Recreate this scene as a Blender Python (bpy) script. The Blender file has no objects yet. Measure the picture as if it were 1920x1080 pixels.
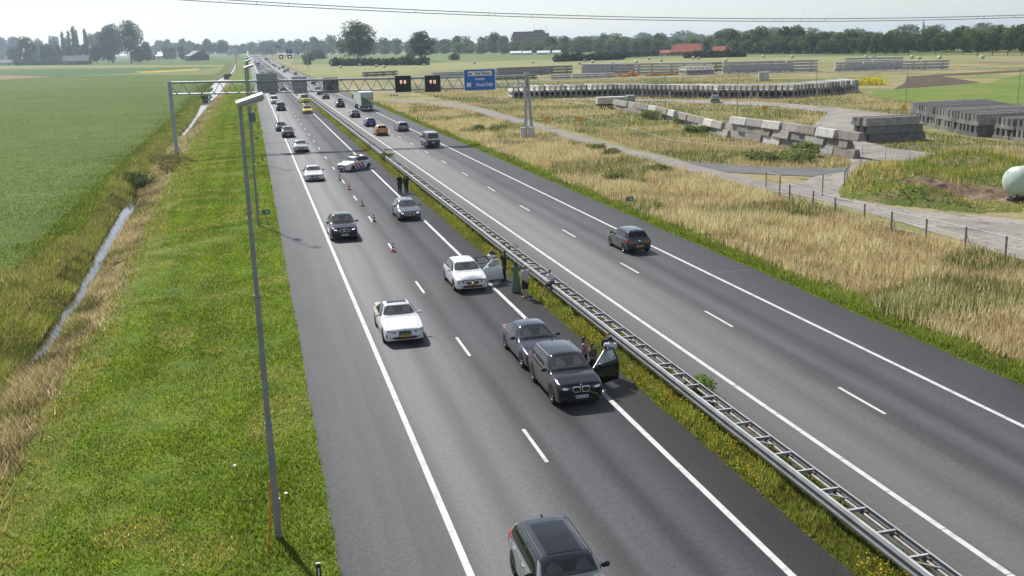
import bpy, bmesh, math, random
import numpy as np
from mathutils import Vector, Matrix
from mathutils.bvhtree import BVHTree
random.seed(7); RNG = np.random.default_rng(11)
R = math.radians
SC = bpy.context.scene
COL = SC.collection

# ---------------------------------------------------------------- camera
F_PX, PITCH, YAW, ROLL, CAM_H = 1883.115, 0.239668, 0.244547, 0.027307, 13.241
cam_d = bpy.data.cameras.new('camera'); cam = bpy.data.objects.new('camera', cam_d); COL.objects.link(cam)
fw = Vector((math.sin(YAW)*math.cos(PITCH), math.cos(YAW)*math.cos(PITCH), -math.sin(PITCH)))
r0 = Vector((math.cos(YAW), -math.sin(YAW), 0)); d0 = fw.cross(r0)
rt = math.cos(ROLL)*r0 + math.sin(ROLL)*d0; dn = -math.sin(ROLL)*r0 + math.cos(ROLL)*d0
m = Matrix((rt, -dn, -fw)).transposed().to_4x4(); m.translation = (0, 0, CAM_H)
cam.matrix_world = m
cam_d.sensor_width = 36; cam_d.lens = F_PX/1920*36; cam_d.clip_start = 0.1; cam_d.clip_end = 30000
SC.camera = cam
# ---------------------------------------------------------------- sky, sun, exposure
SUN_EL, SUN_AZ = 46.0, -17.0          # degrees; azimuth clockwise from +Y
w = bpy.data.worlds.new('World'); SC.world = w; w.use_nodes = True
nt = w.node_tree; sky = nt.nodes.new('ShaderNodeTexSky'); sky.sky_type = 'NISHITA'; sky.sun_disc = False
sky.sun_elevation = R(SUN_EL); sky.sun_rotation = R(SUN_AZ); sky.air_density = 1.0; sky.dust_density = 0.3; sky.ozone_density = 6.0; sky.altitude = 0
nt.nodes['Background'].inputs['Strength'].default_value = 0.096
hs = nt.nodes.new('ShaderNodeHueSaturation'); hs.inputs['Saturation'].default_value = 0.45     # thin high cloud whitens the sky
nt.links.new(sky.outputs[0], hs.inputs['Color']); nt.links.new(hs.outputs[0], nt.nodes['Background'].inputs['Color'])
sd = bpy.data.lights.new('sun', 'SUN'); sd.energy = 5.0; sd.angle = R(2.6); sd.color = (1.0, 0.965, 0.91)
sun = bpy.data.objects.new('sun', sd); COL.objects.link(sun)
sv = Vector((math.sin(R(SUN_AZ))*math.cos(R(SUN_EL)), math.cos(R(SUN_AZ))*math.cos(R(SUN_EL)), math.sin(R(SUN_EL))))
sun.rotation_euler = sv.to_track_quat('Z', 'Y').to_euler(); sun.location = (0, 0, 80)
SC.view_settings.view_transform = 'Standard'; SC.view_settings.look = 'None'; SC.view_settings.gamma = 1; SC.view_settings.exposure = 0.36
SC.view_settings.use_curve_mapping = False
SC.cycles.use_denoising = True; SC.cycles.max_bounces = 6; SC.cycles.diffuse_bounces = 2; SC.cycles.glossy_bounces = 3
SC.cycles.transmission_bounces = 4; SC.cycles.volume_bounces = 0; SC.cycles.transparent_max_bounces = 8; SC.cycles.caustics_reflective = False; SC.cycles.caustics_refractive = False

# ---------------------------------------------------------------- helpers
def link(name, data, parent=None, loc=None, rot=None):
    o = bpy.data.objects.new(name, data); COL.objects.link(o)
    if parent is not None: o.parent = parent
    if loc is not None: o.location = loc
    if rot is not None: o.rotation_euler = rot
    return o
def tag(o, label=None, cat=None, group=None, kind=None):
    if label: o['label'] = label
    if cat: o['category'] = cat
    if group: o['group'] = group
    if kind: o['kind'] = kind
    return o
def empty(name, loc=(0,0,0), rz=0.0, label=None, cat=None, group=None):
    o = link(name, None, None, loc, (0,0,rz)); o.empty_display_size = 0.2
    return tag(o, label, cat, group)
def setm(o, *mats):
    for mm in mats: o.data.materials.append(mm)
    return o
class MB:
    def __init__(s): s.v = []; s.f = []; s.m = []; s.sm = []
    def add(s, vs, fs, mi=0, smooth=False):
        n = len(s.v); s.v += [tuple(q) for q in vs]
        for f in fs: s.f.append(tuple(i+n for i in f)); s.m.append(mi); s.sm.append(smooth)
    def box(s, c, d, mi=0, rz=0.0, rx=0.0, ry=0.0):
        x, y, z = d[0]/2, d[1]/2, d[2]/2
        M = Matrix.Translation(c) @ Matrix.Rotation(rz,4,'Z') @ Matrix.Rotation(ry,4,'Y') @ Matrix.Rotation(rx,4,'X')
        vs = [M @ Vector((a*x, b*y, e*z)) for e in (-1,1) for b in (-1,1) for a in (-1,1)]
        s.add(vs, [(0,2,3,1),(4,5,7,6),(0,1,5,4),(2,6,7,3),(1,3,7,5),(0,4,6,2)], mi)
    def tube(s, p0, p1, r0_, r1_=None, n=8, mi=0, cap=True):
        p0, p1 = Vector(p0), Vector(p1); r1_ = r0_ if r1_ is None else r1_
        d = (p1-p0).normalized(); a = d.orthogonal().normalized(); b = d.cross(a)
        vs = []
        for p, r in ((p0, r0_), (p1, r1_)):
            for k in range(n):
                t = 2*math.pi*k/n; vs.append(p + r*(math.cos(t)*a + math.sin(t)*b))
        fs = [(k, (k+1)%n, n+(k+1)%n, n+k) for k in range(n)]
        s.add(vs, fs, mi, True)
        if cap: s.add(vs, [tuple(range(n-1,-1,-1)), tuple(range(n,2*n))], mi)
    def path(s, pts, r, n=6, mi=0):
        for a, b in zip(pts[:-1], pts[1:]): s.tube(a, b, r, r, n, mi)
    def prism(s, poly, z0, z1, mi=0):
        n = len(poly); vs = [(x,y,z0) for x,y in poly] + [(x,y,z1) for x,y in poly]
        s.add(vs, [tuple(range(n-1,-1,-1)), tuple(range(n,2*n))] + [(k,(k+1)%n,n+(k+1)%n,n+k) for k in range(n)], mi)
    def extr(s, prof, axis, a, b, mi=0, caps=True):
        # profile [(u,z)] extruded along axis 'X' or 'Y' from a to b
        n = len(prof)
        P = (lambda u, z, t: (t,u,z)) if axis == 'X' else (lambda u, z, t: (u,t,z))
        vs = [P(u,z,a) for u,z in prof] + [P(u,z,b) for u,z in prof]
        s.add(vs, [(k,(k+1)%n,n+(k+1)%n,n+k) for k in range(n)], mi)
        if caps: s.add(vs, [tuple(range(n-1,-1,-1)), tuple(range(n,2*n))], mi)
    def lathe(s, prof, c=(0,0,0), n=16, mi=0, axis='Z', smooth=True):
        vs = []
        for r_, z in prof:
            for k in range(n):
                t = 2*math.pi*k/n; a, b = r_*math.cos(t), r_*math.sin(t)
                vs.append((c[0]+a, c[1]+b, c[2]+z) if axis == 'Z' else (c[0]+z, c[1]+a, c[2]+b))
        fs = []
        for i in range(len(prof)-1):
            for k in range(n): fs.append((i*n+k, i*n+(k+1)%n, (i+1)*n+(k+1)%n, (i+1)*n+k))
        s.add(vs, fs, mi, smooth)
    def mesh(s, name='m'):
        me = bpy.data.meshes.new(name); me.from_pydata(s.v, [], s.f)
        me.polygons.foreach_set('material_index', s.m); me.polygons.foreach_set('use_smooth', s.sm)
        me.update(); return me
    def obj(s, name, mats, parent=None, loc=None, rot=None, fix=True):
        me = s.mesh(name)
        if fix:
            b = bmesh.new(); b.from_mesh(me); bmesh.ops.recalc_face_normals(b, faces=b.faces); b.to_mesh(me); b.free()
        for mm in (mats if isinstance(mats, (list, tuple)) else [mats]): me.materials.append(mm)
        return link(name, me, parent, loc, rot)
def np_mesh(name, V, Fc, mats, smooth=False, col=None, mi=None):
    V = np.asarray(V, np.float32); Fc = np.asarray(Fc, np.int32); k = Fc.shape[1]
    me = bpy.data.meshes.new(name); me.vertices.add(len(V)); me.vertices.foreach_set('co', V.ravel())
    me.loops.add(Fc.size); me.loops.foreach_set('vertex_index', Fc.ravel())
    me.polygons.add(len(Fc)); me.polygons.foreach_set('loop_start', np.arange(0, Fc.size, k, dtype=np.int32))
    me.polygons.foreach_set('loop_total', np.full(len(Fc), k, np.int32))
    if smooth: me.polygons.foreach_set('use_smooth', np.ones(len(Fc), bool))
    if mi is not None: me.polygons.foreach_set('material_index', np.asarray(mi, np.int32))
    me.update(calc_edges=True)
    if col is not None:
        ca = me.color_attributes.new('Col', 'FLOAT_COLOR', 'POINT')
        c4 = np.ones((len(V), 4), np.float32); c4[:, :3] = col; ca.data.foreach_set('color', c4.ravel())
    for mm in mats: me.materials.append(mm)
    return me
def copy_tree(o, parent=None, loc=None, rz=None):
    c = o.copy(); COL.objects.link(c); c.parent = parent
    if loc is not None: c.location = loc
    if rz is not None: c.rotation_euler = (0, 0, rz)
    for ch in list(o.children): copy_tree(ch, c)
    return c
# ---------------------------------------------------------------- materials
MATS = {}
def srgb(r, g, b):
    f = lambda c: (c/255/12.92) if c/255 <= .04045 else ((c/255+.055)/1.055)**2.4
    return (f(r), f(g), f(b))
def mat(name, col, rough=0.6, metal=0.0, col2=None, scale=1.0, detail=4, bump=0.0, bscale=None, coat=0.0, spec=0.5, emit=None, stretch=None, contrast=(0.35, 0.65), alpha=None, trans=0.0):
    if name in MATS: return MATS[name]
    mt = bpy.data.materials.new(name); mt.use_nodes = True; MATS[name] = mt
    n, l = mt.node_tree.nodes, mt.node_tree.links; p = n['Principled BSDF']
    p.inputs['Base Color'].default_value = (*col, 1); p.inputs['Roughness'].default_value = rough; p.inputs['Metallic'].default_value = metal
    p.inputs['Coat Weight'].default_value = coat; p.inputs['Coat Roughness'].default_value = 0.04; p.inputs['Specular IOR Level'].default_value = spec
    if emit: p.inputs['Emission Color'].default_value = (*emit[0], 1); p.inputs['Emission Strength'].default_value = emit[1]
    if trans: p.inputs['Transmission Weight'].default_value = trans
    if alpha is not None: p.inputs['Alpha'].default_value = alpha
    if col2 is not None or bump:
        g = n.new('ShaderNodeNewGeometry'); src = g.outputs['Position']
        if stretch:
            mp = n.new('ShaderNodeMapping'); mp.inputs['Scale'].default_value = stretch; l.new(src, mp.inputs[0]); src = mp.outputs[0]
    if col2 is not None:
        t = n.new('ShaderNodeTexNoise'); t.inputs['Scale'].default_value = scale; t.inputs['Detail'].default_value = detail; t.inputs['Roughness'].default_value = 0.6
        l.new(src, t.inputs['Vector'])
        mr = n.new('ShaderNodeMapRange'); mr.inputs[1].default_value = contrast[0]; mr.inputs[2].default_value = contrast[1]; l.new(t.outputs[0], mr.inputs[0])
        mx = n.new('ShaderNodeMix'); mx.data_type = 'RGBA'; mx.inputs[6].default_value = (*col, 1); mx.inputs[7].default_value = (*col2, 1)
        l.new(mr.outputs[0], mx.inputs[0]); l.new(mx.outputs[2], p.inputs['Base Color'])
    if bump:
        t2 = n.new('ShaderNodeTexNoise'); t2.inputs['Scale'].default_value = bscale or scale; t2.inputs['Detail'].default_value = 5; l.new(src, t2.inputs['Vector'])
        b = n.new('ShaderNodeBump'); b.inputs['Strength'].default_value = 1.0; b.inputs['Distance'].default_value = bump; l.new(t2.outputs[0], b.inputs['Height']); l.new(b.outputs[0], p.inputs['Normal'])
    return mt
def multi_mat(name, cols, scales, rough=0.9, bump=0.0, bscale=3.0, fine=None, stretch=None):
    """several colours mixed in turn by noises of different size: cols[0] then (col, scale, lo, hi)"""
    mt = bpy.data.materials.new(name); mt.use_nodes = True
    n, l = mt.node_tree.nodes, mt.node_tree.links; p = n['Principled BSDF']; p.inputs['Roughness'].default_value = rough; p.inputs['Specular IOR Level'].default_value = 0.08
    g = n.new('ShaderNodeNewGeometry'); src = g.outputs['Position']
    if stretch:
        mp = n.new('ShaderNodeMapping'); mp.inputs['Scale'].default_value = stretch; l.new(src, mp.inputs[0]); src = mp.outputs[0]
    rgb = n.new('ShaderNodeRGB'); rgb.outputs[0].default_value = (*cols, 1); cur = rgb.outputs[0]
    for i, (c, s, lo, hi) in enumerate(scales):
        t = n.new('ShaderNodeTexNoise'); t.noise_dimensions = '3D'; t.inputs['Scale'].default_value = s; t.inputs['Detail'].default_value = 5; t.inputs['Roughness'].default_value = 0.62
        ad = n.new('ShaderNodeVectorMath'); ad.inputs[1].default_value = (17.3*i, 5.1*i, 3.3*i); l.new(src, ad.inputs[0]); l.new(ad.outputs[0], t.inputs['Vector'])
        mr = n.new('ShaderNodeMapRange'); mr.inputs[1].default_value = lo; mr.inputs[2].default_value = hi; l.new(t.outputs[0], mr.inputs[0])
        mx = n.new('ShaderNodeMix'); mx.data_type = 'RGBA'; mx.inputs[7].default_value = (*c, 1); l.new(cur, mx.inputs[6]); l.new(mr.outputs[0], mx.inputs[0]); cur = mx.outputs[2]
    l.new(cur, p.inputs['Base Color'])
    if bump:
        t2 = n.new('ShaderNodeTexNoise'); t2.inputs['Scale'].default_value = bscale; t2.inputs['Detail'].default_value = 6; l.new(src, t2.inputs['Vector'])
        b = n.new('ShaderNodeBump'); b.inputs['Strength'].default_value = 1.0; b.inputs['Distance'].default_value = bump; l.new(t2.outputs[0], b.inputs['Height']); l.new(b.outputs[0], p.inputs['Normal'])
    return mt
def leaf_mat(name, transl=0.35, rough=0.7, tint=(1.1, 1.15, 0.6), up=0.0):
    mt = bpy.data.materials.new(name); mt.use_nodes = True
    n, l = mt.node_tree.nodes, mt.node_tree.links; p = n['Principled BSDF']; p.inputs['Roughness'].default_value = rough; p.inputs['Specular IOR Level'].default_value = 0.04
    a = n.new('ShaderNodeAttribute'); a.attribute_name = 'Col'; l.new(a.outputs['Color'], p.inputs['Base Color'])
    tr = n.new('ShaderNodeBsdfTranslucent'); mu = n.new('ShaderNodeMix'); mu.data_type = 'RGBA'; mu.blend_type = 'MULTIPLY'; mu.inputs[0].default_value = 1.0
    mu.inputs[7].default_value = (*tint, 1); l.new(a.outputs['Color'], mu.inputs[6]); l.new(mu.outputs[2], tr.inputs['Color'])
    if up:        # blades of a sward share the sward's own facing
        g = n.new('ShaderNodeNewGeometry'); sc_ = n.new('ShaderNodeVectorMath'); sc_.operation = 'SCALE'; sc_.inputs['Scale'].default_value = 1-up; l.new(g.outputs['Normal'], sc_.inputs[0])
        ad = n.new('ShaderNodeVectorMath'); ad.inputs[1].default_value = (0,0,up); l.new(sc_.outputs[0], ad.inputs[0]); nr = n.new('ShaderNodeVectorMath'); nr.operation = 'NORMALIZE'; l.new(ad.outputs[0], nr.inputs[0]); l.new(nr.outputs[0], p.inputs['Normal']); 
    mx = n.new('ShaderNodeMixShader'); mx.inputs[0].default_value = transl; l.new(p.outputs[0], mx.inputs[1]); l.new(tr.outputs[0], mx.inputs[2])
    l.new(mx.outputs[0], n['Material Output'].inputs['Surface'])
    return mt
GALV = mat('galvanised_steel', (0.42,0.44,0.46), 0.45, 0.6, (0.30,0.32,0.34), 3.0)
GALV2 = mat('galvanised_pole', (0.29,0.31,0.33), 0.55, 0.2, (0.22,0.24,0.26), 1.5)
STEEL = mat('painted_steel', (0.36,0.43,0.50), 0.45, 0.2, (0.30,0.37,0.44), 1.0)
BLACK = mat('black_plastic', (0.012,0.012,0.013), 0.45)
WHITEP = mat('white_paint', (0.78,0.78,0.77), 0.5)
RUBBER = mat('tyre_rubber', (0.018,0.018,0.019), 0.85)
ALLOY = mat('alloy_rim', (0.45,0.46,0.48), 0.3, 0.9)
DKALLOY = mat('dark_rim', (0.06,0.06,0.065), 0.35, 0.7)
# ================================================================ ground
def xd(Y): return np.interp(Y, [0,45,66,82,107,190,250,390,540,690,840,1600,3000], [-11.4,-11.5,-11.5,-12.1,-12.6,-12.55,-12.5,-13.4,-13.4,-11.8,-11.4,-17,-30])
def hwat(Y): return np.interp(Y, [0,44,50,56,70,82,104,110,114,174,182,250,300,390,540,600,690,3000], [.04,.04,.14,.24,.26,.40,.48,.3,.04,.04,.38,.55,1.2,2.4,2.6,1.6,.6,.9])
def gcols(y):
    c, h = float(xd(y)), float(hwat(y))
    return [(-6000,-.55),(-1500,-.55),(-400,-.55),(-120,-.55),(-50,-.55),(-28,-.55),(c-h-5,-.55),(c-h-2.6,-.6),(c-h-1.5,-.75),(c-h-.8,-1.05),(c-h,-1.5),(c-h*.4,-1.85),(c+h*.4,-1.85),
            (c+h,-1.5),(c+h+.7,-1.12),(c+h+1.5,-.85),(c+h+2.6,-.5),(c+h+3.8,-.36),(-4.5,-.25),(-1.5,-.12),(1.15,-.03),(1.5,-.07),(13.4,-.07),(13.62,-.02),(14.9,.03),(15.62,-.02),(15.8,-.07),(27.3,-.07),
            (27.7,-.02),(29,-.08),(32,-.12),(38,-.15),(44,-.15),(60,-.15),(100,-.15),(200,-.15),(500,-.15),(1500,-.15),(6000,-.15)]
def gz(x, y):
    c = gcols(y); return float(np.interp(x, [a for a,_ in c], [b for _,b in c]))
rows = list(np.arange(-60,140,2.5)) + list(np.arange(140,320,6)) + list(np.arange(320,900,30)) + [900,1000,1200,1500,2000,2600,3500,4500,6000]
V = []; 
for y in rows:
    for i,(x,z) in enumerate(gcols(y)):
        nz = 0.0
        if (6 <= i <= 8 or 17 <= i <= 19) and y < 300: q_ = .05 if i > 16 or i < 8 else .015; nz = random.uniform(-q_,q_); x += random.uniform(-2*q_,2*q_)
        V.append((x, y, z+nz))
nc = len(gcols(0)); Fs = []; Mi = []
for r in range(len(rows)-1):
    for k in range(nc-1):
        Fs.append((r*nc+k, r*nc+k+1, (r+1)*nc+k+1, (r+1)*nc+k))
        Mi.append(0 if k < 7 else 1 if k < 9 else 2 if k < 14 else 1 if k < 16 else 3 if k < 21 else 4 if k < 27 else 3 if k < 29 else 5)
g_field = multi_mat('field_crop', (0.085,0.130,0.020), [((0.115,0.158,0.026),0.035,.40,.62),((0.058,0.096,0.016),0.22,.45,.75),((0.050,0.086,0.013),1.3,.46,.66),((0.090,0.126,0.022),4.0,.52,.72)], bump=0.16, bscale=3.0, stretch=(.55,1.0,1.0))
g_bank = multi_mat('bank_grass', (0.18,0.145,0.070), [((0.085,0.105,0.030),0.5,.45,.6),((0.26,0.21,0.12),1.7,.5,.7),((0.07,0.055,0.03),3.0,.58,.72)], bump=0.12, bscale=3)
g_mud = multi_mat('ditch_mud', (0.12,0.085,0.05), [((0.15,0.13,0.05),1.2,.45,.65),((0.10,0.125,0.035),0.6,.45,.6)], bump=0.06, bscale=4)
g_verge = multi_mat('verge_turf', (0.115,0.165,0.024), [((0.145,0.195,0.030),0.18,.40,.62),((0.066,0.105,0.020),0.9,.48,.68),((0.17,0.165,0.06),0.5,.62,.78),((0.055,0.085,0.015),5.0,.5,.75)], bump=0.06, bscale=7)
g_median = multi_mat('median_soil', (0.085,0.085,0.030), [((0.12,0.10,0.05),1.5,.45,.65),((0.06,0.08,0.02),0.8,.5,.7)], bump=0.05, bscale=8)
g_rough = multi_mat('rough_grassland', (0.29,0.245,0.125), [((0.15,0.175,0.055),0.045,.44,.56),((0.27,0.225,0.125),0.12,.52,.68),((0.075,0.095,0.03),0.5,.56,.72),((0.24,0.20,0.11),2.0,.5,.75)], bump=0.15, bscale=1.6)
me = np_mesh('ground', V, Fs, [g_field,g_bank,g_mud,g_verge,g_median,g_rough], smooth=True, mi=Mi)
tag(link('ground', me), kind='structure')
# water in the ditch
mw = bpy.data.materials.new('ditch_water'); mw.use_nodes = True; p = mw.node_tree.nodes['Principled BSDF']
p.inputs['Base Color'].default_value = (0.05,0.045,0.035,1); p.inputs['Roughness'].default_value = 0.06; p.inputs['Specular IOR Level'].default_value = 0.9
tn = mw.node_tree.nodes.new('ShaderNodeTexNoise'); tn.inputs['Scale'].default_value = 6; bm_ = mw.node_tree.nodes.new('ShaderNodeBump'); bm_.inputs['Distance'].default_value = 0.008
mw.node_tree.links.new(tn.outputs[0], bm_.inputs['Height']); mw.node_tree.links.new(bm_.outputs[0], p.inputs['Normal'])
V = []; Fs = []
ys = [y for y in rows if y < 3000]
for y in ys:
    c, h = float(xd(y)), float(hwat(y)); V += [(c-h-.25,y,-1.45),(c+h+.25,y,-1.45)]
for i in range(len(ys)-1): Fs.append((2*i,2*i+1,2*i+3,2*i+2))
tag(link('ditch_water', np_mesh('water', V, Fs, [mw])), kind='structure')

# ================================================================ motorway
XA, XB, XC, XDD, XE, XF = 4.414, 8.288, 12.186, 17.337, 20.976, 24.672
def asphalt(name, stops, base_noise=1.0):
    mt = bpy.data.materials.new(name); mt.use_nodes = True
    n, l = mt.node_tree.nodes, mt.node_tree.links; p = n['Principled BSDF']; p.inputs['Roughness'].default_value = 0.66; p.inputs['Specular IOR Level'].default_value = 0.30
    g = n.new('ShaderNodeNewGeometry'); sp = n.new('ShaderNodeSeparateXYZ'); l.new(g.outputs['Position'], sp.inputs[0])
    # slow wander so the worn tracks are not ruler straight
    mp = n.new('ShaderNodeMapping'); mp.inputs['Scale'].default_value = (1,0.05,1); l.new(g.outputs['Position'], mp.inputs[0])
    tw = n.new('ShaderNodeTexNoise'); tw.inputs['Scale'].default_value = 0.9; tw.inputs['Detail'].default_value = 3; l.new(mp.outputs[0], tw.inputs['Vector'])
    ma = n.new('ShaderNodeMath'); ma.operation = 'MULTIPLY_ADD'; l.new(tw.outputs[0], ma.inputs[0]); ma.inputs[1].default_value = 0.7; l.new(sp.outputs[0], ma.inputs[2])
    mr = n.new('ShaderNodeMapRange'); mr.inputs[1].default_value = 0.35; mr.inputs[2].default_value = 30.35; l.new(ma.outputs[0], mr.inputs[0])
    cr = n.new('ShaderNodeValToRGB'); l.new(mr.outputs[0], cr.inputs[0]); cr.color_ramp.interpolation = 'EASE'
    e = cr.color_ramp.elements
    while len(e) > 1: e.remove(e[-1])
    for i,(x,v) in enumerate(stops):
        q = e[0] if i == 0 else e.new(x/30.0)
        v *= 0.98; q.position = x/30.0; q.color = (v*.985, v*0.99, v*1.03, 1)
    t1 = n.new('ShaderNodeTexNoise'); t1.inputs['Scale'].default_value = 20; t1.inputs['Detail'].default_value = 6; t1.inputs['Roughness'].default_value = 0.75; l.new(g.outputs['Position'], t1.inputs['Vector'])
    t2 = n.new('ShaderNodeTexNoise'); t2.inputs['Scale'].default_value = 0.5; t2.inputs['Detail'].default_value = 6; t2.inputs['Roughness'].default_value = 0.65; l.new(mp.outputs[0], t2.inputs['Vector'])
    a1 = n.new('ShaderNodeMapRange'); a1.inputs[1].default_value = .3; a1.inputs[2].default_value = .7; a1.inputs[3].default_value = 0.40; a1.inputs[4].default_value = 1.60; l.new(t1.outputs[0], a1.inputs[0])
    a2 = n.new('ShaderNodeMapRange'); a2.inputs[1].default_value = .3; a2.inputs[2].default_value = .7; a2.inputs[3].default_value = 0.80; a2.inputs[4].default_value = 1.20; l.new(t2.outputs[0], a2.inputs[0])
    t3 = n.new('ShaderNodeTexNoise'); t3.inputs['Scale'].default_value = 5.5; t3.inputs['Detail'].default_value = 4; t3.inputs['Roughness'].default_value = 0.8; l.new(g.outputs['Position'], t3.inputs['Vector'])
    a3 = n.new('ShaderNodeMapRange'); a3.inputs[1].default_value = .3; a3.inputs[2].default_value = .7; a3.inputs[3].default_value = 0.78; a3.inputs[4].default_value = 1.22; l.new(t3.outputs[0], a3.inputs[0])
    m0 = n.new('ShaderNodeMath'); m0.operation = 'MULTIPLY'; l.new(a1.outputs[0], m0.inputs[0]); l.new(a3.outputs[0], m0.inputs[1])
    mm = n.new('ShaderNodeMath'); mm.operation = 'MULTIPLY'; l.new(m0.outputs[0], mm.inputs[0]); l.new(a2.outputs[0], mm.inputs[1])
    mx = n.new('ShaderNodeVectorMath'); mx.operation = 'SCALE'; l.new(cr.outputs[0], mx.inputs[0]); l.new(mm.outputs[0], mx.inputs['Scale']); l.new(mx.outputs[0], p.inputs['Base Color'])
    b = n.new('ShaderNodeBump'); b.inputs['Distance'].default_value = 0.006; l.new(t1.outputs[0], b.inputs['Height']); l.new(b.outputs[0], p.inputs['Normal'])
    return mt
asp = asphalt('motorway_asphalt', [(0,.084),(3.1,.086),(3.35,.066),(4.2,.064),(4.5,.060),(4.95,.098),(5.5,.094),(6.25,.050),(6.95,.098),(7.5,.092),(8.3,.048),(8.95,.090),(9.6,.086),(10.25,.046),(10.95,.088),(11.5,.080),(12.25,.054),(13.0,.050),(14.6,.060),(17.0,.062),(17.4,.066),(18.2,.080),(19.25,.056),(19.95,.080),(21.15,.044),(21.9,.082),(22.75,.052),(23.55,.082),(24.2,.074),(24.8,.066),(27.6,.076)])
def strip(name, x0, x1, y0, y1, z0, z1, mt, parent=None):
    b = MB(); b.box(((x0+x1)/2,(y0+y1)/2,(z0+z1)/2),(x1-x0,y1-y0,z1-z0)); return b.obj(name, mt, parent)
def carriageway(name, x0, x1):
    ys_ = list(np.arange(-60,200,1.5)) + list(np.arange(200,3000,40)); V=[]; Fs=[]
    for i,y in enumerate(ys_):
        j0, j1 = (random.uniform(-.05,.05), random.uniform(-.05,.05)) if y < 200 else (0,0)
        V += [(x0+j0,y,-.06),(x0+j0,y,0.0),(x1+j1,y,0.0),(x1+j1,y,-.06)]
    for i in range(len(ys_)-1):
        for k in range(3): Fs.append((4*i+k,4*i+k+1,4*i+k+5,4*i+k+4))
    o = link(name, np_mesh(name, V, Fs, [asp])); b = bmesh.new(); b.from_mesh(o.data); bmesh.ops.recalc_face_normals(b, faces=b.faces); b.to_mesh(o.data); b.free()
    return tag(o, kind='structure')
road_l = carriageway('motorway_carriageway', 1.2, 13.7); road_r = carriageway('motorway_carriageway', 15.6, 27.6)
LINE = mat('line_paint', (0.52,0.52,0.515), 0.65, 0, (0.32,0.32,0.318), 2.2, 9, contrast=(.48,.72))
ZL = 0.004
def lbox(w_, l_):
    b = MB(); b.box((0,l_/2,ZL/2+.0005),(w_,l_,ZL)); return b.mesh('line')
def place(name, me, x, y, parent):
    if not me.materials: me.materials.append(LINE)
    return link(name, me, parent, (x,y,0))
place('edge_line', lbox(.20,1500), XA, -60, road_l); place('edge_line', lbox(.20,1500), XC, -60, road_l)
seg = lbox(.19,2.47); far = lbox(.19,1350)
for X in (XDD, XF):
    for k in range(42): place('line_segment', seg, X, -6+2.5*k, road_r)
    place('edge_line', far, X, -6+2.5*42, road_r)
dash = lbox(.13,3.0)
for k in range(-3,56):
    place('lane_dash', dash, XB, 29.14+12*k, road_l); place('lane_dash', dash, XE, 29.50+12*k, road_r)

JNT = mat('road_joint',(0.16,0.16,0.165),.8); TAR = mat('tar_seal',(0.018,0.018,0.019),.6)
for x0, x1, y_, m_, w_, rd in ((1.35,3.25,77.2,JNT,.07,road_l),(1.35,1.95,68.4,TAR,.06,road_l),(1.4,4.2,131.6,JNT,.10,road_l),(1.35,3.2,44.5,TAR,.035,road_l),(1.5,2.4,98.3,TAR,.06,road_l),(18.0,20.4,71.0,TAR,.03,road_r),(25.2,27.4,52.0,JNT,.05,road_r),(25.0,27.3,96.0,TAR,.05,road_r)):
    n_ = 7; V=[]; F=[]
    for k in range(n_+1):
        x = x0+(x1-x0)*k/n_; yy = y_+random.uniform(-.06,.06); V += [(x,yy-w_/2,.0025),(x,yy+w_/2,.0025)]
    for k in range(n_): F.append((2*k,2*k+2,2*k+3,2*k+1))
    link('surface_joint', np_mesh('joint',V,F,[m_]), rd)
for x0, y0_, y1_, rd in ((3.28,20,110,road_l),(8.05,30,75,road_l),(20.7,25,60,road_r)):
    V=[]; F=[]; n_ = int((y1_-y0_)/2.5)
    for k in range(n_+1):
        yy = y0_+2.5*k; x = x0+random.uniform(-.015,.015); V += [(x-.012,yy,.0022),(x+.012,yy,.0022)]
    for k in range(n_): F.append((2*k,2*k+1,2*k+3,2*k+2))
    link('paving_joint', np_mesh('joint',V,F,[TAR]), rd)
# ================================================================ text helper
def text_mesh(body, size, ext=0.003, align='CENTER', sx=1.0):
    c = bpy.data.curves.new('t', 'FONT'); c.body = body; c.size = size; c.extrude = ext; c.offset = size*.022; c.align_x = align; c.resolution_u = 3
    o = bpy.data.objects.new('t', c); me = bpy.data.meshes.new_from_object(o); bpy.data.objects.remove(o)
    me.transform(Matrix.Diagonal((sx,1,1,1))); return me
def text_obj(name, body, size, mt, parent, loc, rot=(R(90),0,0), **k):
    me = text_mesh(body, size, **k); me.materials.clear(); me.materials.append(mt); return link(name, me, parent, loc, rot)
# ================================================================ sign gantry over both carriageways
def gY(X): return 140.92 - 0.085*X
def gT(X): return 9.40 - (X+10.3)*0.0126
def gB(X): return 7.78 - (X+10.3)*0.0120
GA = math.atan(-0.085)
gan = empty('sign_gantry', (0,0,0), 0, 'grey lattice sign gantry spanning both carriageways, nearest to the viewer', 'gantry')
b = MB(); b.box((-10.3,gY(-10.3),4.2),(.46,.42,10.5)); b.box((-10.3,gY(-10.3),-.72),(1.0,1.0,.4)); b.box((-10.3,gY(-10.3),9.45),(.5,.46,.05)); b.obj('post', STEEL, gan)
b = MB()
for dx in (-.42,.62): b.tube((37.35+dx, gY(37.3)+.1*dx, -.2), (37.32+dx*.22, gY(37.3), 8.9), .24, .17, 10)
b.box((37.4,gY(37.3),.1),(1.9,1.0,.5)); b.box((37.32,gY(37.3),8.95),(.7,.5,.5)); b.box((37.38,gY(37.3),4.4),(.75,.10,.12)); b.obj('post', GALV, gan)
for dx, dy in ((-.95,-.5),(.25,-.7)):
    b = MB(); b.box((37.4+dx,gY(37)+dy,.75),(.75,.5,1.6)); b.box((37.4+dx,gY(37)+dy,1.58),(.83,.58,.06)); b.obj('control_cabinet', mat('cabinet_grey',(0.50,0.51,0.50),.5), gan)
xs = np.linspace(-10.3, 37.3, 61)
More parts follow.
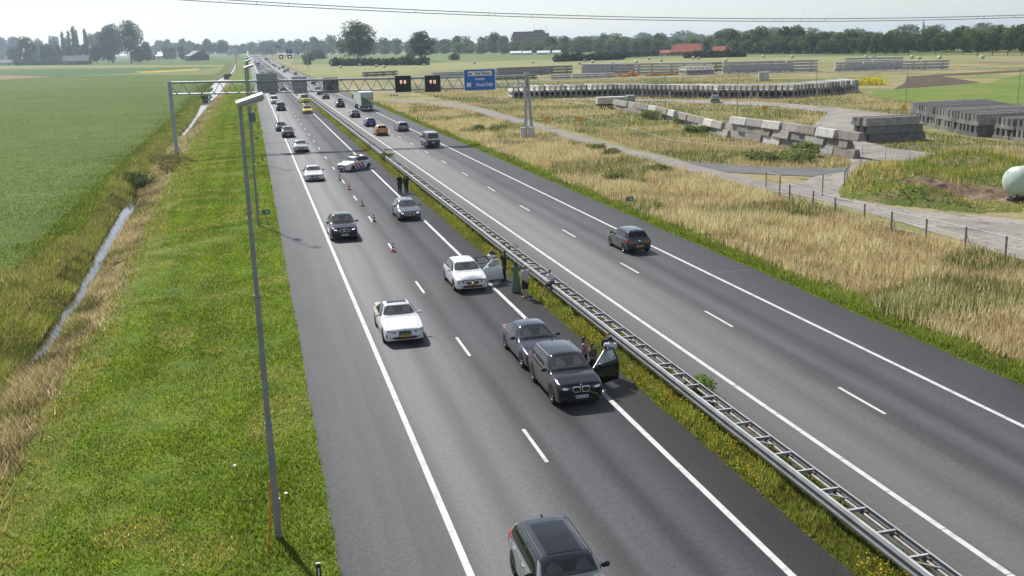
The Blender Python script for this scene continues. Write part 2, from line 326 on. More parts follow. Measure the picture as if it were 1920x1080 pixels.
b = MB(); b.tube((-10.3,gY(-10.3),gT(-10.3)-.12),(37.3,gY(37.3),gT(37.3)-.12),.15,.15,10); b.obj('top_chord', GALV, gan)
for off in (-.42,.42):
    b = MB(); b.tube((-10.3,gY(-10.3)+off,gB(-10.3)),(37.3,gY(37.3)+off,gB(37.3)),.095,.095,8); b.obj('bottom_chord', GALV, gan)
for i in range(60):
    x0, x1 = xs[i], xs[i+1]; off = -.42 if (i//2)%2 == 0 else -.42
    b = MB()
    a, c = ((x0,gY(x0)-.02,gT(x0)-.2),(x1,gY(x1)-.42,gB(x1)+.03)) if i%2 == 0 else ((x0,gY(x0)-.42,gB(x0)+.03),(x1,gY(x1)-.02,gT(x1)-.2))
    b.tube(a, c, .045, .045, 6); b.obj('diagonal', GALV, gan)
    if i%2 == 0:
        b = MB(); b.tube((x0,gY(x0)+.02,gT(x0)-.2),(x1,gY(x1)+.42,gB(x1)+.03),.04,.04,6); b.tube((x1,gY(x1)-.42,gB(x1)),(x1,gY(x1)+.42,gB(x1)),.035,.035,6); b.obj('cross_brace', GALV, gan)
b = MB(); b.extr([(-.25,0),(.25,0),(.25,.02),(-.25,.02)],'X',-10,37); b.obj('catwalk', GALV2, gan, (0,gY(13.5)+.0,gB(13.5)-.02), (0,0,GA)).location = (1.18,gY(0)-.0,gB(13)+.03)
PANEL = mat('sign_back', (0.46,0.48,0.49), .55, .1, (0.38,0.40,0.41), .8); PANELD = mat('sign_back_dark', (0.14,0.145,0.14), .6, .1)
def sign_back(x0, x1, z0, z1, m_, label, ribs):
    y = gY((x0+x1)/2)+.55; e = empty('lane_sign', ((x0+x1)/2,y,z0), GA, label, 'sign', 'signs facing the other way on the gantry')
    w_, h_ = x1-x0, z1-z0
    b = MB(); b.box((0,0,h_/2),(w_,.35,h_)); b.obj('housing', m_, e)
    for k in range(ribs):
        b = MB(); b.box((0,-.19,h_*(k+.7)/(ribs+.4)),(w_*.96,.05,.06)); b.obj('rib', GALV2, e)
    for sx in (-.32,.32):
        b = MB(); b.box((w_*sx,-.21,h_*.45),(.08,.07,h_*.96)); b.obj('bracket', GALV, e)
    b = MB(); b.box((0,-.19,.45),(.5,.04,.10)); b.obj('hatch', BLACK, e)
sign_back(.83,3.58,7.50,10.12,PANEL,'tall grey corrugated back of sign over the shoulder, leftmost on gantry',9)
sign_back(5.40,7.41,7.38,9.52,PANEL,'smaller grey sign back on gantry over the left running lane',3)
sign_back(9.52,11.58,7.24,9.30,PANELD,'dark brown-grey sign back on gantry over the yellow emergency car lane',3)
LED = mat('led_amber', (0.9,0.45,0.30), .5, emit=((1.0,0.60,0.46),.75))
MATRIX = mat('matrix_black', (0.014,0.015,0.018), .5)
def matrix(x0, x1, z0, z1, label, Y=None, size=.70, grp=None):
    y = (gY((x0+x1)/2)-.62) if Y is None else Y
    e = empty('matrix_sign', ((x0+x1)/2,y,z0), GA if Y is None else 0, label, 'speed sign', grp)
    w_, h_ = x1-x0, z1-z0
    b = MB(); b.box((0,.2,h_/2),(w_,.4,h_)); b.obj('housing', MATRIX, e)
    for cx, cz, dx, dz in ((0,h_+.02,w_+.1,.05),(0,-.02,w_+.1,.05),(-w_/2-.03,h_/2,.05,h_),(w_/2+.03,h_/2,.05,h_)):
        b = MB(); b.box((cx,.14,cz),(dx,.52,dz)); b.obj('frame', GALV2, e)
    if size: text_obj('digits', '9', size, LED, e, (-.27,-.012,h_*.50), sx=1.0); text_obj('digits', '0', size, LED, e, (.27,-.012,h_*.50), sx=1.0)
    return e
matrix(19.06,21.14,7.10,9.24,'black matrix sign showing 90, left one of the two on the near gantry')
matrix(23.09,25.15,6.98,9.16,'black matrix sign showing 90, nearer the blue sign on the gantry')
BLUE = mat('sign_blue', (0.010,0.13,0.52), .35)
e = empty('direction_sign', (30.6,gY(30.6)-.62,6.91), GA, 'blue direction sign with white lettering on the right of the gantry', 'road sign')
def rrect(w_, h_, r_, n=5):
    pts = []
    for cx, cy, a0 in ((w_/2-r_,h_/2-r_,0),(-w_/2+r_,h_/2-r_,90),(-w_/2+r_,-h_/2+r_,180),(w_/2-r_,-h_/2+r_,270)):
        for k in range(n+1): t = R(a0+90*k/n); pts.append((cx+r_*math.cos(t), cy+r_*math.sin(t)))
    return pts
def plate(name, pts, t, mt, parent, loc):   # flat plate in the XZ plane, front face towards -Y
    b = MB(); b.prism(pts, 0, t); return b.obj(name, mt, parent, loc, (R(90),0,0))
plate('border', rrect(4.40,2.92,.25), .05, WHITEP, e, (0,.05,1.46)); plate('panel', rrect(4.24,2.76,.2), .012, BLUE, e, (0,-.0,1.46))
plate('name_plate', rrect(3.35,.62,.04), .01, WHITEP, e, (.05,-.016,2.33))
text_obj('lettering','De Fluun',.56,BLACK,e,(.42,-.03,2.16)); text_obj('lettering','route',.60,WHITEP,e,(0,-.018,1.42)); text_obj('lettering','Oud-Dijk',.62,WHITEP,e,(.62,-.018,.62),sx=1.02)
b = MB(); b.prism([(-.24,-.12),(.24,-.12),(.24,.05),(-.02,.05),(-.1,.13),(-.24,.08)],0,.01); b.obj('symbol', BLACK, e, (-1.28,-.028,2.30), (R(90),0,0))
b = MB()
for sx in (-1,1):
    for sz in (-1,1): b.lathe([(.0,0),(.14,0),(.14,.012),(0,.012)],(sx*.19,sz*.17,0),14)
b.prism([(-.3,-.06),(.3,-.06),(.3,.06),(-.3,.06)],0,.0125); b.prism([(-.07,-.26),(.07,-.26),(.07,.26),(-.07,.26)],0,.0130); b.obj('junction_symbol', WHITEP, e, (-1.52,-.02,.84), (R(90),0,0))
for sx in (-1.3,1.3):
    b = MB(); b.box((sx,.25,1.45),(.1,.28,2.7)); b.obj('bracket', GALV, e)
# far gantry
def far_gantry(Y, xl, xr, h, label):
    g2 = empty('sign_gantry', (0,Y,0), 0, label, 'gantry')
    for x in (xl, xr):
        b = MB(); b.box((x,0,h/2-.3),(.45,.45,h+.6)); b.obj('post', GALV, g2)
    for z in (h,h-1.5):
        b = MB(); b.box(((xl+xr)/2,0,z),(xr-xl,.25,.25)); b.obj('chord', GALV, g2)
    n_ = 22
    for i in range(n_):
        x0, x1 = xl+(xr-xl)*i/n_, xl+(xr-xl)*(i+1)/n_
        b = MB(); b.tube((x0,0,h if i%2 else h-1.5),(x1,0,h-1.5 if i%2 else h),.06,.06,5); b.obj('diagonal', GALV, g2)
    return g2
far_gantry(720, -8, 39.5, 8.6, 'pale far gantry with two small matrix signs beyond the dome shaped bush')
for i, x in enumerate((20.6,26.2)): 
    e = matrix(x,x+2.6,6.6,9.1,['black matrix sign with white mark on the far gantry, left one','black matrix sign with white mark on the far gantry, right one'][i],718.8,0)
    b = MB(); b.box((0,-.03,1.25),(1.0,.04,.6)); b.obj('lit_symbol', mat('led_white',(.9,.9,.85),.5,emit=((1,1,.95),.9)), e)
for x, z, Y, lab in ((27.5,10.1,720,'small blue direction sign above the far gantry'),(30.0,15.0,1090,'blue direction sign farthest away over the motorway')):
    e = empty('direction_sign', (x,Y-.6,z), 0, lab, 'road sign'); b = MB(); b.box((0,0,1.2),(4.2,.15,2.6)); b.obj('panel', BLUE, e)
    b = MB(); b.box((0,-.1,1.5),(2.4,.03,.25)); b.obj('lettering', WHITEP, e); b = MB(); b.box((-1.5,.2,-3 if Y>1000 else -.6),(.2,.2,9 if Y>1000 else 2)); b.box((1.5,.2,-3 if Y>1000 else -.6),(.2,.2,9 if Y>1000 else 2)); b.obj('support', GALV2, e)
# ================================================================ lamp posts on the left verge
LENS = mat('lamp_lens', (0.62,0.58,0.50), .25)
def lamp_proto():
    e = empty('street_lamp')
    b = MB()
    for z0, z1, ra, rb in ((-.6,3.4,.100,.094),(3.4,7.0,.080,.075),(7.0,12.0,.066,.052)): b.tube((0,0,z0),(0,0,z1),ra,rb,12)
    for z in (3.4,7.0): b.lathe([(.0,-.04),(.098,-.04),(.098,.04),(0,.04)],(0,0,z),12)
    b.obj('pole', GALV2, e)
    b = MB(); b.box((.05,0,.95),(.16,.11,.45)); b.obj('service_door', GALV2, e)
    prof = [(-.20,-.05),(-.15,-.10),(.15,-.10),(.20,-.05),(.20,.03),(.12,.08),(-.12,.08),(-.20,.03)]
    b = MB(); b.extr(prof,'X',-.08,.62); h = b.obj('lamp_head', mat('lamp_grey',(0.36,0.37,0.38),.45,.2), e, (0,0,12.02), (0,R(-17),0))
    b = MB(); b.extr([(-.14,-.135),(.14,-.135),(.14,-.10),(-.14,-.10)],'X',.10,.57); b.obj('lens', LENS, h)
    return e
lp = lamp_proto(); lamp_y = [26.63,79.8,126,176,228,282,338,396,456,520,590,670,760,870,1000]
ll = ['tall grey street lamp with orange cable beside it, nearest on the verge','second street lamp along the verge, grey box high on its pole','third street lamp along the verge, just before the gantry']
for i, y in enumerate(lamp_y):
    o = lp if i == 0 else copy_tree(lp); o.location = (-.3, y, gz(-.3,y)); tag(o, ll[i] if i < 3 else 'distant street lamp on the left verge beyond the gantry', 'street lamp', 'street lamps along the left verge')
    if i == 1:
        b = MB(); b.box((.26,-.1,8.35),(.42,.22,.72)); b.box((.1,0,8.35),(.1,.1,.5)); b.obj('control_box', mat('box_blue_grey',(0.13,0.17,0.21),.5), o)
b = MB(); b.path([(-.62,25.9,-.1),(-.55,26.1,.3),(-.44,26.35,1.0),(-.42,26.5,1.7)], .022, 6); tag(b.obj('orange_cable', mat('orange_plastic',(0.75,0.20,0.02),.5)), 'thin orange cable rising beside the nearest street lamp', 'cable')
def hecto(x, y, label):
    e = empty('distance_marker', (x,y,gz(x,y)), 0, label, 'marker sign')
    b = MB(); b.tube((0,0,-.2),(0,0,1.0),.03,.03,8); b.obj('post', GALV2, e); b = MB(); b.box((0,-.04,.9),(.62,.03,.36)); b.obj('panel', mat('sign_green',(0.0,0.22,0.16),.4), e)
    b = MB(); b.box((-.2,-.06,.92),(.14,.01,.2)); b.obj('red_symbol', mat('sign_red',(0.5,0.02,0.02),.4), e); text_obj('digits','90',.22,WHITEP,e,(.08,-.058,.82))
hecto(.35,80.5,'green distance marker beside the second street lamp'); hecto(28.6,75,'small green distance marker at the edge of the dry grass')
hecto(.3,150,'green distance marker on the verge beyond the gantry')
def delin(x, y, label):
    e = empty('delineator_post', (x,y,gz(x,y)), 0, label, 'marker post', 'black delineator posts along the verges')
    b = MB(); b.extr([(-.055,-.03),(.055,-.03),(.055,.03),(-.055,.03)],'Y',0,0); b = MB(); b.prism([(-.06,-.04),(.06,-.04),(.06,.04),(-.06,.04)],-.1,1.0); b.obj('post', BLACK, e)
    b = MB(); b.box((0,0,1.005),(.12,.08,.02)); b.obj('cap', mat('cap_grey',(.35,.36,.38),.5), e); b = MB(); b.box((0,-.043,.78),(.045,.01,.24)); b.obj('reflector', mat('reflector',(.45,.5,.56),.3), e)
delin(.62,22.9,'black delineator post with pale reflector at the bottom edge of the picture'); delin(.62,127.5,'black delineator post on the verge by the gantry shadow')
for y in (177,228,278,328): delin(.62,y,'small black delineator post on the left verge beyond the gantry')
for y in (180,225): delin(28.4,y,'small black delineator post on the right verge near the truck')
# ================================================================ median guard rail
gr = empty('guard_rail', (0,0,0), 0, 'galvanised ladder-like double guard rail along the median', 'guard rail')
def wbeam(sgn):
    w_ = [(0,.44),(.035,.455),(.07,.50),(.035,.545),(.005,.60),(.035,.655),(.07,.70),(.035,.745),(0,.76)]
    return [(sgn*u,z) for u,z in w_] + [(sgn*(u-.012),z) for u,z in reversed(w_)]
RAILM = mat('rail_steel_shaded', (0.17,0.175,0.185), .6, .2, (0.11,0.115,0.12), 1.5, 6); CAPM = mat('rail_cap_steel_lit', (0.52,0.53,0.54), .5, .2, (0.36,0.37,0.38), 1.5, 6); RUSTY = mat('rail_tan', (0.27,0.245,0.22), .6, .3, (0.17,0.15,0.135), 4.0)  # same steel: shade painted into beam faces, light into edges and rungs
for xr, sg in ((14.56,-1),(15.22,1)):
    b = MB(); b.extr(wbeam(sg),'Y',-20,620); b.obj('rail', RAILM, gr, (xr,0,0)); b = MB(); b.extr([(-.055*sg,.757),(.025*sg,.757),(.025*sg,.785),(-.055*sg,.785)] if sg < 0 else [(-.015,.757),(.02,.757),(.02,.785),(-.015,.785)],'Y',-20,620); b.extr([(.030*sg,.425),(.045*sg,.425),(.045*sg,.443),(.030*sg,.443)],'Y',-20,620); b.obj('rail_edge', CAPM, gr, (xr,0,0))
b = MB(); b.tube((15.10,-20,.60),(15.10,300,.60),.05,.05,8); b.obj('inner_tube', RUSTY, gr)
b = MB(); b.box((0,0,.735),(.62,.065,.014)); b.box((0,.030,.675),(.62,.010,.11)); spm = b.mesh('spacer'); spm.materials.append(CAPM)
b = MB(); b.tube((-.24,0,.66),(.24,-.50,.66),.025,.025,6); brm = b.mesh('brace'); brm.materials.append(CAPM)
b = MB(); b.box((0,0,.3),(.10,.06,.85)); pom = b.mesh('post'); pom.materials.append(GALV)
for k in range(-2, 212):
    y = 19.31+1.333*k; link('spacer', spm, gr, (14.89,y,0))
    if k % 3 == 0: link('brace', brm, gr, (14.89,y-.05,0))
    if k % 3 == 0: link('post', pom, gr, (14.89,y,0))
b = MB()
for k in range(212, 420): b.box((14.89,19.31+1.333*k,.70),(.64,.05,.02))
tag(b.obj('spacer_row', RAILM, gr), kind='stuff')
# ================================================================ vehicles
def refine(A, axis, closed):
    A = np.moveaxis(A, axis, 0)
    if closed:
        ev = (np.roll(A,1,0)+6*A+np.roll(A,-1,0))/8; od = (A+np.roll(A,-1,0))/2
        out = np.empty((2*len(A),)+A.shape[1:]); out[0::2] = ev; out[1::2] = od
    else:
        ev = A.copy(); ev[1:-1] = (A[:-2]+6*A[1:-1]+A[2:])/8; od = (A[:-1]+A[1:])/2
        out = np.empty((2*len(A)-1,)+A.shape[1:]); out[0::2] = ev; out[1::2] = od
    return np.moveaxis(out, 0, axis)
TYPES = {
 'sedan': dict(L=4.70,W=1.83,H=1.43,fo=.82,wb=2.83,nose=.76,hood=.96,belt=.93,cowl=1.52,rf=2.24,rr=3.30,rt=4.08,deck=1.02,rw=.70,wr=.325),
 'hatch': dict(L=4.30,W=1.79,H=1.46,fo=.86,wb=2.63,nose=.78,hood=.97,belt=.95,cowl=1.18,rf=1.94,rr=3.58,rt=4.12,deck=.98,rw=.72,wr=.32),
 'small': dict(L=3.98,W=1.70,H=1.46,fo=.80,wb=2.47,nose=.78,hood=.96,belt=.94,cowl=1.02,rf=1.70,rr=3.40,rt=3.84,deck=.98,rw=.72,wr=.305),
 'suv':   dict(L=4.45,W=1.83,H=1.60,fo=.83,wb=2.67,nose=.95,hood=1.10,belt=1.05,cowl=1.20,rf=1.94,rr=3.80,rt=4.30,deck=1.08,rw=.74,wr=.35),
 'bigsuv':dict(L=4.72,W=1.89,H=1.66,fo=.86,wb=2.86,nose=.98,hood=1.15,belt=1.08,cowl=1.24,rf=1.98,rr=3.60,rt=4.50,deck=1.12,rw=.73,wr=.37),
 'boxsuv':dict(L=4.90,W=2.02,H=1.85,fo=.86,wb=2.90,nose=1.08,hood=1.20,belt=1.15,cowl=1.22,rf=1.72,rr=4.55,rt=4.78,deck=1.15,rw=.80,wr=.39),
 'mini':  dict(L=3.95,W=1.73,H=1.42,fo=.70,wb=2.50,nose=.82,hood=.98,belt=.96,cowl=.98,rf=1.42,rr=3.50,rt=3.82,deck=1.00,rw=.79,wr=.315),
 'wagon': dict(L=4.70,W=1.80,H=1.47,fo=.90,wb=2.70,nose=.75,hood=.95,belt=.93,cowl=1.25,rf=1.95,rr=4.20,rt=4.58,deck=.98,rw=.73,wr=.315),
 'van':   dict(L=5.00,W=1.92,H=1.98,fo=.90,wb=3.00,nose=.96,hood=1.14,belt=1.12,cowl=.88,rf=1.55,rr=4.82,rt=4.94,deck=1.12,rw=.82,wr=.34),
 'coupe4':dict(L=4.78,W=1.85,H=1.44,fo=.84,wb=2.86,nose=.77,hood=.98,belt=.94,cowl=1.62,rf=2.36,rr=3.15,rt=4.45,deck=1.04,rw=.69,wr=.335),
}
def body_grid(T, n):
    L,W,H = T['L'],T['W'],T['H']; cw,rf,rr,rt = T['cowl'],T['rf'],T['rr'],T['rt']; hb = T['belt']
    top = [(0,.50),(.02,T['nose']-.16),(.06,T['nose']-.04),(.14,T['nose']+.01),(.30,T['nose']+.035),(cw*.6,(T['nose']+T['hood'])/2+.05),(cw-.1,T['hood']-.02),(cw,T['hood']),(rf-.05,H-.05),(rf+.1,H-.02),((rf+rr)/2,H),(rr-.1,H-.03),(rr+.05,H-.07),(rt,T['deck']+.02),(min(rt+.06,L-.04),T['deck']),(L-.03,T['deck']-.07),(L,.62)]
    top = sorted(top)
    ss = sorted(set([0,.02,.06,.14,.30,.5,cw*.6,cw-.1,cw,cw+(rf-cw)*.5,rf-.05,rf+.1,(rf+rr)/2-.3,(rf+rr)/2,(rf+rr)/2+.4,rr-.1,rr+.05,(rr+rt)/2,rt,min(rt+.06,L-.04),(min(rt+.06,L-.04)+L)/2 if rt+.3<L else L-.035,L-.02,L]))
    ring = []
    for s in ss:
        zt = float(np.interp(s,[a for a,_ in top],[c for _,c in top]))
        f = float(np.interp(s,[0,.03,.10,.35,.9,L-.9,L-.35,L-.08,L],[.76,.85,.925,.985,1.015,1.015,.985,.93,.83])); hw = W/2*f
        zb = float(np.interp(s,[0,.15,.7,L-.7,L-.1,L],[.27,.19,.18,.19,.24,.31]))
        bs = min(hb, zt-.07); t = max(0,min(1,(zt-hb)/(H-hb)))
        half = [(0,zb),(hw*.86,zb),(hw*.985,zb+.02),(hw*1.0,zb+.16),(hw*1.01,zb+.52*(bs-zb)),(hw*1.0,bs-.13*(bs-zb)),(hw*.965,bs)]
        ex = (hw*.86)*(1-t)+(W/2*T['rw'])*t
        half += [(ex,(zt-.025)*(1-t)+(zt-.075)*t),(ex*.72,zt-.012),(0,zt)]
        full = half + [(-x,z) for x,z in reversed(half[1:-1])]
        ring.append([(x,s-L/2,z) for x,z in full])
    A = np.array(ring)
    for _ in range(n): A = refine(refine(A,0,False),1,True)
    return A, ss
def grid_mesh(A):
    S,N,_ = A.shape; V = A.reshape(-1,3); F = []
    for i in range(S-1):
        for k in range(N): F.append((i*N+k, i*N+(k+1)%N, (i+1)*N+(k+1)%N, (i+1)*N+k))
    F.append(tuple(range(N-1,-1,-1))); F.append(tuple(range((S-1)*N, S*N)))
    return [tuple(v) for v in V], F
def py_mesh(name, V, F, mats, smooth=True):
    me = bpy.data.meshes.new(name); me.from_pydata(V,[],F)
    b = bmesh.new(); b.from_mesh(me); bmesh.ops.recalc_face_normals(b, faces=b.faces); b.to_mesh(me); b.free()
    if smooth: me.polygons.foreach_set('use_smooth', [True]*len(me.polygons))
    for mm in mats: me.materials.append(mm)
    return me
def paint(name, col, metal=0.0, rough=0.28):
    return mat('paint_'+name, col, rough, metal, coat=1.0, spec=.12)
GLASS = mat('car_glass', (0.070,0.082,0.085), .03, 0, spec=.9, coat=1.0)
WSCR = mat('windscreen_glass', (0.05,0.06,0.062), .03, 0, spec=.9, coat=1.0, alpha=.42)
GLASSD = mat('car_glass_dark', (0.006,0.007,0.008), .05, 0, spec=.6)
CABIN = mat('cabin_dark', (0.018,0.018,0.02), .8); SEAT = mat('seat_grey', (0.05,0.05,0.055), .8)
TRIM = mat('car_trim', (0.02,0.02,0.022), .4); CHROME = mat('chrome', (0.65,0.66,0.68), .18, 1.0); GAP = mat('panel_gap', (0.006,0.006,0.006), .9)
HLAMP = mat('headlamp', (0.80,0.82,0.86), .08, .2, spec=.9); HDARK = mat('headlamp_dark', (0.05,0.055,0.065), .1, .2, spec=.8); DRL = mat('headlamp_lit', (0.9,0.9,0.95), .2, emit=((0.95,0.97,1.0),1.6))
TLAMP = mat('tail_lamp', (0.36,0.008,0.008), .15, spec=.7); YPLATE = mat('plate_yellow', (0.75,0.42,0.02), .4); WPLATE = mat('plate_white', (0.75,0.76,0.76), .4); PBLUE = mat('plate_blue', (0.02,0.07,0.45), .4)
AMBER = mat('amber_lens', (0.8,0.28,0.02), .3)
# wheels
def wheel_meshes(r, rimmat, spokes=5, w_=.21):
    b = MB(); b.lathe([(r*.64,-w_/2+.01),(r*.9,-w_/2),(r*.98,-w_/2+.02),(r,-w_/2+.05),(r,w_/2-.05),(r*.98,w_/2-.02),(r*.9,w_/2),(r*.64,w_/2-.01)], n=28, axis='X'); ty = b.mesh('tyre'); ty.materials.append(RUBBER)
    b = MB(); b.lathe([(r*.66,-.10),(r*.66,w_/2-.015),(r*.62,w_/2-.012),(r*.60,w_/2-.03),(r*.58,w_/2-.09),(0.0,w_/2-.09)], n=28, axis='X', mi=0)
    b.lathe([(r*.60,w_/2-.088),(0,w_/2-.086)], n=20, axis='X', mi=1)
    for k in range(spokes):
        t = 2*math.pi*k/spokes
        for dt in (-.13,.13):
            c, s_ = math.cos(t+dt), math.sin(t+dt)
            b.tube((w_/2-.035,c*.05,s_*.05),(w_/2-.022,c*r*.60,s_*r*.60),.026,.02,5)
    b.lathe([(.0,w_/2-.01),(.055,w_/2-.012),(.06,w_/2-.03)], n=12, axis='X'); ri = b.mesh('rim'); ri.materials.append(rimmat); ri.materials.append(BLACK)
    return ty, ri
WH = {}
def rounded(poly, r_=.05, n=4):
    out = []; N = len(poly)
    for i in range(N):
        p0, p1, p2 = Vector(poly[i-1]), Vector(poly[i]), Vector(poly[(i+1)%N])
        a = p1+(p0-p1)*min(.45,r_/max((p0-p1).length,1e-6)); c = p1+(p2-p1)*min(.45,r_/max((p2-p1).length,1e-6))
        for k in range(n+1):
            t = k/n; out.append(tuple((1-t)**2*a+2*t*(1-t)*p1+t*t*c))
    return out
class Car:
    def __init__(s, typ, pm, label, cat='car', group=None, loc=(0,0,0), heading=0.0, lod=2, rim=ALLOY, spokes=5, over=None, name='car'):
        s.T = dict(TYPES[typ]); s.T.update(over or {}); s.pm = pm; s.lod = lod
        s.e = empty(name, loc, heading, label, cat, group)
        A, s.ss = body_grid(s.T, lod)
        V, F = grid_mesh(A); s.bvh = BVHTree.FromPolygons(V, F)
        s.V, s.F = V, F
        s.body = link('body', py_mesh('body', V, F, [pm]), s.e)
        s.rim, s.spokes = rim, spokes
        s.hl = s.T['L']/2; s.hw = s.T['W']/2
    def proj(s, view, u, v, off):
        hl = s.hl
        o, d = {'F':(Vector((u,-9,v)),Vector((0,1,0))),'B':(Vector((u,9,v)),Vector((0,-1,0))),'L':(Vector((9,u-hl,v)),Vector((-1,0,0))),'R':(Vector((-9,u-hl,v)),Vector((1,0,0))),'T':(Vector((u,v-hl,9)),Vector((0,0,-1)))}[view]
        h, nrm, _, _ = s.bvh.ray_cast(o, d)
        if h is None:
            h, nrm, _, _ = s.bvh.find_nearest(o+d*(9-(s.hl if view in 'FB' else s.hw)))
        if nrm.dot(d) > 0: nrm = -nrm
        return h+nrm*off
    def patch(s, name, view, poly, mt, off=.004, parent=None, cut=.09, sm=True):
        b = bmesh.new(); vs = [b.verts.new((u,v,0)) for u,v in poly]; b.faces.new(vs)
        bmesh.ops.triangulate(b, faces=b.faces[:])
        for _ in range(5):
            le = [e for e in b.edges if e.calc_length() > cut]
            if not le: break
            bmesh.ops.subdivide_edges(b, edges=le, cuts=1); bmesh.ops.triangulate(b, faces=[f for f in b.faces if len(f.verts) > 3])
        for v in b.verts: v.co = s.proj(view, v.co.x, v.co.y, off)
        me = bpy.data.meshes.new(name); b.to_mesh(me); b.free()
        bb = bmesh.new(); bb.from_mesh(me)
        ext = {'F':Vector((0,-1,0)),'B':Vector((0,1,0)),'L':Vector((1,0,0)),'R':Vector((-1,0,0)),'T':Vector((0,0,1))}[view]
        bb.normal_update(); fl = [f for f in bb.faces if f.normal.dot(ext) < 0]
        if fl: bmesh.ops.reverse_faces(bb, faces=fl)
        bb.to_mesh(me); bb.free()
        if sm: me.polygons.foreach_set('use_smooth', [True]*len(me.polygons))
        me.materials.append(mt); return link(name, me, parent or s.e)
    def line(s, view, pts, w_=.010, name='panel_gap', mt=None):
        # thin strip along a polyline
        P = []
        for a, c in zip(pts[:-1], pts[1:]):
            n_ = max(2,int((Vector(c)-Vector(a)).length/.08)); P += [Vector(a)+(Vector(c)-Vector(a))*k/n_ for k in range(n_)]
        P.append(Vector(pts[-1])); V=[]; F=[]
        for i,p in enumerate(P):
            d = (P[min(i+1,len(P)-1)]-P[max(i-1,0)]).normalized(); q = Vector((-d.y,d.x))*w_/2
            V += [s.proj(view,*(p+q),.0045), s.proj(view,*(p-q),.0045)]
        for i in range(len(P)-1): F.append((2*i,2*i+1,2*i+3,2*i+2))
        return link(name, py_mesh(name,V,F,[mt or GAP]), s.e)
    def mir(s, name, view, poly, mt, **k):
        s.patch(name, view, poly, mt, **k); return s.patch(name, view, [(-u,v) for u,v in reversed(poly)], mt, **k)
    def glazing(s, mt=GLASS, side=None, skip=()):
        T = s.T; H, hb = T['H'], T['belt']; side = side or mt; wt = s.hw*T['rw']; cw,rf,rr,rt = T['cowl'],T['rf'],T['rr'],T['rt']
        wb_ = s.hw*.83
        if s.lod > 1:
            z0, z1 = T['hood']+.045, H-.095; lp = lambda v: z0+(z1-z0)*v
            s.patch('cabin','F',rounded([(-wb_*.97,z0+.01),(wb_*.97,z0+.01),(wt*.90,z1-.01),(-wt*.90,z1-.01)],.05),CABIN,off=.002)
            s.patch('dashboard','F',rounded([(-wb_*.92,lp(.03)),(wb_*.92,lp(.03)),(wb_*.88,lp(.24)),(-wb_*.88,lp(.20))],.04),mat('dash_grey',(.085,.09,.095),.7),off=.004)
            for sx in (-1,1):
                cx = sx*.36; q = [(cx-.20,lp(.22)),(cx+.20,lp(.22)),(cx+.17,lp(.66)),(cx-.17,lp(.66))]; s.patch('seat_back','F',rounded(q,.06),mat('seat_pale',(.13,.135,.14),.8),off=.005)
                s.patch('headrest','F',rounded([(cx-.10,lp(.68)),(cx+.10,lp(.68)),(cx+.09,lp(.86)),(cx-.09,lp(.86))],.04),mat('seat_pale',(.13,.135,.14),.8),off=.005)
            s.patch('rear_view_mirror','F',rounded([(-.10,lp(.86)),(.10,lp(.86)),(.10,lp(.97)),(-.10,lp(.97))],.02),BLACK,off=.006)
            mt = WSCR if mt is GLASS else mt
        s.patch('windscreen','F',rounded([(-wb_,T['hood']+.045),(wb_,T['hood']+.045),(wt*.93,H-.095),(-wt*.93,H-.095)],.05),mt,off=.012 if s.lod > 1 else .004)
        s.patch('rear_window','B',rounded([(-s.hw*.76,max(T['deck'],hb)+.07),(s.hw*.76,max(T['deck'],hb)+.07),(wt*.88,H-.13),(-wt*.88,H-.13)],.06),side)
        zl, zh = hb+.045, H-.115
        a0 = cw+.22; a1 = rf+.12; fb = (rf+rr)/2-.12 if T['L']<4.9 else rf+.9
        c1 = rr-.06; c0 = min(rt-.22, rr+.5) if rr < rt-.35 else rr+.02
        qb = fb+.98
        fr = rounded([(a0,zl),(fb-.035,zl),(fb-.035,zh),(a1,zh-.01)],.05)
        re_ = rounded([(fb+.035,zl),(min(qb,c0-.12),zl+.01),(min(qb,c1-.02),zh),(fb+.035,zh)],.04)
        qt = rounded([(min(qb,c0-.12)+.05,zl+.01),(c0,zl+.05),(c1,zh-.03),(min(qb,c1-.02)+.05,zh)],.05) if c0-qb > .05 else None
        for v in 'LR':
            s.patch('window_surround',v,rounded([(a0-.07,zl-.02),(c0+.05,zl-.015),(c1+.03,zh+.02),(a1-.02,zh+.02)],.05),TRIM,off=.002)
            if (v,'front') not in skip: s.patch('side_window',v,fr,side,off=.006)
            if (v,'rear') not in skip: s.patch('side_window',v,re_,side,off=.006)
            if qt: s.patch('quarter_window',v,qt,side,off=.006)
        s.fb, s.qb = fb, qb
    def wheels(s, clad=None):
        T = s.T; r_ = T['wr']; key = (r_, s.rim.name, s.spokes)
        if key not in WH: WH[key] = wheel_meshes(r_, s.rim, s.spokes)
        ty, ri = WH[key]
        for sy in (T['fo'], T['fo']+T['wb']):
            for sx in (-1,1):
                v = 'L' if sx > 0 else 'R'
                arc = [(sy+math.cos(t)*r_*1.12, r_+math.sin(t)*r_*1.14) for t in np.linspace(R(-28),R(208),22)]
                if clad is not None: s.patch('wheel_arch_trim',v,[(sy+math.cos(t)*r_*1.30, r_+math.sin(t)*r_*1.30) for t in np.linspace(R(-24),R(204),22)],clad,off=.002)
                s.patch('wheel_well',v,arc,GAP,off=.005 if clad is None else .007)
                wx = abs(s.proj(v,sy,r_+.2,0).x)-.10
                o = link('wheel', ty, s.e, (sx*wx, sy-s.hl, r_)); 
                if sx < 0: o.rotation_euler = (0,0,math.pi)
                link('rim', ri, o)
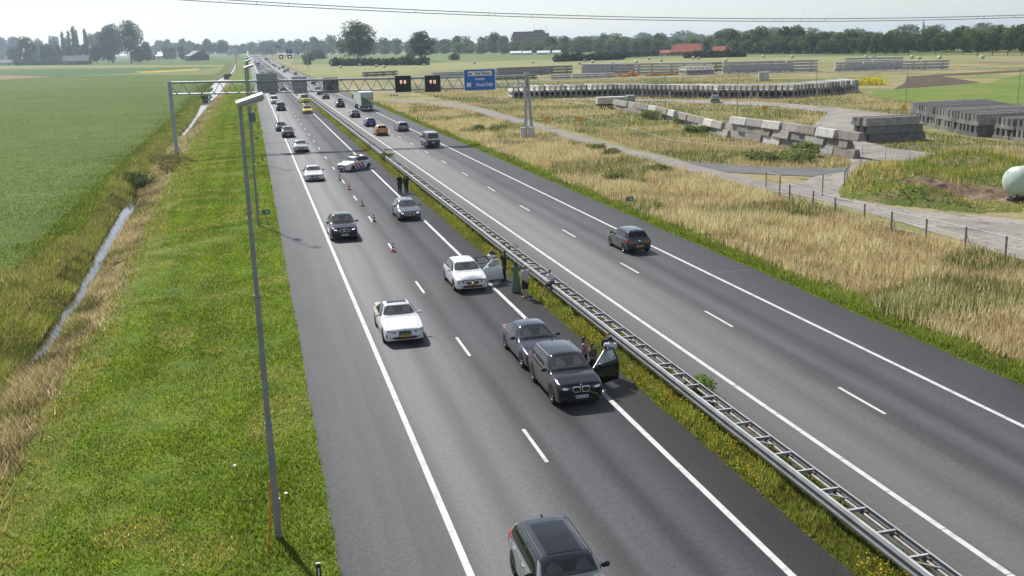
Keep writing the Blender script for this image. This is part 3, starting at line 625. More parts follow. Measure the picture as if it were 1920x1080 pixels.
    def mirrors(s, mt, sides=(-1,1)):
        T = s.T
        for sx in sides:
            b = MB(); y = T['cowl']+.30-s.hl; z = T['belt']+.07
            b.lathe([(.001,-.115),(.05,-.10),(.072,-.05),(.075,.03),(.06,.09),(.03,.112),(.001,.116)],(sx*(s.hw+.09),y,z),10,axis='X'); m_ = b.obj('mirror', mt, s.e)
            for v in m_.data.vertices: v.co.y = y+(v.co.y-y)*.75
            b = MB(); b.tube((sx*s.hw*.90,y+.02,z-.05),(sx*(s.hw+.02),y+.01,z-.03),.022,.02,6); b.obj('mirror_arm', TRIM, s.e)
    def details(s, handle=None):
        T = s.T; hb = T['belt']; cw = T['cowl']; hw = s.hw; f1, f2 = max(cw+.05, T['fo']+.47), s.fb
        for v in 'LR':
            s.line(v,[(f1,hb-.03),(f1-.02,.55),(f1+.06,.27)]); s.line(v,[(f2,hb),(f2,.27)]); s.line(v,[(f2+.95,hb),(f2+.90,.65),(f2+.68,.32)])
            s.line(v,[(f1+.06,.27),(f2+.68,.30)])
            for hx in (f2-.22, f2+.68):
                p = s.proj(v,hx,hb-.12,.012); b = MB(); b.box(tuple(p),(.025,.20,.028)); b.obj('door_handle', handle or s.pm, s.e)
        for sx in (-1,1): s.line('T',[(sx*hw*.80,cw-.06),(sx*hw*.72,.28)])
        s.line('T',[(-hw*.80,cw-.06),(hw*.80,cw-.06)],.016); 
        if s.lod > 1:
            for q in (-.22,.30):
                p0 = s.proj('F',q-.30,T['hood']+.055,.022); p1 = s.proj('F',q+.22,T['hood']+.075,.022); b = MB(); b.tube(p0,p1,.010,.008,5); b.obj('wiper', BLACK, s.e)
    def plate(s, view, z, txt, yellow=True, w_=.52):
        p = s.proj(view,0,z,.012); sg = -1 if view == 'F' else 1
        b = MB(); b.box((0,0,0),(w_,.012,.115)); o = b.obj('number_plate', YPLATE if yellow else WPLATE, s.e, (0,p.y+sg*.008,z))
        b = MB(); b.box((-w_/2+.022 if view=='F' else w_/2-.022,sg*.008,0),(.045,.004,.112)); b.obj('country_strip', PBLUE, o)
        if txt: text_obj('plate_text', txt, .105, BLACK, o, (.02*-sg,sg*.0085,-.036), (R(90),0,0 if view=='F' else math.pi), ext=.001, sx=.9)
    def badge(s, view, z, r_=.045, mt=CHROME, x=0):
        s.patch('badge',view,[(x+r_*math.cos(t),z+r_*math.sin(t)) for t in np.linspace(0,2*math.pi,13)[:-1]],mt,off=.010)
    def fin(s, mt):
        p = s.proj('T',0,s.T['rr']-.05,0); b = MB(); b.add([(-.02,-.1,0),(.02,-.1,0),(.025,.06,0),(-.025,.06,0),(-.008,.03,.07),(.008,.03,.07),(.006,.06,.065),(-.006,.06,.065)],[(0,1,5,4),(1,2,6,5),(2,3,7,6),(3,0,4,7),(4,5,6,7)]); b.obj('antenna_fin', mt, s.e, tuple(p))
    def front(s, kind, lit=False):
        T = s.T; n0 = T['nose']-.03; hw = s.hw; lm = DRL if lit else HLAMP; g = 1.14 if T['H'] > 1.5 else 1.04
        zl = n0-.06
        hl = {'bmw':[(hw*.44,zl-.11),(hw*.52,zl-.16),(hw*.88,zl-.10),(hw*.93,zl+.03),(hw*.74,zl+.02),(hw*.46,zl-.04)],
              'slim':[(hw*.40,zl-.05),(hw*.52,zl-.10),(hw*.86,zl-.02),(hw*.91,zl+.06),(hw*.80,zl+.05)],
              'round':[(hw*.62+.13*math.cos(t),zl-.07+.12*math.sin(t)) for t in np.linspace(0,6.283,15)[:-1]],
              'gen':[(hw*.50,zl-.14),(hw*.87,zl-.11),(hw*.93,zl+.03),(hw*.78,zl+.02),(hw*.50,zl-.04)]}
        hp = hl[{'bmw':'bmw','i4':'slim','volvo':'gen','merc':'gen','mini':'round','gen':'gen','box':'gen','police':'slim'}[kind]]
        if kind != 'mini': hp = rounded(hp,.03,3)
        s.mir('headlight','F',hp,HDARK,off=.007)
        cx, cz = sum(u for u,_ in hp)/len(hp), sum(v for _,v in hp)/len(hp)
        for k in (-.055,.055):
            s.mir('headlight_lens','F',[(cx+k+.035*math.cos(t),cz+k*.25+.032*math.sin(t)) for t in np.linspace(0,6.283,9)[:-1]],lm,off=.012,cut=.05)
        s.mir('headlight_strip','F',[(u*.5+cx*.5,v*.42+cz*.58-.012) for u,v in hp],HLAMP,off=.010)
        s.patch('lower_intake','F',rounded([(-hw*.62,.30),(hw*.62,.30),(hw*.58,.42),(-hw*.58,.42)],.05),TRIM,off=.006)
        if kind == 'bmw':
            for sx in (-1,1):
                k = [(sx*x*g,n0-.085+(z-n0+.085)*g) for x,z in [(.025,n0-.245),(.05,n0-.27),(.24,n0-.265),(.30,n0-.20),(.28,n0-.10),(.24,n0-.075),(.05,n0-.085),(.025,n0-.11)]]
                s.patch('grille_surround','F',rounded(k if sx>0 else k[::-1],.03),CHROME,off=.008); cx_, cz_ = sx*.16*g, n0-.085-.085*g
                k2 = [((x-cx_)*.86+cx_,(z-cz_)*.80+cz_) for x,z in k]; s.patch('grille','F',rounded(k2 if sx>0 else k2[::-1],.03),BLACK,off=.013)
            s.badge('F',n0-.035,.042,CHROME)
            for sx in (-1,1): s.patch('side_intake','F',rounded([(sx*hw*.50,.36),(sx*hw*.80,.36),(sx*hw*.86,.50),(sx*hw*.60,.47)][::sx],.04),TRIM,off=.006)
        elif kind == 'i4':
            s.patch('grille','F',rounded([(-.30,n0-.12),(-.24,n0-.06),(-.03,n0-.075),(.03,n0-.075),(.24,n0-.06),(.30,n0-.12),(.28,n0-.34),(.16,n0-.42),(-.16,n0-.42),(-.28,n0-.34)],.05),mat('closed_grille',(0.04,0.05,0.06),.15,.3),off=.009); s.badge('F',n0-.03,.042,CHROME)
            for sx in (-1,1):
                s.patch('side_intake','F',rounded([(sx*hw*.86,.34),(sx*hw*.92,.36),(sx*hw*.93,.54),(sx*hw*.88,.52)][::sx],.03),BLACK,off=.006)
                s.patch('bumper_blade','F',rounded([(sx*hw*.45,.27),(sx*hw*.88,.29),(sx*hw*.86,.34),(sx*hw*.50,.32)][::sx],.02),s.pm,off=.012)
        elif kind == 'volvo':
            s.patch('grille','F',rounded([(-.40,n0-.13),(.40,n0-.13),(.30,n0-.28),(-.30,n0-.28)],.07),BLACK,off=.008); s.badge('F',n0-.20,.065,CHROME)
        elif kind in ('merc','gen','police'):
            s.patch('grille','F',rounded([(-.40,n0-.08),(.40,n0-.08),(.34,n0-.24),(-.34,n0-.24)],.06),BLACK,off=.008); s.badge('F',n0-.15,.06,CHROME)
            for z in (n0-.13,n0-.19): s.line('F',[(-.34,z),(.34,z)],.012,'grille_bar',CHROME)
        elif kind == 'box':
            s.patch('grille','F',rounded([(-.55,n0-.10),(.55,n0-.10),(.55,n0-.28),(-.55,n0-.28)],.03),TRIM,off=.008)
        elif kind == 'mini':
            s.patch('grille','F',rounded([(-.35,.42),(.35,.42),(.42,.60),(-.42,.60)],.08),BLACK,off=.008)
    def rear(s, kind='gen'):
        T = s.T; hw = s.hw; zc = T['deck']-.13
        pl = {'gen':[(hw*.62,zc-.10),(hw*.93,zc-.10),(hw*.96,zc+.08),(hw*.84,zc+.10),(hw*.62,zc+.04)],'tall':[(hw*.86,zc-.25),(hw*.97,zc-.25),(hw*.97,zc+.22),(hw*.86,zc+.22)],'wide':[(hw*.45,zc-.03),(hw*.95,zc-.06),(hw*.96,zc+.06),(hw*.45,zc+.05)]}[kind]
        s.mir('tail_light','B',rounded(pl,.03),TLAMP,off=.008)
        for v, sgn in (('L',1),('R',-1)): s.patch('tail_light_side',v,rounded([(T['L']-.30,zc-.07),(T['L']-.10,zc-.09),(T['L']-.12,zc+.07),(T['L']-.28,zc+.05)],.03),TLAMP,off=.006)
        s.patch('rear_bumper_trim','B',rounded([(-hw*.80,.30),(hw*.80,.30),(hw*.78,.44),(-hw*.78,.44)],.05),TRIM,off=.006)
        s.line('B',[(-hw*.78,.58),(-hw*.74,zc-.12)],.010); s.line('B',[(hw*.78,.58),(hw*.74,zc-.12)],.010); s.line('B',[(-hw*.78,.58),(hw*.78,.58)],.012)
        s.badge('B',zc+.0,.05,CHROME)
    def std(s, fk='gen', rk='gen', mm=None, glass=GLASS, side=None, plate_f=None, plate_b=None, yf=True, yb=True, clad=None, lit=False, skip=()):
        s.glazing(glass, side, skip); s.wheels(clad); s.mirrors(mm or s.pm, (-1,) if ('L','front') in skip else (-1,1)); s.details(); s.fin(mm or s.pm)
        s.front(fk, lit); s.rear(rk)
        if plate_f is not None: s.plate('F',.46,plate_f,yf)
        if plate_b is not None: s.plate('B',.50 if s.T['H']<1.5 else .66,plate_b,yb)
        return s
    def door(s, which, ang, mt):
        """an opened left-hand door, hinged at its front edge"""
        T = s.T; hb, H = T['belt'], T['H']; f1 = max(T['cowl']+.06, T['fo']+.47); f2 = s.fb; f3 = f2+.93
        a, c = (f1, f2) if which == 'front' else (f2, f3)
        ln = c-a; hx = abs(s.proj('L',a+.1,hb-.2,0).x)
        e_ = link('door', None, s.e, (hx-.02,a-s.hl,0), (0,0,-R(ang)))
        th = (H-.10-hb)
        def xo(z): return -0.26*max(0,z-hb)/th*.9 - .05*max(0,(.55-z))
        if which == 'front': out = [(0,.34),(.08,.27),(ln-.02,.27),(ln,hb),(0,hb-.02)]; fr = [(.02,hb-.02),(ln,hb),(ln-.02,H-.09),(ln*.62,H-.09)]
        else: out = [(0,.27),(ln*.68,.30),(ln-.06,.62),(ln,hb),(0,hb)]; fr = [(0,hb),(ln,hb),(ln-.14,H-.12),(.0,H-.09)]
        def slab(name, poly, t, m_, xoff=0, hole=None):
            N = len(poly); V = []; F = []
            for sx in (0,-t):
                for y,z in poly: V.append((xo(z)+sx+xoff,y,z))
            if hole:
                for sx in (0,-t):
                    for y,z in hole: V.append((xo(z)+sx+xoff,y,z))
                for k in range(N):
                    j = (k+1)%N; F += [(k,j,2*N+j,2*N+k),(N+k,3*N+k,3*N+j,N+j),(k,N+k,N+j,j),(2*N+k,2*N+j,3*N+j,3*N+k)]
            else: F = [tuple(range(N)), tuple(range(2*N-1,N-1,-1))] + [(k,N+k,N+(k+1)%N,(k+1)%N) for k in range(N)]
            return link(name, py_mesh(name,V,F,[m_],False), e_)
        # outer skin as a gently bulged grid
        V=[]; F=[]; ny, nz = 6, 6
        lo = lambda y: float(np.interp(y,[p[0] for p in sorted(out[:3] if which=='front' else [(0,.27),(ln*.68,.30),(ln-.06,.62)])],[p[1] for p in sorted(out[:3] if which=='front' else [(0,.27),(ln*.68,.30),(ln-.06,.62)])]))
        for i in range(ny+1):
            y = ln*i/ny; z0_ = lo(min(y, ln-.06 if which!='front' else ln))
            for j in range(nz+1):
                z = z0_+(hb-z0_)*j/nz; V.append((.05*math.sin(math.pi*(j+.6)/(nz+.9))-.03,y,z))
        for i in range(ny):
            for j in range(nz): F.append((i*(nz+1)+j,(i+1)*(nz+1)+j,(i+1)*(nz+1)+j+1,i*(nz+1)+j+1))
        link('door_skin', py_mesh('door_skin',V,F,[mt]), e_)
        slab('door_liner', out, .07, CABIN, -.035)
        cx = sum(p[0] for p in fr)/4; cz = sum(p[1] for p in fr)/4
        hole = [((y-cx)*.86+cx,(z-cz)*.80+cz) for y,z in fr]
        slab('window_frame', fr, .04, s.pm if which=='front' and mt is not None and s.T['H']<1.5 else TRIM, -.02, hole)
        slab('window_pane', hole, .006, mat('door_glass',(0.55,0.62,0.60),.03,0,alpha=.28,spec=.8), -.035)
        b = MB(); b.box((.035,ln-.2,hb-.12),(.03,.2,.03)); b.obj('door_handle', s.pm, e_)
        if which == 'front':
            b = MB(); b.lathe([(.001,-.115),(.05,-.10),(.075,-.05),(.078,.03),(.06,.09),(.001,.112)],(.13,.26,hb+.08),10,axis='X'); b.obj('mirror', mt if s.T['H']<1.5 else TRIM, e_)
        s.patch('door_opening','L',rounded([(a+.03,.30),(c-.03,.30),(c-.03,hb-.02),(c-.03,H-.12),(max(a+.4,T['rf']+.15) if which=='front' else a+.03,H-.12),(a+.03,hb-.02)],.06),CABIN,off=.010)
        s.patch('seat','L',rounded([(a+ln*.35,.36),(a+ln*.95,.36),(a+ln*1.0,H-.30),(a+ln*.82,H-.30),(a+ln*.75,.62),(a+ln*.35,.60)],.06),SEAT,off=.016)
# ---- simple mesh for far traffic
SIMPLE = {}
def simple_car(typ):
    if typ in SIMPLE: return SIMPLE[typ]
    T = TYPES[typ]; A, ss = body_grid(T, 0); S, N, _ = A.shape; V = [tuple(v) for v in A.reshape(-1,3)]; F=[]; MI=[]
    for i in range(S-1):
        sm = (ss[i]+ss[i+1])/2
        for k in range(N):
            F.append((i*N+k,i*N+(k+1)%N,(i+1)*N+(k+1)%N,(i+1)*N+k)); kk = min(k,N-1-k); g = 0
            if kk in (7,8) and T['cowl'] < sm < T['rf']-.05: g = 1
            if kk in (7,8) and T['rr']+.05 < sm < T['rt']: g = 1
            if kk == 6 and T['cowl']+.1 < sm < min(T['rr']+.3,T['rt']-.1): g = 1
            MI.append(g)
    F += [tuple(range(N-1,-1,-1)), tuple(range((S-1)*N,S*N))]; MI += [0,0]
    b = MB(); b.v = V; b.f = F; b.m = MI; b.sm = [False]*len(F)
    for sy in (T['fo'],T['fo']+T['wb']):
        for sx in (-1,1): b.lathe([(0,-.11),(T['wr'],-.11),(T['wr'],.11),(0,.11)],(sx*(T['W']/2-.10),sy-T['L']/2,T['wr']),12,2,'X',False)
    hl, hw = T['L']/2, T['W']/2
    for sx in (-1,1):
        b.box((sx*hw*.66,-hl+.05,T['nose']-.12),(.30,.12,.11),3); b.box((sx*hw*.76,hl-.035,T['deck']-.14),(.22,.10,.16),4); b.box((sx*(hw+.08),T['cowl']+.3-hl,T['belt']+.06),(.16,.09,.13),5)
    b.box((0,-hl+.02,T['nose']-.18),(.7,.1,.12),5); b.box((0,-hl-.005,.44),(.5,.04,.11),6); b.box((0,hl+.005,.55),(.5,.04,.11),6); b.box((0,-hl+.05,.33),(T['W']*.6,.1,.12),5); b.box((0,hl-.06,.35),(T['W']*.7,.12,.16),5)
    me = b.mesh('car'); bb = bmesh.new(); bb.from_mesh(me); bmesh.ops.recalc_face_normals(bb, faces=bb.faces); bb.to_mesh(me); bb.free()
    for mm in (paint('base',(0.4,.4,.4)),GLASS,RUBBER,HLAMP,TLAMP,BLACK,YPLATE): me.materials.append(mm)
    SIMPLE[typ] = me; return me
def far_car(typ, pm, x, y, heading, label, group, cat='car'):
    o = link('car', simple_car(typ), None, (x,y,0.004), (0,0,heading)); o.material_slots[0].link = 'OBJECT'; o.material_slots[0].material = pm
    return tag(o, label, cat, group)
PI = math.pi
WHITE = paint('white',(0.74,0.75,0.76)); BLACKP = paint('black',(0.007,0.008,0.009),0,.18); DGREY = paint('dark_grey',(0.018,0.021,0.026),.2,.22); MGREY = paint('grey',(0.13,0.145,0.165),.4)
SILVER = paint('silver',(0.42,0.43,0.44),.7); BLUEGREY = paint('blue_grey',(0.022,0.026,0.040),.3,.22); BLUEP = paint('blue',(0.012,0.045,0.19),.3); ORANGE = paint('copper',(0.55,0.22,0.03),.3); YELLOW = paint('signal_yellow',(0.80,0.66,0.03)); SAGE = paint('sage_grey',(0.34,0.37,0.36),.5); BROWNG = paint('anthracite',(0.014,0.014,0.016),.2,.22); REDP = paint('red',(0.35,0.02,0.02)); NAVY = paint('navy',(0.014,0.02,0.06),.4); CREAM = paint('pearl',(0.62,0.62,0.60))
# --- crossing crash scene, nearest first
c = Car('mini', SAGE, 'sage grey small hatchback with black roof, nearest car at the bottom edge', loc=(6.33,21.38,0), rim=DKALLOY)
c.std('mini','tall',BLACK,GLASS,GLASSD,'90-XKT','90-XKT')
hw, T = c.hw, c.T
c.patch('roof_panel','T',rounded([(-hw*.76,T['rf']-.14),(hw*.76,T['rf']-.14),(hw*.77,T['rr']+.10),(-hw*.77,T['rr']+.10)],.12),paint('roof_black',(0.030,0.036,0.042),.2,.12),off=.006)
c.patch('sunroof','T',rounded([(-hw*.50,T['rf']+.06),(hw*.50,T['rf']+.06),(hw*.50,T['rr']-.42),(-hw*.50,T['rr']-.42)],.05),GLASSD,off=.014); c.line('T',[(-hw*.52,T['rf']+.66),(hw*.52,T['rf']+.66)],.02)
for sx in (-1,1):
    b = MB(); b.tube(c.proj('T',sx*hw*.66,T['rf']+.05,.03),c.proj('T',sx*hw*.66,T['rr']-.1,.03),.016,.016,6); b.obj('roof_rail', TRIM, c.e)
c = Car('coupe4', WHITE, 'white electric coupe with glass sunroof and closed grille passing the crash', loc=(5.85,46.05,0), rim=DKALLOY)
c.std('i4','wide',None,GLASS,GLASSD,'V-159-RV','V-159-RV'); hw, T = c.hw, c.T
c.patch('sunroof','T',rounded([(-hw*.50,T['rf']+.10),(hw*.50,T['rf']+.10),(hw*.48,T['rf']+.85),(-hw*.48,T['rf']+.85)],.06),GLASSD,off=.008)
c = Car('suv', BLACKP, 'black compact SUV with open driver door, foremost of the two touching cars', loc=(10.90,35.72,0))
c.std('bmw','wide',BLACKP,GLASS,GLASSD,'BN DE 435','BN DE 435',False,False,clad=TRIM,skip=(('L','front'),)); c.door('front',62,BLACKP)
hw, T = c.hw, c.T
for sx in (-1,1):
    p0, p1 = c.proj('T',sx*hw*.70,T['rf']+.05,.035), c.proj('T',sx*hw*.70,T['rr']-.05,.035); b = MB(); b.tube(p0,p1,.018,.018,6); b.obj('roof_rail', CHROME, c.e)
c.line('L',[(c.T['cowl']+.3,c.T['belt']+.02),(c.T['rr']+.3,c.T['belt']+.03)],.016,'chrome_strip',CHROME); c.line('R',[(c.T['cowl']+.3,c.T['belt']+.02),(c.T['rr']+.3,c.T['belt']+.03)],.016,'chrome_strip',CHROME)
c = Car('sedan', BLUEGREY, 'dark blue-grey saloon run into the back of the black SUV', loc=(10.93,40.40,0))
c.std('bmw','gen',BLUEGREY,GLASS,GLASSD,'L-482-ZB','L-482-ZB')
c = Car('hatch', WHITE, 'white hatchback with crumpled bonnet and two open doors by the standing people', loc=(10.84,54.45,0), over=dict(L=4.37,fo=.90,wb=2.65,H=1.44,rr=3.50,cowl=1.22,rf=2.02))
c.std('volvo','tall',WHITE,GLASS,GLASSD,'37-ZPB-7',None,skip=(('L','front'),('L','rear'))); c.door('front',72,WHITE); c.door('rear',66,WHITE)
# buckled bonnet: raised ridge and a torn edge
rs = random.Random(3); V=[]; F=[]; n_ = 14
for i in range(n_+1):
    for j in range(6):
        x = -.60+1.2*i/n_; s_ = .10+.10*j; q = c.proj('T',x,s_,.008); h_ = [.0,.05,.10,.06,.02,.0][j]*(.6+.8*abs(math.sin(i*1.3+j*.4)))*(1-.6*abs(x)/.6)+rs.uniform(0,.012); V.append((q.x,q.y,q.z+h_))
for i in range(n_):
    for j in range(5): F.append((i*6+j,i*6+j+1,(i+1)*6+j+1,(i+1)*6+j))
link('crumpled_bonnet', py_mesh('crumple',V,F,[WHITE]), c.e)
c.patch('bonnet_gap','F',rounded([(-.55,c.T['nose']-.075),(.55,c.T['nose']-.075),(.50,c.T['nose']-.115),(-.50,c.T['nose']-.115)],.02),GAP,off=.010)
c = Car('hatch', MGREY, 'grey hatchback with small roof beacon stopped behind the police officers', loc=(11.15,78.75,0), over=dict(L=4.32,H=1.43))
c.std('bmw','gen',MGREY,GLASS,GLASSD,'G-921-KF',None,lit=True)
p = c.proj('T',.28,c.T['rr']-.7,0); b = MB(); b.lathe([(.0,.12),(.04,.11),(.06,.05),(.06,.0)],(0,0,0),10); b.obj('beacon', mat('beacon_white',(.7,.72,.8),.2), c.e, tuple(p))
c = Car('bigsuv', DGREY, 'dark grey SUV with lit headlights passing beside the cones', loc=(5.52,72.45,0), over=dict(rr=3.35))
c.std('bmw','wide',DGREY,GLASS,GLASSD,'HB KM 91','',False,False,lit=True,clad=TRIM)
c = Car('sedan', WHITE, 'white saloon with black mirrors passing left of the police car', loc=(5.53,106.1,0))
c.std('merc','gen',BLACK,GLASS,GLASSD,'H-604-DN',None,False)
c = Car('hatch', WHITE, 'white police hatchback with red and blue stripes parked across the lane', 'police car', loc=(10.40,112.15,0), heading=R(-44.4), over=dict(L=4.42,W=1.80,H=1.56,wb=2.73,belt=1.0,hood=1.02,nose=.84), rim=ALLOY)
c.std('police','gen',WHITE,GLASS,GLASSD,'K-738-BH',None)
PRED = mat('police_red',(0.62,0.03,0.04),.35); PBLU = mat('police_blue',(0.015,0.06,0.42),.35)
for v in 'LR':
    for k in range(3):
        s0 = 1.05+.52*k
        c.patch('livery_stripe',v,[(s0,.92),(s0+.32,.92),(s0+.58,.58),(s0+.26,.58)],PRED,off=.007); c.patch('livery_stripe',v,[(s0+.26,.58),(s0+.58,.58),(s0+.84,.26),(s0+.52,.26)],PBLU,off=.0075)
    c.patch('livery_stripe',v,[(.55,.80),(.78,.82),(.95,.74),(.70,.70)],PRED,off=.007)
for sx in (-1,1): c.patch('livery_stripe','F',[(sx*.30,.62),(sx*.55,.62),(sx*.72,.50),(sx*.46,.48)][::sx],PRED if sx > 0 else PBLU,off=.010)
p = c.proj('T',0,(c.T['rf']+c.T['rr'])/2-.35,0)
b = MB(); b.box((0,0,.05),(1.15,.28,.06)); lb = b.obj('light_bar', TRIM, c.e, tuple(p))
for x, m_ in ((-.42,PBLU),(0,WPLATE),(.42,AMBER)):
    b = MB(); b.box((x,0,.11),(.34,.26,.07)); b.obj('beacon', m_, lb)
for v in 'LR':
    pp = c.proj(v,2.65,.80,.010); text_obj('livery_text','POLITIE',.17,PBLU,c.e,tuple(pp),(R(90),0,R(90) if v=='L' else R(-90)),ext=.001)
# --- cars coming through beyond the crash
c = Car('sedan', SILVER, 'silver saloon with yellow plate on the gantry shadow', loc=(5.75,137.0,0), lod=1); c.std('merc','gen',None,GLASS,GLASSD,'',None)
c = Car('suv', BROWNG, 'black car with pale bonnet ahead of the car carrying a bike', loc=(4.95,160.4,0), lod=1); c.std('gen','gen',None,GLASS,GLASSD,'',None)
c = Car('wagon', DGREY, 'dark estate car with an upright bike on its roof', loc=(4.35,173.6,0), lod=1); c.std('gen','gen',None,GLASS,GLASSD,'',None)
bk = empty('bicycle', (4.1,173.2,1.50), 0, 'bicycle standing upright on the roof of the dark estate car', 'bicycle')
for y in (-.5,.55):
    b = MB(); 
    for k in range(16):
        t0, t1 = 2*PI*k/16, 2*PI*(k+1)/16; b.tube((0,y+.33*math.cos(t0),.38+.33*math.sin(t0)),(0,y+.33*math.cos(t1),.38+.33*math.sin(t1)),.018,.018,5)
    b.obj('wheel', RUBBER, bk)
b = MB(); b.tube((0,-.5,.38),(0,-.35,1.05),.02); b.tube((0,-.35,.95),(0,.15,.95),.02); b.tube((0,-.42,.75),(0,.05,.40),.02); b.tube((0,.15,1.0),(0,.05,.40),.02); b.tube((0,.15,.92),(0,.55,.38),.016); b.tube((0,.05,.4),(0,.55,.38),.016); b.obj('frame', BLACK, bk)
b = MB(); b.tube((-.25,-.36,1.08),(.25,-.36,1.08),.016); b.obj('handlebar', BLACK, bk); b = MB(); b.box((0,.16,1.02),(.12,.24,.05)); b.obj('saddle', BLACK, bk); b = MB(); b.box((0,0,.02),(.12,1.3,.05)); b.obj('carrier_rail', GALV, bk)
c = Car('boxsuv', DGREY, 'boxy dark off-roader with pale bonnet in front of the white van', loc=(6.05,230.9,0), lod=1); c.std('box','tall',BLACK,GLASS,GLASSD,'',None,False)
c = Car('van', WHITE, 'white and lilac delivery van behind the boxy off-roader', 'van', loc=(5.45,261.5,0), lod=1); c.std('gen','tall',None,GLASS,GLASSD,'',None); c.patch('livery_panel','R',rounded([(1.6,.5),(3.6,.5),(3.3,1.05),(1.4,1.05)],.1),mat('livery_lilac',(.30,.16,.50),.4),off=.006)
c = Car('wagon', YELLOW, 'bright yellow emergency response car on the inner lane', 'emergency car', loc=(11.1,217.6,0), lod=1, over=dict(H=1.62,W=1.95)); c.std('gen','gen',None,GLASS,GLASSD,'',None)
p = c.proj('T',0,2.5,0); b = MB(); b.box((0,0,.07),(1.2,.3,.12)); b.obj('light_bar', PBLU, c.e, tuple(p)); c.patch('grille_panel','F',rounded([(-.55,.45),(.55,.45),(.55,.64),(-.55,.64)],.05),TRIM,off=.012)
far_car('van', YELLOW, 12.6, 262, .2, 'yellow emergency van behind the bright yellow response car', None, 'emergency van')
# --- traffic driving away on the right carriageway
c = Car('small', paint('steel_grey',(0.045,0.052,0.060),.4,.24), 'dark grey small hatchback driving away alone on the right carriageway', loc=(23.02,60.55,0), heading=PI); c.std('gen','gen',BLACK,GLASS,GLASSD,None,'6-XKX-56')
c = Car('van', SILVER, 'silver and black passenger van driving away near the gantry', 'van', loc=(22.80,134.6,0), heading=PI, lod=1); c.std('gen','tall',BLACK,GLASSD,GLASSD,None,'',yb=False)
c.patch('lower_tailgate','B',rounded([(-c.hw*.84,.35),(c.hw*.84,.35),(c.hw*.84,.98),(-c.hw*.84,.98)],.06),TRIM,off=.007)
for v in 'LR': c.patch('lower_side',v,rounded([(.5,.32),(4.7,.34),(4.75,.72),(.45,.70)],.06),TRIM,off=.004)
for typ, pm, x, y, lab in (('suv',ORANGE,18.75,155.8,'copper orange crossover driving away in the inner lane'),('wagon',MGREY,22.85,161.7,'grey estate car with red lights driving away in the outer lane'),('hatch',BLUEP,19.2,174.4,'blue hatchback driving away ahead of the orange crossover'),
    ('sedan',DGREY,19.05,198.6,'charcoal saloon driving away ahead of the blue hatchback'),('bigsuv',BROWNG,19.3,234.1,'tall black people carrier driving away level with the truck'),('sedan',BLACKP,19.1,275.6,'black saloon driving away ahead of the tall black people carrier')):
    c = Car(typ, pm, lab, loc=(x,y,0), heading=PI, lod=1); c.std('gen','gen',None,GLASSD if pm is not ORANGE else GLASS,GLASSD,None,'',yb=(pm is MGREY),clad=TRIM if typ in('suv',) else None)
    if typ == 'bigsuv':
        b = MB(); p = c.proj('T',0,2.2,0); b.box((0,0,.16),(1.0,1.9,.30)); rb = b.obj('roof_box', BLACK, c.e, tuple(p)); mo = rb.modifiers.new('b','BEVEL'); mo.width = .12; mo.segments = 3
# --- articulated truck
tr = empty('articulated_truck', (23.35,214.1,0), 0, 'white articulated truck with green swoosh on its rear doors', 'truck')
TWHITE = mat('trailer_white',(0.66,0.68,0.67),.45,0,(0.58,0.60,0.59),.6)
b = MB(); b.box((0,6.8,2.55),(2.5,13.4,2.75)); b.obj('trailer_body', TWHITE, tr)
b = MB(); b.box((0,6.8,3.955),(2.54,13.44,.06)); b.obj('roof_edge', mat('alu',(.6,.6,.6),.4,.6), tr)
for sx in (-1,1):
    b = MB(); b.box((sx*.61,.085,2.55),(1.16,.04,2.55)); d = b.obj('rear_door', mat('door_pale_blue',(0.52,0.60,0.66),.4), tr)
    b = MB(); b.tube((sx*.2,.05,1.3),(sx*.2,.05,3.8),.025); b.tube((sx*1.0,.05,1.3),(sx*1.0,.05,3.8),.025); b.obj('locking_bar', GALV, d)
GREEN = mat('livery_green',(0.03,0.22,0.07),.4)
b = MB(); pts = [(-1.17,1.32),(.78,1.32)]+[(.95-1.95*t*.55-.0,1.55+1.75*t**1.3) for t in np.linspace(0,1,8)][:0]+[(1.0,1.62),(.70,1.95),(.30,2.30),(-.15,2.62),(-.62,2.88),(-1.17,3.05)]; b.prism(pts,0,.012); b.obj('livery_swoosh', GREEN, tr, (0,.062,0), (R(90),0,0))
b = MB(); b.lathe([(0,0),(.34,0),(.34,.014),(0,.014)],n=20); b.obj('livery_disc', mat('livery_orange',(0.75,0.40,0.03),.4), tr, (.55,.058,2.75), (R(90),0,0))
for sx in (-1,1):
    b = MB(); b.box((sx*1.23,.07,2.55),(.07,.06,2.7)); b.obj('door_post', TRIM, tr)
    b = MB(); b.box((sx*.85,.02,.92),(.45,.08,.18)); b.obj('tail_light', TLAMP, tr)
    b = MB(); b.prism([(2.0,1.35),(5.5,1.35),(7.5,3.7),(4.0,3.7)],0,.012); 
    b.obj('side_livery', mat('livery_pale_green',(.48,.58,.50),.4), tr, (sx*1.255+(.012 if sx<0 else 0),0,0), (R(90),0,R(90)) )
b = MB(); b.box((0,.12,1.13),(2.5,.18,.14)); b.obj('rear_sill', TRIM, tr); b = MB(); b.box((0,.05,.62),(2.4,.10,.14)); b.obj('underrun_bar', WHITEP, tr); b = MB(); b.box((0,-.01,.62),(.5,.02,.12)); b.obj('number_plate', WPLATE, tr)
b = MB(); b.box((0,6.8,1.05),(1.0,13,.22)); b.obj('chassis', BLACK, tr); b = MB(); b.box((-1.15,6.2,.75),(.05,3.5,.55)); b.obj('side_skirt', WHITEP, tr); b = MB(); b.box((1.15,6.2,.75),(.05,3.5,.55)); b.obj('side_skirt', WHITEP, tr)
tw_, rw_ = wheel_meshes(.50, ALLOY, 6, .34)
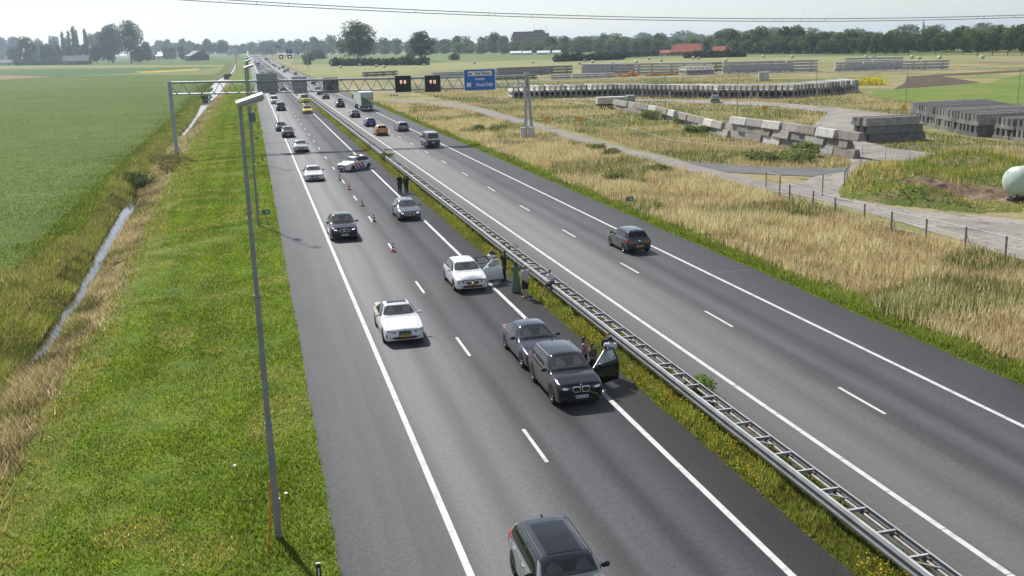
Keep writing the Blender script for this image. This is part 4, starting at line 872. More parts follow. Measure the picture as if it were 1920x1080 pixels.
for y in (1.6,2.95,4.3,11.0,15.0):
    for sx in (-1,1):
        o = link('wheel', tw_, tr, (sx*1.05,y,.5), (0,0,0 if sx>0 else PI)); link('rim', rw_, o)
b = MB(); b.box((0,14.9,2.05),(2.48,2.2,2.9)); b.box((0,14.7,3.7),(2.4,1.6,.5)); b.obj('cab', TWHITE, tr)
for sx in (-1,1):
    b = MB(); b.box((sx*1.50,15.6,2.5),(.22,.18,.75)); b.tube((sx*1.25,15.7,2.8),(sx*1.5,15.6,2.8),.03); b.obj('mirror', BLACK, tr)
# --- far traffic
rs = random.Random(21); FP = [(WHITE,'white'),(WHITE,'white'),(SILVER,'silver'),(DGREY,'dark grey'),(BLACKP,'black'),(MGREY,'grey'),(NAVY,'navy'),(REDP,'red'),(CREAM,'pearl white'),(BLUEP,'blue')]
TP = ['sedan','hatch','suv','wagon','small','bigsuv','van','hatch']
G1 = 'cars queueing in the far traffic jam'
for lane, y0 in ((6.2,318),(10.2,338)):
    y = y0
    while y < 1150:
        pm, cn = rs.choice(FP); tp = rs.choice(TP)
        far_car(tp, pm, lane+rs.uniform(-.25,.25), y, rs.uniform(-.01,.01), f'small {cn} {"van" if tp=="van" else "car"} queueing far behind the gantry', G1, 'van' if tp=='van' else 'car'); y += rs.uniform(8.5,17)
for x, y in ((20.2,325),(19.3,300),(23.0,392),(19.5,436),(22.9,541),(19.6,604),(22.6,640)):
    pm, cn = rs.choice(FP[2:8]); far_car(rs.choice(TP[:6]), pm, x, y, PI, f'small {cn} car driving away beyond the gantry', 'cars driving away far off')
for y in (700,735,790,850,905,960,1030,1110,1200,1300):
    pm, cn = rs.choice(FP[1:8]); far_car(rs.choice(TP), pm, 19.4+rs.choice((0,3.6)), y, PI, f'small {cn} car driving away beyond the gantry', 'cars driving away far off')
def box_truck(x, y, heading, m_, label):
    e = empty('box_truck', (x,y,0), heading, label, 'truck')
    b = MB(); b.box((0,1.5,2.3),(2.5,7.5,2.9)); b.obj('cargo_box', m_, e); b = MB(); b.box((0,-3.3,1.6),(2.4,1.9,2.2)); b.obj('cab', TWHITE, e); b = MB(); b.box((0,-4.27,2.1),(2.1,.05,.8)); b.obj('windscreen', GLASS, e); b = MB(); b.box((0,0,.75),(1.2,9,.25)); b.obj('chassis', BLACK, e)
    for yy in (-3.0,3.0):
        for sx in (-1,1): link('wheel', tw_, e, (sx*1.05,yy,.5), (0,0,0 if sx>0 else PI))
box_truck(6.4,770,0,mat('navy_box',(0.03,0.045,0.16),.4),'navy blue box truck in the far traffic jam'); box_truck(10.0,512,0,mat('white_red_box',(.62,.60,.60),.4),'white box truck in the far jam right of the navy truck'); box_truck(19.5,1210,PI,mat('dark_box',(.05,.06,.08),.5),'dark box truck driving away, farthest on the right carriageway')
# ================================================================ people
TMP = bpy.data.scenes.new('workshop')
def remesh(V, F, vox):
    me = bpy.data.meshes.new('tmp'); me.from_pydata(V,[],F); o = bpy.data.objects.new('tmp', me); TMP.collection.objects.link(o)
    md = o.modifiers.new('r','REMESH'); md.mode = 'VOXEL'; md.voxel_size = vox; sm = o.modifiers.new('s','SMOOTH'); sm.factor = .5; sm.iterations = 3
    TMP.view_layers[0].update(); dg = TMP.view_layers[0].depsgraph; ev = o.evaluated_get(dg); r_ = bpy.data.meshes.new_from_object(ev, depsgraph=dg)
    bpy.data.objects.remove(o); return r_
def cap(b, p0, p1, r0_, r1_, n=10):
    b.tube(p0,p1,r0_,r1_,n)
    for p, r_ in ((p0,r0_),(p1,r1_)): ell(b,p,(r_,r_,r_),n)
def ell(b, c, r_, n=10):
    pr = [(max(1e-4,math.cos(t)),math.sin(t)) for t in np.linspace(-PI/2,PI/2,7)]
    vs = [];
    for q, z in pr:
        for k in range(n): t = 2*PI*k/n; vs.append((c[0]+r_[0]*q*math.cos(t), c[1]+r_[1]*q*math.sin(t), c[2]+r_[2]*z))
    fs = [(i*n+k,i*n+(k+1)%n,(i+1)*n+(k+1)%n,(i+1)*n+k) for i in range(6) for k in range(n)]
    b.add(vs,fs,0,True); b.add(vs,[tuple(range(n-1,-1,-1)),tuple(range(6*n,7*n))],0,True)
SKIN = mat('skin',(0.48,0.29,0.21),.55); SKIN2 = mat('skin_tanned',(0.40,0.23,0.16),.55)
BASE = dict(pel=(0,0,.95),che=(0,.0,1.25),nek=(0,.01,1.47),hed=(0,-.015,1.63),sL=(.18,.01,1.42),eL=(.24,.03,1.14),wL=(.25,-.05,.90),sR=(-.18,.01,1.42),eR=(-.24,.03,1.14),wR=(-.25,-.05,.90),
            hL=(.09,0,.93),kL=(.10,-.02,.50),aL=(.10,.02,.09),tL=(.11,-.13,.05),hR=(-.09,0,.93),kR=(-.10,-.02,.50),aR=(-.10,.02,.09),tR=(-.11,-.13,.05))
def person(label, loc, rz, h, hair, top, bottom, shoes, pose=None, skin=None, sleeve='short', legs='long', hairstyle='short', dress=None, extra=None, fem=False, face=True):
    k = h/1.75; J = dict(BASE); J.update(pose or {}); J = {a:Vector(v)*k for a,v in J.items()}; skin = skin or SKIN
    e = empty('person', loc, rz, label, 'person'); sw = .9 if fem else 1.0
    def limbs(b, g=0.0, arms=1.0, fore=True, torso=True, leg=True, shin=True, thighend=1.0):
        if torso:
            ell(b,J['che']+Vector((0,0,.06*k)),((.165*sw+g)*k,(.105+g)*k,(.20+g)*k),12); ell(b,J['pel']+Vector((0,0,.02)),((.155+g)*k,(.11+g)*k,(.15+g)*k),12)
            cap(b,J['pel'],J['che'],(.125*sw+g)*k,(.135*sw+g)*k); cap(b,J['sL'],J['sR'],(.062+g)*k,(.062+g)*k)
        for s_ in 'LR':
            if arms > 0:
                q = J['s'+s_]+(J['e'+s_]-J['s'+s_])*arms; cap(b,J['s'+s_],q,(.056*sw+g)*k,(.056-.014*arms+g*1.3)*k)
                if fore: cap(b,J['e'+s_],J['w'+s_],(.042+g)*k,(.029+g)*k)
            if leg:
                q = J['h'+s_]+(J['k'+s_]-J['h'+s_])*thighend; cap(b,J['h'+s_],q,(.085+g)*k,(.085-.03*thighend+g*1.6)*k)
                if shin: cap(b,J['k'+s_],J['a'+s_],(.055+g)*k,(.038+g*1.2)*k)
    b = MB(); limbs(b); cap(b,J['nek']-Vector((0,0,.05*k)),J['hed']-Vector((0,0,.05*k)),.052*k,.05*k)
    hd = J['hed']; ell(b,hd,(.078*k,.097*k,.118*k),12); ell(b,hd+Vector((0,-.03,-.06))*k,(.055*k,.06*k,.06*k),10); ell(b,hd+Vector((0,-.10,-.012))*k,(.016*k,.024*k,.026*k),6)
    for sx in (-1,1): ell(b,hd+Vector((sx*.078,.0,-.01))*k,(.014*k,.026*k,.034*k),6)
    for s_ in 'LR':
        cap(b,J['a'+s_],J['t'+s_],.042*k,.032*k); d = (J['w'+s_]-J['e'+s_]).normalized(); ell(b,J['w'+s_]+d*.055*k,(.034*k,.03*k,.05*k),8)
    me = remesh(b.v,b.f,.020)
    fb = MB()
    for s_ in 'LR':                                  # fingers and thumb, slightly curled
        d = (J['w'+s_]-J['e'+s_]).normalized(); a = d.cross(Vector((0,1,0))); a = a.normalized() if a.length > .1 else Vector((1,0,0)); c_ = d.cross(a); p0 = J['w'+s_]+d*.085*k
        for i, ln in enumerate((.062,.075,.070,.055)):
            q0 = p0+c_*(i-1.5)*.018*k; q1 = q0+d*ln*.55*k+a*.006*k; q2 = q1+d*ln*.42*k+a*.020*k*(1 if s_=='L' else -1); fb.tube(q0,q1,.009*k,.0085*k,5); fb.tube(q1,q2,.0085*k,.006*k,5)
        q0 = J['w'+s_]+d*.04*k-c_*.028*k; q1 = q0+d*.03*k-c_*.022*k; fb.tube(q0,q1,.011*k,.009*k,5); fb.tube(q1,q1+d*.028*k,.009*k,.007*k,5)
    bm = bmesh.new(); bm.from_mesh(me); t = fb.mesh('f'); bm.from_mesh(t); bm.to_mesh(me); bm.free(); me.polygons.foreach_set('use_smooth',[True]*len(me.polygons)); me.materials.clear(); me.materials.append(skin)
    link('body', me, e)
    def cloth(name, m_, vox=.022, **kw):
        b = MB(); limbs(b, **kw); mm = remesh(b.v,b.f,vox); mm.polygons.foreach_set('use_smooth',[True]*len(mm.polygons)); mm.materials.clear(); mm.materials.append(m_); return link(name, mm, e)
    if top is not None: cloth('top', top, g=.020, arms={'none':0.0,'short':.62,'long':1.0}[sleeve], fore=sleeve=='long', leg=False)
    if bottom is not None:
        b = MB(); g = .024; ell(b,J['pel']+Vector((0,0,.0)),((.160+g)*k,(.115+g)*k,(.13+g)*k),12)
        for s_ in 'LR':
            te = 1.0 if legs == 'long' else .85; q = J['h'+s_]+(J['k'+s_]-J['h'+s_])*te; cap(b,J['h'+s_],q,(.088+g)*k,(.066+g)*k if legs=='long' else (.082+g)*k)
            if legs == 'long': cap(b,J['k'+s_],J['a'+s_]+Vector((0,0,.02)),(.058+g)*k,(.05+g)*k)
        mm = remesh(b.v,b.f,.022); mm.polygons.foreach_set('use_smooth',[True]*len(mm.polygons)); mm.materials.clear(); mm.materials.append(bottom); link('trousers' if legs=='long' else 'shorts', mm, e)
    if dress is not None:
        b = MB(); z0, z1 = .06*k, J['pel'].z+.12*k; prof = [(.27*k,z0),(.255*k,.35*k),(.225*k,.65*k),(.19*k,.90*k),(.15*k,z1)]; n_ = 36; V=[]
        for r_, z in prof:
            for i in range(n_): t = 2*PI*i/n_; rr_ = r_*(1+.06*math.cos(9*t)*(1-(z-z0)/(z1-z0))); V.append((rr_*math.cos(t),rr_*.78*math.sin(t)+.01,z))
        F = [(a*n_+i,a*n_+(i+1)%n_,(a+1)*n_+(i+1)%n_,(a+1)*n_+i) for a in range(4) for i in range(n_)]; link('skirt', py_mesh('skirt',V,F,[dress]), e)
    for s_ in 'LR':
        b = MB(); cap(b,J['a'+s_]+Vector((0,.02,-.03))*k,J['t'+s_]+Vector((0,-.02,0)),.050*k,.040*k,8); m_ = b.obj('shoe', shoes, e)
    if hair is not None:
        b = MB(); ell(b,hd+Vector((0,.018,.028))*k,(.090*k,.100*k,.110*k),12)
        if hairstyle == 'long': ell(b,hd+Vector((0,.065,-.10))*k,(.085*k,.055*k,.19*k),10)
        if hairstyle == 'bun': ell(b,hd+Vector((0,.10,.05))*k,(.05*k,.05*k,.05*k),8)
        if hairstyle == 'tail': cap(b,hd+Vector((0,.10,.02))*k,hd+Vector((0,.13,-.22))*k,.035*k,.02*k,8)
        if hairstyle == 'cap': b.box(tuple(hd+Vector((0,-.10,.05))*k),(.13*k,.10*k,.02*k))
        o = b.obj('cap' if hairstyle=='cap' else 'hair', hair, e)
        for v in o.data.vertices:            # keep the face free
            if v.co.y < hd.y-.045*k and v.co.z < hd.z+.055*k: v.co.y = hd.y-.045*k+.3*(v.co.y-hd.y+.045*k)
    fbm = MB()
    for sx in (-1,1): ell(fbm,hd+Vector((sx*.032,-.090,.012))*k,(.011*k,.008*k,.008*k),6)
    fbm.box(tuple(hd+Vector((0,-.090,-.062))*k),(.045*k,.010*k,.010*k)); fbm.obj('eyes_and_mouth', mat('face_dark',(.06,.03,.025),.5), e)
    if extra: extra(e, J, k)
    return e
UNI = mat('uniform_black',(0.012,0.013,0.017),.8); HIVIS = mat('hivis',(0.55,0.62,0.05),.6); BRN = mat('hair_brown',(0.045,0.025,0.015),.6); DKH = mat('hair_dark',(0.012,0.009,0.008),.5); BLD = mat('hair_blond',(0.32,0.22,0.11),.6); RDH = mat('hair_red',(0.20,0.08,0.04),.6); GRH = mat('hair_grey',(.22,.18,.15),.7)
GREENC = mat('dress_green',(0.115,0.20,0.145),.8,0,(0.09,0.165,0.118),6); TEEG = mat('tee_grey',(0.42,0.43,0.46),.85); TEEW = mat('tee_white',(0.70,0.71,0.73),.85); NAVYC = mat('shorts_navy',(0.015,0.020,0.032),.85); SNEAK = mat('shoes_white',(.62,.62,.60),.6); SHBLK = mat('shoes_black',(.012,.012,.012),.5); SHBRN = mat('shoes_tan',(.35,.22,.15),.6)
def cop_gear(band):
    def f(e, J, k):
        b = MB(); b.lathe([(.185*k,-.045),(.195*k,-.04),(.195*k,.04),(.185*k,.045)],(0,0,J['pel'].z+.08*k),16)
        o = b.obj('belt', SHBLK, e)
        for v in o.data.vertices: v.co.y *= .76
        b = MB(); b.box((.20*k,.02,J['pel'].z),(.06,.10,.18)); b.box((-.20*k,.03,J['pel'].z),(.06,.08,.15)); b.obj('holster', SHBLK, e)
        if band:
            b = MB(); b.lathe([(.196*k,-.03),(.203*k,-.025),(.203*k,.025),(.196*k,.03)],(0,0,J['che'].z+.08*k),16); o = b.obj('reflective_band', HIVIS, e)
            for v in o.data.vertices: v.co.y *= .74
    return f
person('police officer in black with one hand raised to the head, left of the pair', (12.50,91.7,0), R(15), 1.80, DKH, UNI, UNI, SHBLK, dict(eR=(-.30,-.10,1.22),wR=(-.12,-.16,1.50)), sleeve='long', extra=cop_gear(False))
person('police officer in black with a yellow-green chest band, right of the pair', (13.15,91.9,0), R(-30), 1.82, BLD, UNI, UNI, SHBLK, dict(eL=(.26,-.06,1.16),wL=(.05,-.20,1.10)), sleeve='long', extra=cop_gear(True))
person('police officer in black with long dark hair beside the open car doors', (13.20,54.55,0), R(-105), 1.72, DKH, UNI, UNI, SHBLK, dict(eR=(-.22,-.14,1.22),wR=(-.06,-.17,1.48)), sleeve='long', hairstyle='long', fem=True, extra=cop_gear(False))
person('dark haired woman in white top hugging someone behind the open door', (12.55,55.00,0), R(150), 1.68, BRN, TEEW, None, SHBRN, dict(eL=(.20,-.20,1.30),wL=(.06,-.36,1.28),eR=(-.20,-.20,1.30),wR=(-.04,-.36,1.34)), fem=True, sleeve='short', hairstyle='bun', dress=None, legs='short', extra=lambda e,J,k: None).children
person('fair haired person in dark top hugging the woman in white', (12.72,55.42,0), R(-15), 1.76, BLD, mat('top_dark',(.03,.03,.04),.8), mat('shorts_beige',(.20,.17,.13),.8), SHBLK, dict(eL=(.24,-.20,1.28),wL=(.10,-.38,1.24),eR=(-.22,-.20,1.34),wR=(-.06,-.38,1.34)), sleeve='none', legs='short')
person('woman in long green dress with dark hair seen from behind', (13.10,51.55,0), R(170), 1.70, BRN, GREENC, None, SHBRN, dict(eL=(.23,-.10,1.16),wL=(.10,-.22,1.22),eR=(-.22,-.12,1.18),wR=(-.06,-.22,1.44)), sleeve='short', hairstyle='long', dress=GREENC, fem=True)
person('man in grey tee and navy shorts with hands behind his back', (13.24,50.10,0), R(-165), 1.80, GRH, TEEG, NAVYC, SHBRN, dict(eL=(.27,.08,1.13),wL=(.06,.16,.92),eR=(-.27,.08,1.13),wR=(-.06,.16,.94),kR=(-.10,-.08,.50),aR=(-.11,-.10,.09),tR=(-.13,-.24,.05)), legs='short')
# boy on the guard rail
def stripes(e, J, k):
    for i, z in enumerate(np.linspace(.10,.46,5)):
        b = MB(); b.lathe([(.178*k,-.02),(.186*k,-.015),(.186*k,.015),(.178*k,.02)],(0,0,0),16); o = b.obj('shirt_stripe', mat('stripe_blue',(0.03,0.06,0.20),.8), e, tuple(J['pel']+(J['che']-J['pel'])*(z/.36)))
        for v in o.data.vertices: v.co.y *= .72; v.co.x *= (.95 if i < 4 else 1.0)
b_pose = dict(pel=(0,0,.86),che=(0,-.04,1.15),nek=(0,-.08,1.37),hed=(0,-.16,1.51),sL=(.16,-.06,1.32),eL=(.20,-.14,1.06),wL=(.06,-.30,.98),sR=(-.16,-.06,1.32),eR=(-.20,-.14,1.06),wR=(-.06,-.30,.98),hL=(.09,0,.86),kL=(.13,-.38,.74),aL=(.13,-.46,.30),tL=(.13,-.60,.24),hR=(-.09,0,.86),kR=(-.14,-.36,.66),aR=(-.15,-.58,.22),tR=(-.15,-.70,.12))
person('boy in striped shirt and dark shorts sitting on the guard rail', (14.62,49.85,-.02), R(-68), 1.66, RDH, TEEW, NAVYC, SHBLK, b_pose, legs='short', extra=stripes)
# group by the black SUV
person('dark haired woman in dusty pink top standing farther back beside the black SUV', (12.18,37.0,0), R(60), 1.64, DKH, mat('top_pink',(0.38,0.26,0.22),.8), NAVYC, SHBLK, dict(eL=(.22,-.12,1.16),wL=(.10,-.25,1.20)), hairstyle='long', fem=True, sleeve='none')
person('dark haired woman in olive top standing close to the black SUV', (12.24,36.15,0), R(30), 1.60, DKH, mat('top_olive',(0.09,0.095,0.06),.8), NAVYC, SHBLK, dict(eR=(-.22,-.12,1.16),wR=(-.10,-.25,1.16)), hairstyle='long', fem=True)
def shirt_no(e, J, k):
    text_obj('shirt_number','23',.20,NAVYC,e,(0,J['che'].y+.145*k,J['che'].z+.0*k),(R(90),0,PI),ext=.002)
    b = MB(); b.box((.17*k,0,J['che'].z),(.05,.14,.42*k)); b.obj('side_panel', NAVYC, e)
person('man in white sports shirt with a number on his back by the open SUV door', (13.02,36.25,0), R(160), 1.78, DKH, TEEW, mat('trousers_grey_blue',(.16,.19,.23),.8), SNEAK, dict(eL=(.22,-.18,1.28),wL=(.08,-.34,1.30),eR=(-.22,-.16,1.22),wR=(-.10,-.32,1.18)), extra=shirt_no, legs='short')
person('reddish haired person in dark top in front of the man in white sports shirt', (13.10,36.72,0), R(-20), 1.80, RDH, mat('top_navy',(.02,.025,.04),.8), UNI, SHBLK, dict(eL=(.22,-.18,1.28),wL=(.10,-.34,1.28)))
bpy.data.scenes.remove(TMP)
# ================================================================ traffic cones
cone_r = mat('cone_red',(0.62,0.045,0.02),.5); cone_b = mat('cone_black',(.02,.02,.022),.6)
ce = empty('traffic_cone')
b = MB(); b.box((0,0,.03),(.42,.42,.06)); b.obj('base', cone_r, ce)
b = MB(); b.lathe([(.17,.06),(.145,.20)],n=14); b.obj('lower_band', cone_r, ce); b = MB(); b.lathe([(.145,.20),(.115,.36)],n=14); b.obj('white_band', WHITEP, ce); b = MB(); b.lathe([(.115,.36),(.09,.50)],n=14); b.obj('middle_band', cone_b, ce)
b = MB(); b.lathe([(.09,.50),(.065,.62)],n=14); b.obj('upper_white_band', WHITEP, ce); b = MB(); b.lathe([(.065,.62),(.035,.80),(.0,.81)],n=14); b.obj('tip', cone_b, ce)
for i, (x, y, lab) in enumerate(((8.05,103.8,'traffic cone nearest the police car'),(8.30,96.4,'second traffic cone from the police car'),(8.40,85.7,'middle one of the five traffic cones'),(8.42,77.4,'traffic cone beside the grey hatchback'),(8.24,65.2,'traffic cone nearest the camera, last of the row'))):
    o = ce if i == 0 else copy_tree(ce); o.location = (x,y,.004); o.rotation_euler.z = i*.5; o.scale = (.78,.78,.72); tag(o, lab, 'traffic cone', 'red and white cones along the lane line')
# litter on the verge
for i,(x,y,lab) in enumerate(((.0,29.2,'small white litter on the grass right of the nearest lamp post'),(-1.55,32.0,'small white litter on the grass left of the nearest lamp post'))):
    b = MB(); b.box((0,0,0),(.10,.06,.03),rz=.4*i,rx=.3); tag(b.obj('litter', WHITEP, None, (x,y,gz(x,y)+.14)), lab, 'litter')
# ================================================================ right-hand site: tracks, yard, mound
GZ = -0.15
def sheet(name, poly, z, mt, jit=0.0, step=3.0):
    P = []
    for i in range(len(poly)):
        a, c = Vector(poly[i]), Vector(poly[(i+1)%len(poly)]); n_ = max(1,int((c-a).length/step)) if jit else 1
        for k in range(n_):
            q = a+(c-a)*k/n_; P.append((q.x+random.uniform(-jit,jit), q.y+random.uniform(-jit,jit), z))
    b = bmesh.new(); b.faces.new([b.verts.new(p) for p in P]); bmesh.ops.triangulate(b, faces=b.faces[:]); b.normal_update()
    if sum(f.normal.z for f in b.faces) < 0: bmesh.ops.reverse_faces(b, faces=b.faces[:])
    me = bpy.data.meshes.new(name); b.to_mesh(me); b.free(); me.materials.append(mt); return tag(link(name, me), kind='structure')
PATHM = multi_mat('path_surface', (0.24,0.222,0.20), [((0.30,0.28,0.255),0.25,.4,.65),((0.15,0.14,0.125),0.8,.52,.7),((0.20,0.185,0.165),9,.4,.7)], bump=.02, bscale=10)
YARD = multi_mat('yard_surface', (0.25,0.23,0.21), [((0.33,0.30,0.27),0.18,.42,.62),((0.11,0.092,0.075),0.35,.55,.72),((0.16,0.15,0.14),2.5,.5,.7)], bump=.04, bscale=3)
BRANCH = multi_mat('branch_asphalt', (0.135,0.135,0.137), [((0.17,0.168,0.165),0.3,.45,.65),((0.10,0.098,0.095),1.2,.55,.7)], bump=.01, bscale=12)
sheet('service_path', [(43.0,80.5),(43.2,89),(43.1,101.5),(42.4,115),(42.0,133.5),(42.7,169.6),(43.2,200),(42.6,215),(40.0,231),(35.0,244),(29.5,256),(28.0,300),(30.5,300),(32.5,268),(38,256),(44.0,243),(46.6,228),(47.2,205),(46.0,163),(45.4,138.9),(45.6,115),(46.2,100),(46.2,88),(47.0,82)], GZ+.02, PATHM, .12, 4)
sheet('low_track', [(42.8,81.5),(44.2,78),(45,72),(45,66),(44.4,59),(44.2,54),(43.4,48),(43,40),(43,28),(75,28),(66,45),(53.2,59.9),(48.5,67),(47.6,72.8),(50.4,79.5),(54,84),(58.2,88.2),(61,90.6),(57,92),(52.3,87.0),(49.4,84.2),(46.4,83.4)], GZ+.035, YARD, .15, 3)
sheet('branch_road', [(45.9,104.6),(50,97.0),(56.5,91.4),(59,91.6),(57.4,89.2),(52,86.8),(48.8,89.9),(46.0,93.2)], GZ+.045, BRANCH, .08, 3)
sheet('yard', [(58.0,89.6),(64.5,100.3),(70.4,110.3),(73.0,118),(78,132),(97,158),(97.5,178),(86,208),(70,228),(72,234),(92,212),(103,193),(105.5,170),(103.4,146),(99,138),(86,120),(74.5,111.5),(72.9,105.6),(73.6,98.6),(75.6,93.2),(79,88),(100,74),(100,66),(74,83.4),(65.4,90.2),(61.4,91.2)], GZ+.025, YARD, .25, 4)
DIRT = multi_mat('bare_earth', (0.15,0.10,0.068), [((0.25,0.19,0.13),0.7,.42,.6),((0.065,0.042,0.03),1.3,.5,.66)], bump=.12, bscale=2.5)
GRASSM = multi_mat('mound_grass', (0.115,0.14,0.035), [((0.20,0.175,0.085),0.25,.48,.62),((0.075,0.105,0.025),0.8,.5,.68)], bump=.15, bscale=3)
# grass mound with a dug-away face
nx, ny = 46, 50; V=[]; F=[]; MI=[]
def mound_h(u, v):      # u along X 47..78, v along Y 60..92
    x = 47+31*u; y = 60+32*v
    lo = np.interp(x,[47,48.5,52,58,65,78],[74,70,63.5,60.5,57,50]); hi = np.interp(x,[47,50,55,60,65,71,78],[74.5,79.2,83.6,87.0,88.2,81,72])
    e = min(1,max(0,(y-lo)/2.5))*min(1,max(0,(hi-y)/2.5)); h = e*e*(3-2*e)*(1.0+.35*math.sin(x*.5)+.25*math.sin(y*.7+x*.2))
    h *= 1.30; yc = 71.6-.36*(x-53)+.5*math.sin(x*1.3); wx = math.exp(-((x-58.5)/7.0)**6)
    cut = 1-wx*(1-min(1,max(0,(y-yc+1.2)/2.2))*.98)*.92; h = h*cut; dig = wx*math.exp(-((y-yc+.7)/2.5)**4); return h, max(0,dig)
for i in range(nx+1):
    for j in range(ny+1):
        u, v = i/nx, j/ny; h, d = mound_h(u,v); rough = random.uniform(-.10,.10)*(1+1.2*min(1,d)) if h > .05 else 0
        V.append((47+31*u, 60+32*v, GZ-.03+max(0,h)*1.0+(rough if h>.05 else -.02)))
for i in range(nx):
    for j in range(ny):
        F.append((i*(ny+1)+j,(i+1)*(ny+1)+j,(i+1)*(ny+1)+j+1,i*(ny+1)+j+1)); h, d = mound_h((i+.5)/nx,(j+.5)/ny); MI.append(1 if d > .35+random.uniform(-.2,.2) else 0)
me = np_mesh('earth_mound', V, F, [GRASSM, DIRT], smooth=True, mi=MI); tag(link('earth_mound', me), kind='structure')
# ---------------------------------------------------------------- storage tank
TANKM = mat('tank_paint',(0.48,0.58,0.50),.5,.1,(0.16,0.11,0.07),1.1,8,contrast=(.60,.70))
tk = empty('storage_tank', (57.7,66.7,.12), R(10), 'pale green rusty cylindrical tank lying on the earth mound at right edge', 'tank')
b = MB(); b.lathe([(0,-.32),(.55,-.27),(.95,-.12),(1.18,.05),(1.24,.35),(1.24,7.0),(1.15,7.25),(.6,7.5),(0,7.55)],(0,0,1.35),28,axis='X'); b.obj('shell', TANKM, tk)
for x in (.9,5.8):
    b = MB(); b.box((x,0,.15),(.35,1.9,.7)); b.obj('saddle', mat('tank_rust',(.10,.06,.04),.8), tk)
b = MB(); b.tube((-.1,-.4,.35),(-.45,-.5,.1),.14,.14,8); b.tube((-.45,-.5,.1),(-.5,-.5,-.6),.12,.12,8); b.lathe([(.22,-.03),(.22,.03)],(-.3,-.45,.2),10); b.box((-.35,-.1,-.1),(.3,.5,.4)); b.obj('valve', mat('valve_dark',(.03,.03,.035),.7), tk)
# ---------------------------------------------------------------- concrete barriers
CONC = [mat('concrete_grey',(0.36,0.345,0.32),.9,0,(0.24,0.228,0.21),1.4,6,.01,8), mat('concrete_brown',(0.28,0.25,0.22),.9,0,(0.18,0.158,0.137),1.2,6,.01,8), mat('concrete_white',(0.56,0.55,0.52),.85,0,(0.40,0.385,0.36),1.5,6,.01,8), mat('concrete_dark',(0.22,0.218,0.212),.9,0,(0.15,0.148,0.143),1.2,6,.01,8)]
CN = ['grey','brownish','whitish','dark grey']
def barrier_mesh(ln, w_, h_, m_, kind='block'):
    b = MB()
    if kind == 'block': pr = [(-w_/2,0),(w_/2,0),(w_/2,.10),(w_*.30,h_*.92),(w_*.26,h_),(-w_*.26,h_),(-w_*.30,h_*.92),(-w_/2,.10)]
    else: pr = [(-w_/2,0),(w_/2,0),(w_/2,h_*.28),(w_*.20,h_*.40),(w_*.16,h_*.96),(w_*.10,h_),(-w_*.10,h_),(-w_*.16,h_*.96),(-w_*.20,h_*.40),(-w_/2,h_*.28)]
    b.extr(pr,'Y',-ln/2,ln/2)
    if kind == 'block':
        for y in (-ln*.3,ln*.3): b.box((-w_/2-.001,y,.08),(.05,.25,.14))
    me = b.mesh('barrier'); bb = bmesh.new(); bb.from_mesh(me); bmesh.ops.recalc_face_normals(bb, faces=bb.faces); bb.to_mesh(me); bb.free(); me.materials.append(m_); return me
BM = {}
def barrier(ln, w_, h_, ci, kind, x, y, z, rz, label, group):
    k = (ln,w_,h_,ci,kind)
    if k not in BM: BM[k] = barrier_mesh(ln,w_,h_,CONC[ci],kind)
    return tag(link('concrete_barrier', BM[k], None, (x,y,z), (0,0,rz)), label, 'concrete barrier', group)
rs = random.Random(5)
# leaning wall of stacked blocks beside the yard
def rowx(y): return float(np.interp(y,[99,114,127.7,141,161,176,188],[63.6,63.7,62.9,64.6,67.9,69.2,69.4]))
y = 99.5; lenb = 4.15; i = 0
while y < 188:
    nl = 3 if y < 132 else 2
    ang = math.atan2(-(rowx(y+2)-rowx(y-2)),4)
    for l_ in range(nl):
        if l_ == nl-1 and rs.random() < .12: continue
        ci = rs.choices((0,1,2,3),(.38,.38,.17,.07))[0]
        barrier(lenb-.12,.95,.95,ci,'block',rowx(y)+l_*.10+rs.uniform(-.18,.18),y+(2.0 if l_%2 else 0)+rs.uniform(-.25,.25),GZ+.95*l_,ang+rs.uniform(-.03,.03),f'{CN[ci]} concrete block {["at the bottom","in the middle layer","on top"][l_]} of the long stacked wall by the yard','blocks of the long stacked wall')
    y += lenb; i += 1
y = 106
while y < 170:
    ci = rs.choice((2,2,0,1)); barrier(lenb-.12,.95,.95,ci,'block',rowx(y)+3.4+rs.uniform(-.3,.3),y,GZ,math.atan2(-(rowx(y+2)-rowx(y-2)),4),f'{CN[ci]} concrete block on the ground behind the long stacked wall','blocks behind the long wall')
    if y < 128: ci = rs.choice((2,2,0)); barrier(lenb-.12,.95,.95,ci,'block',rowx(y)+3.5,y+1,GZ+.95,math.atan2(-(rowx(y+2)-rowx(y-2)),4),f'{CN[ci]} concrete block raised behind the long stacked wall','blocks behind the long wall')
    y += lenb+.6
# compact stack of dark long blocks
for l_ in range(3):
    for d in range(3):
        ci = 3 if l_ < 2 or d else 0; barrier(7.6,1.0,1.0,ci,'block',78.4+.5*(1-l_)+rs.uniform(-.2,.2),112.4+d*1.25,GZ+1.0*l_,R(90),f'long {CN[ci]} beam in the compact pile right of the yard, {["bottom","middle","top"][l_]} layer','beams of the compact pile')
# two stacks with their ends towards the viewer
for k in range(24):
    for l_ in range(2):
        t = k/23; x = 98.2+(89.6-98.2)*t**.8; yy = 136.5+(111.6-136.5)*t
        barrier(13.0,.98,1.45,3 if rs.random()<.55 else 0,'tee',x+6.6+rs.uniform(-.15,.15),yy,GZ+1.42*l_,R(90),'long tee shaped concrete barrier in the end-on stack behind the yard','barriers of the end-on stack')
for k in range(13):
    for l_ in range(2):
        barrier(13.0,.92,1.35,3 if rs.random()<.5 else 0,'tee',90.4+6.6+rs.uniform(-.15,.15)-k*.05,108.6-.98*k,GZ+1.32*l_,R(90),'long tee shaped concrete barrier in the end-on stack at the right edge','barriers of the right edge stack')
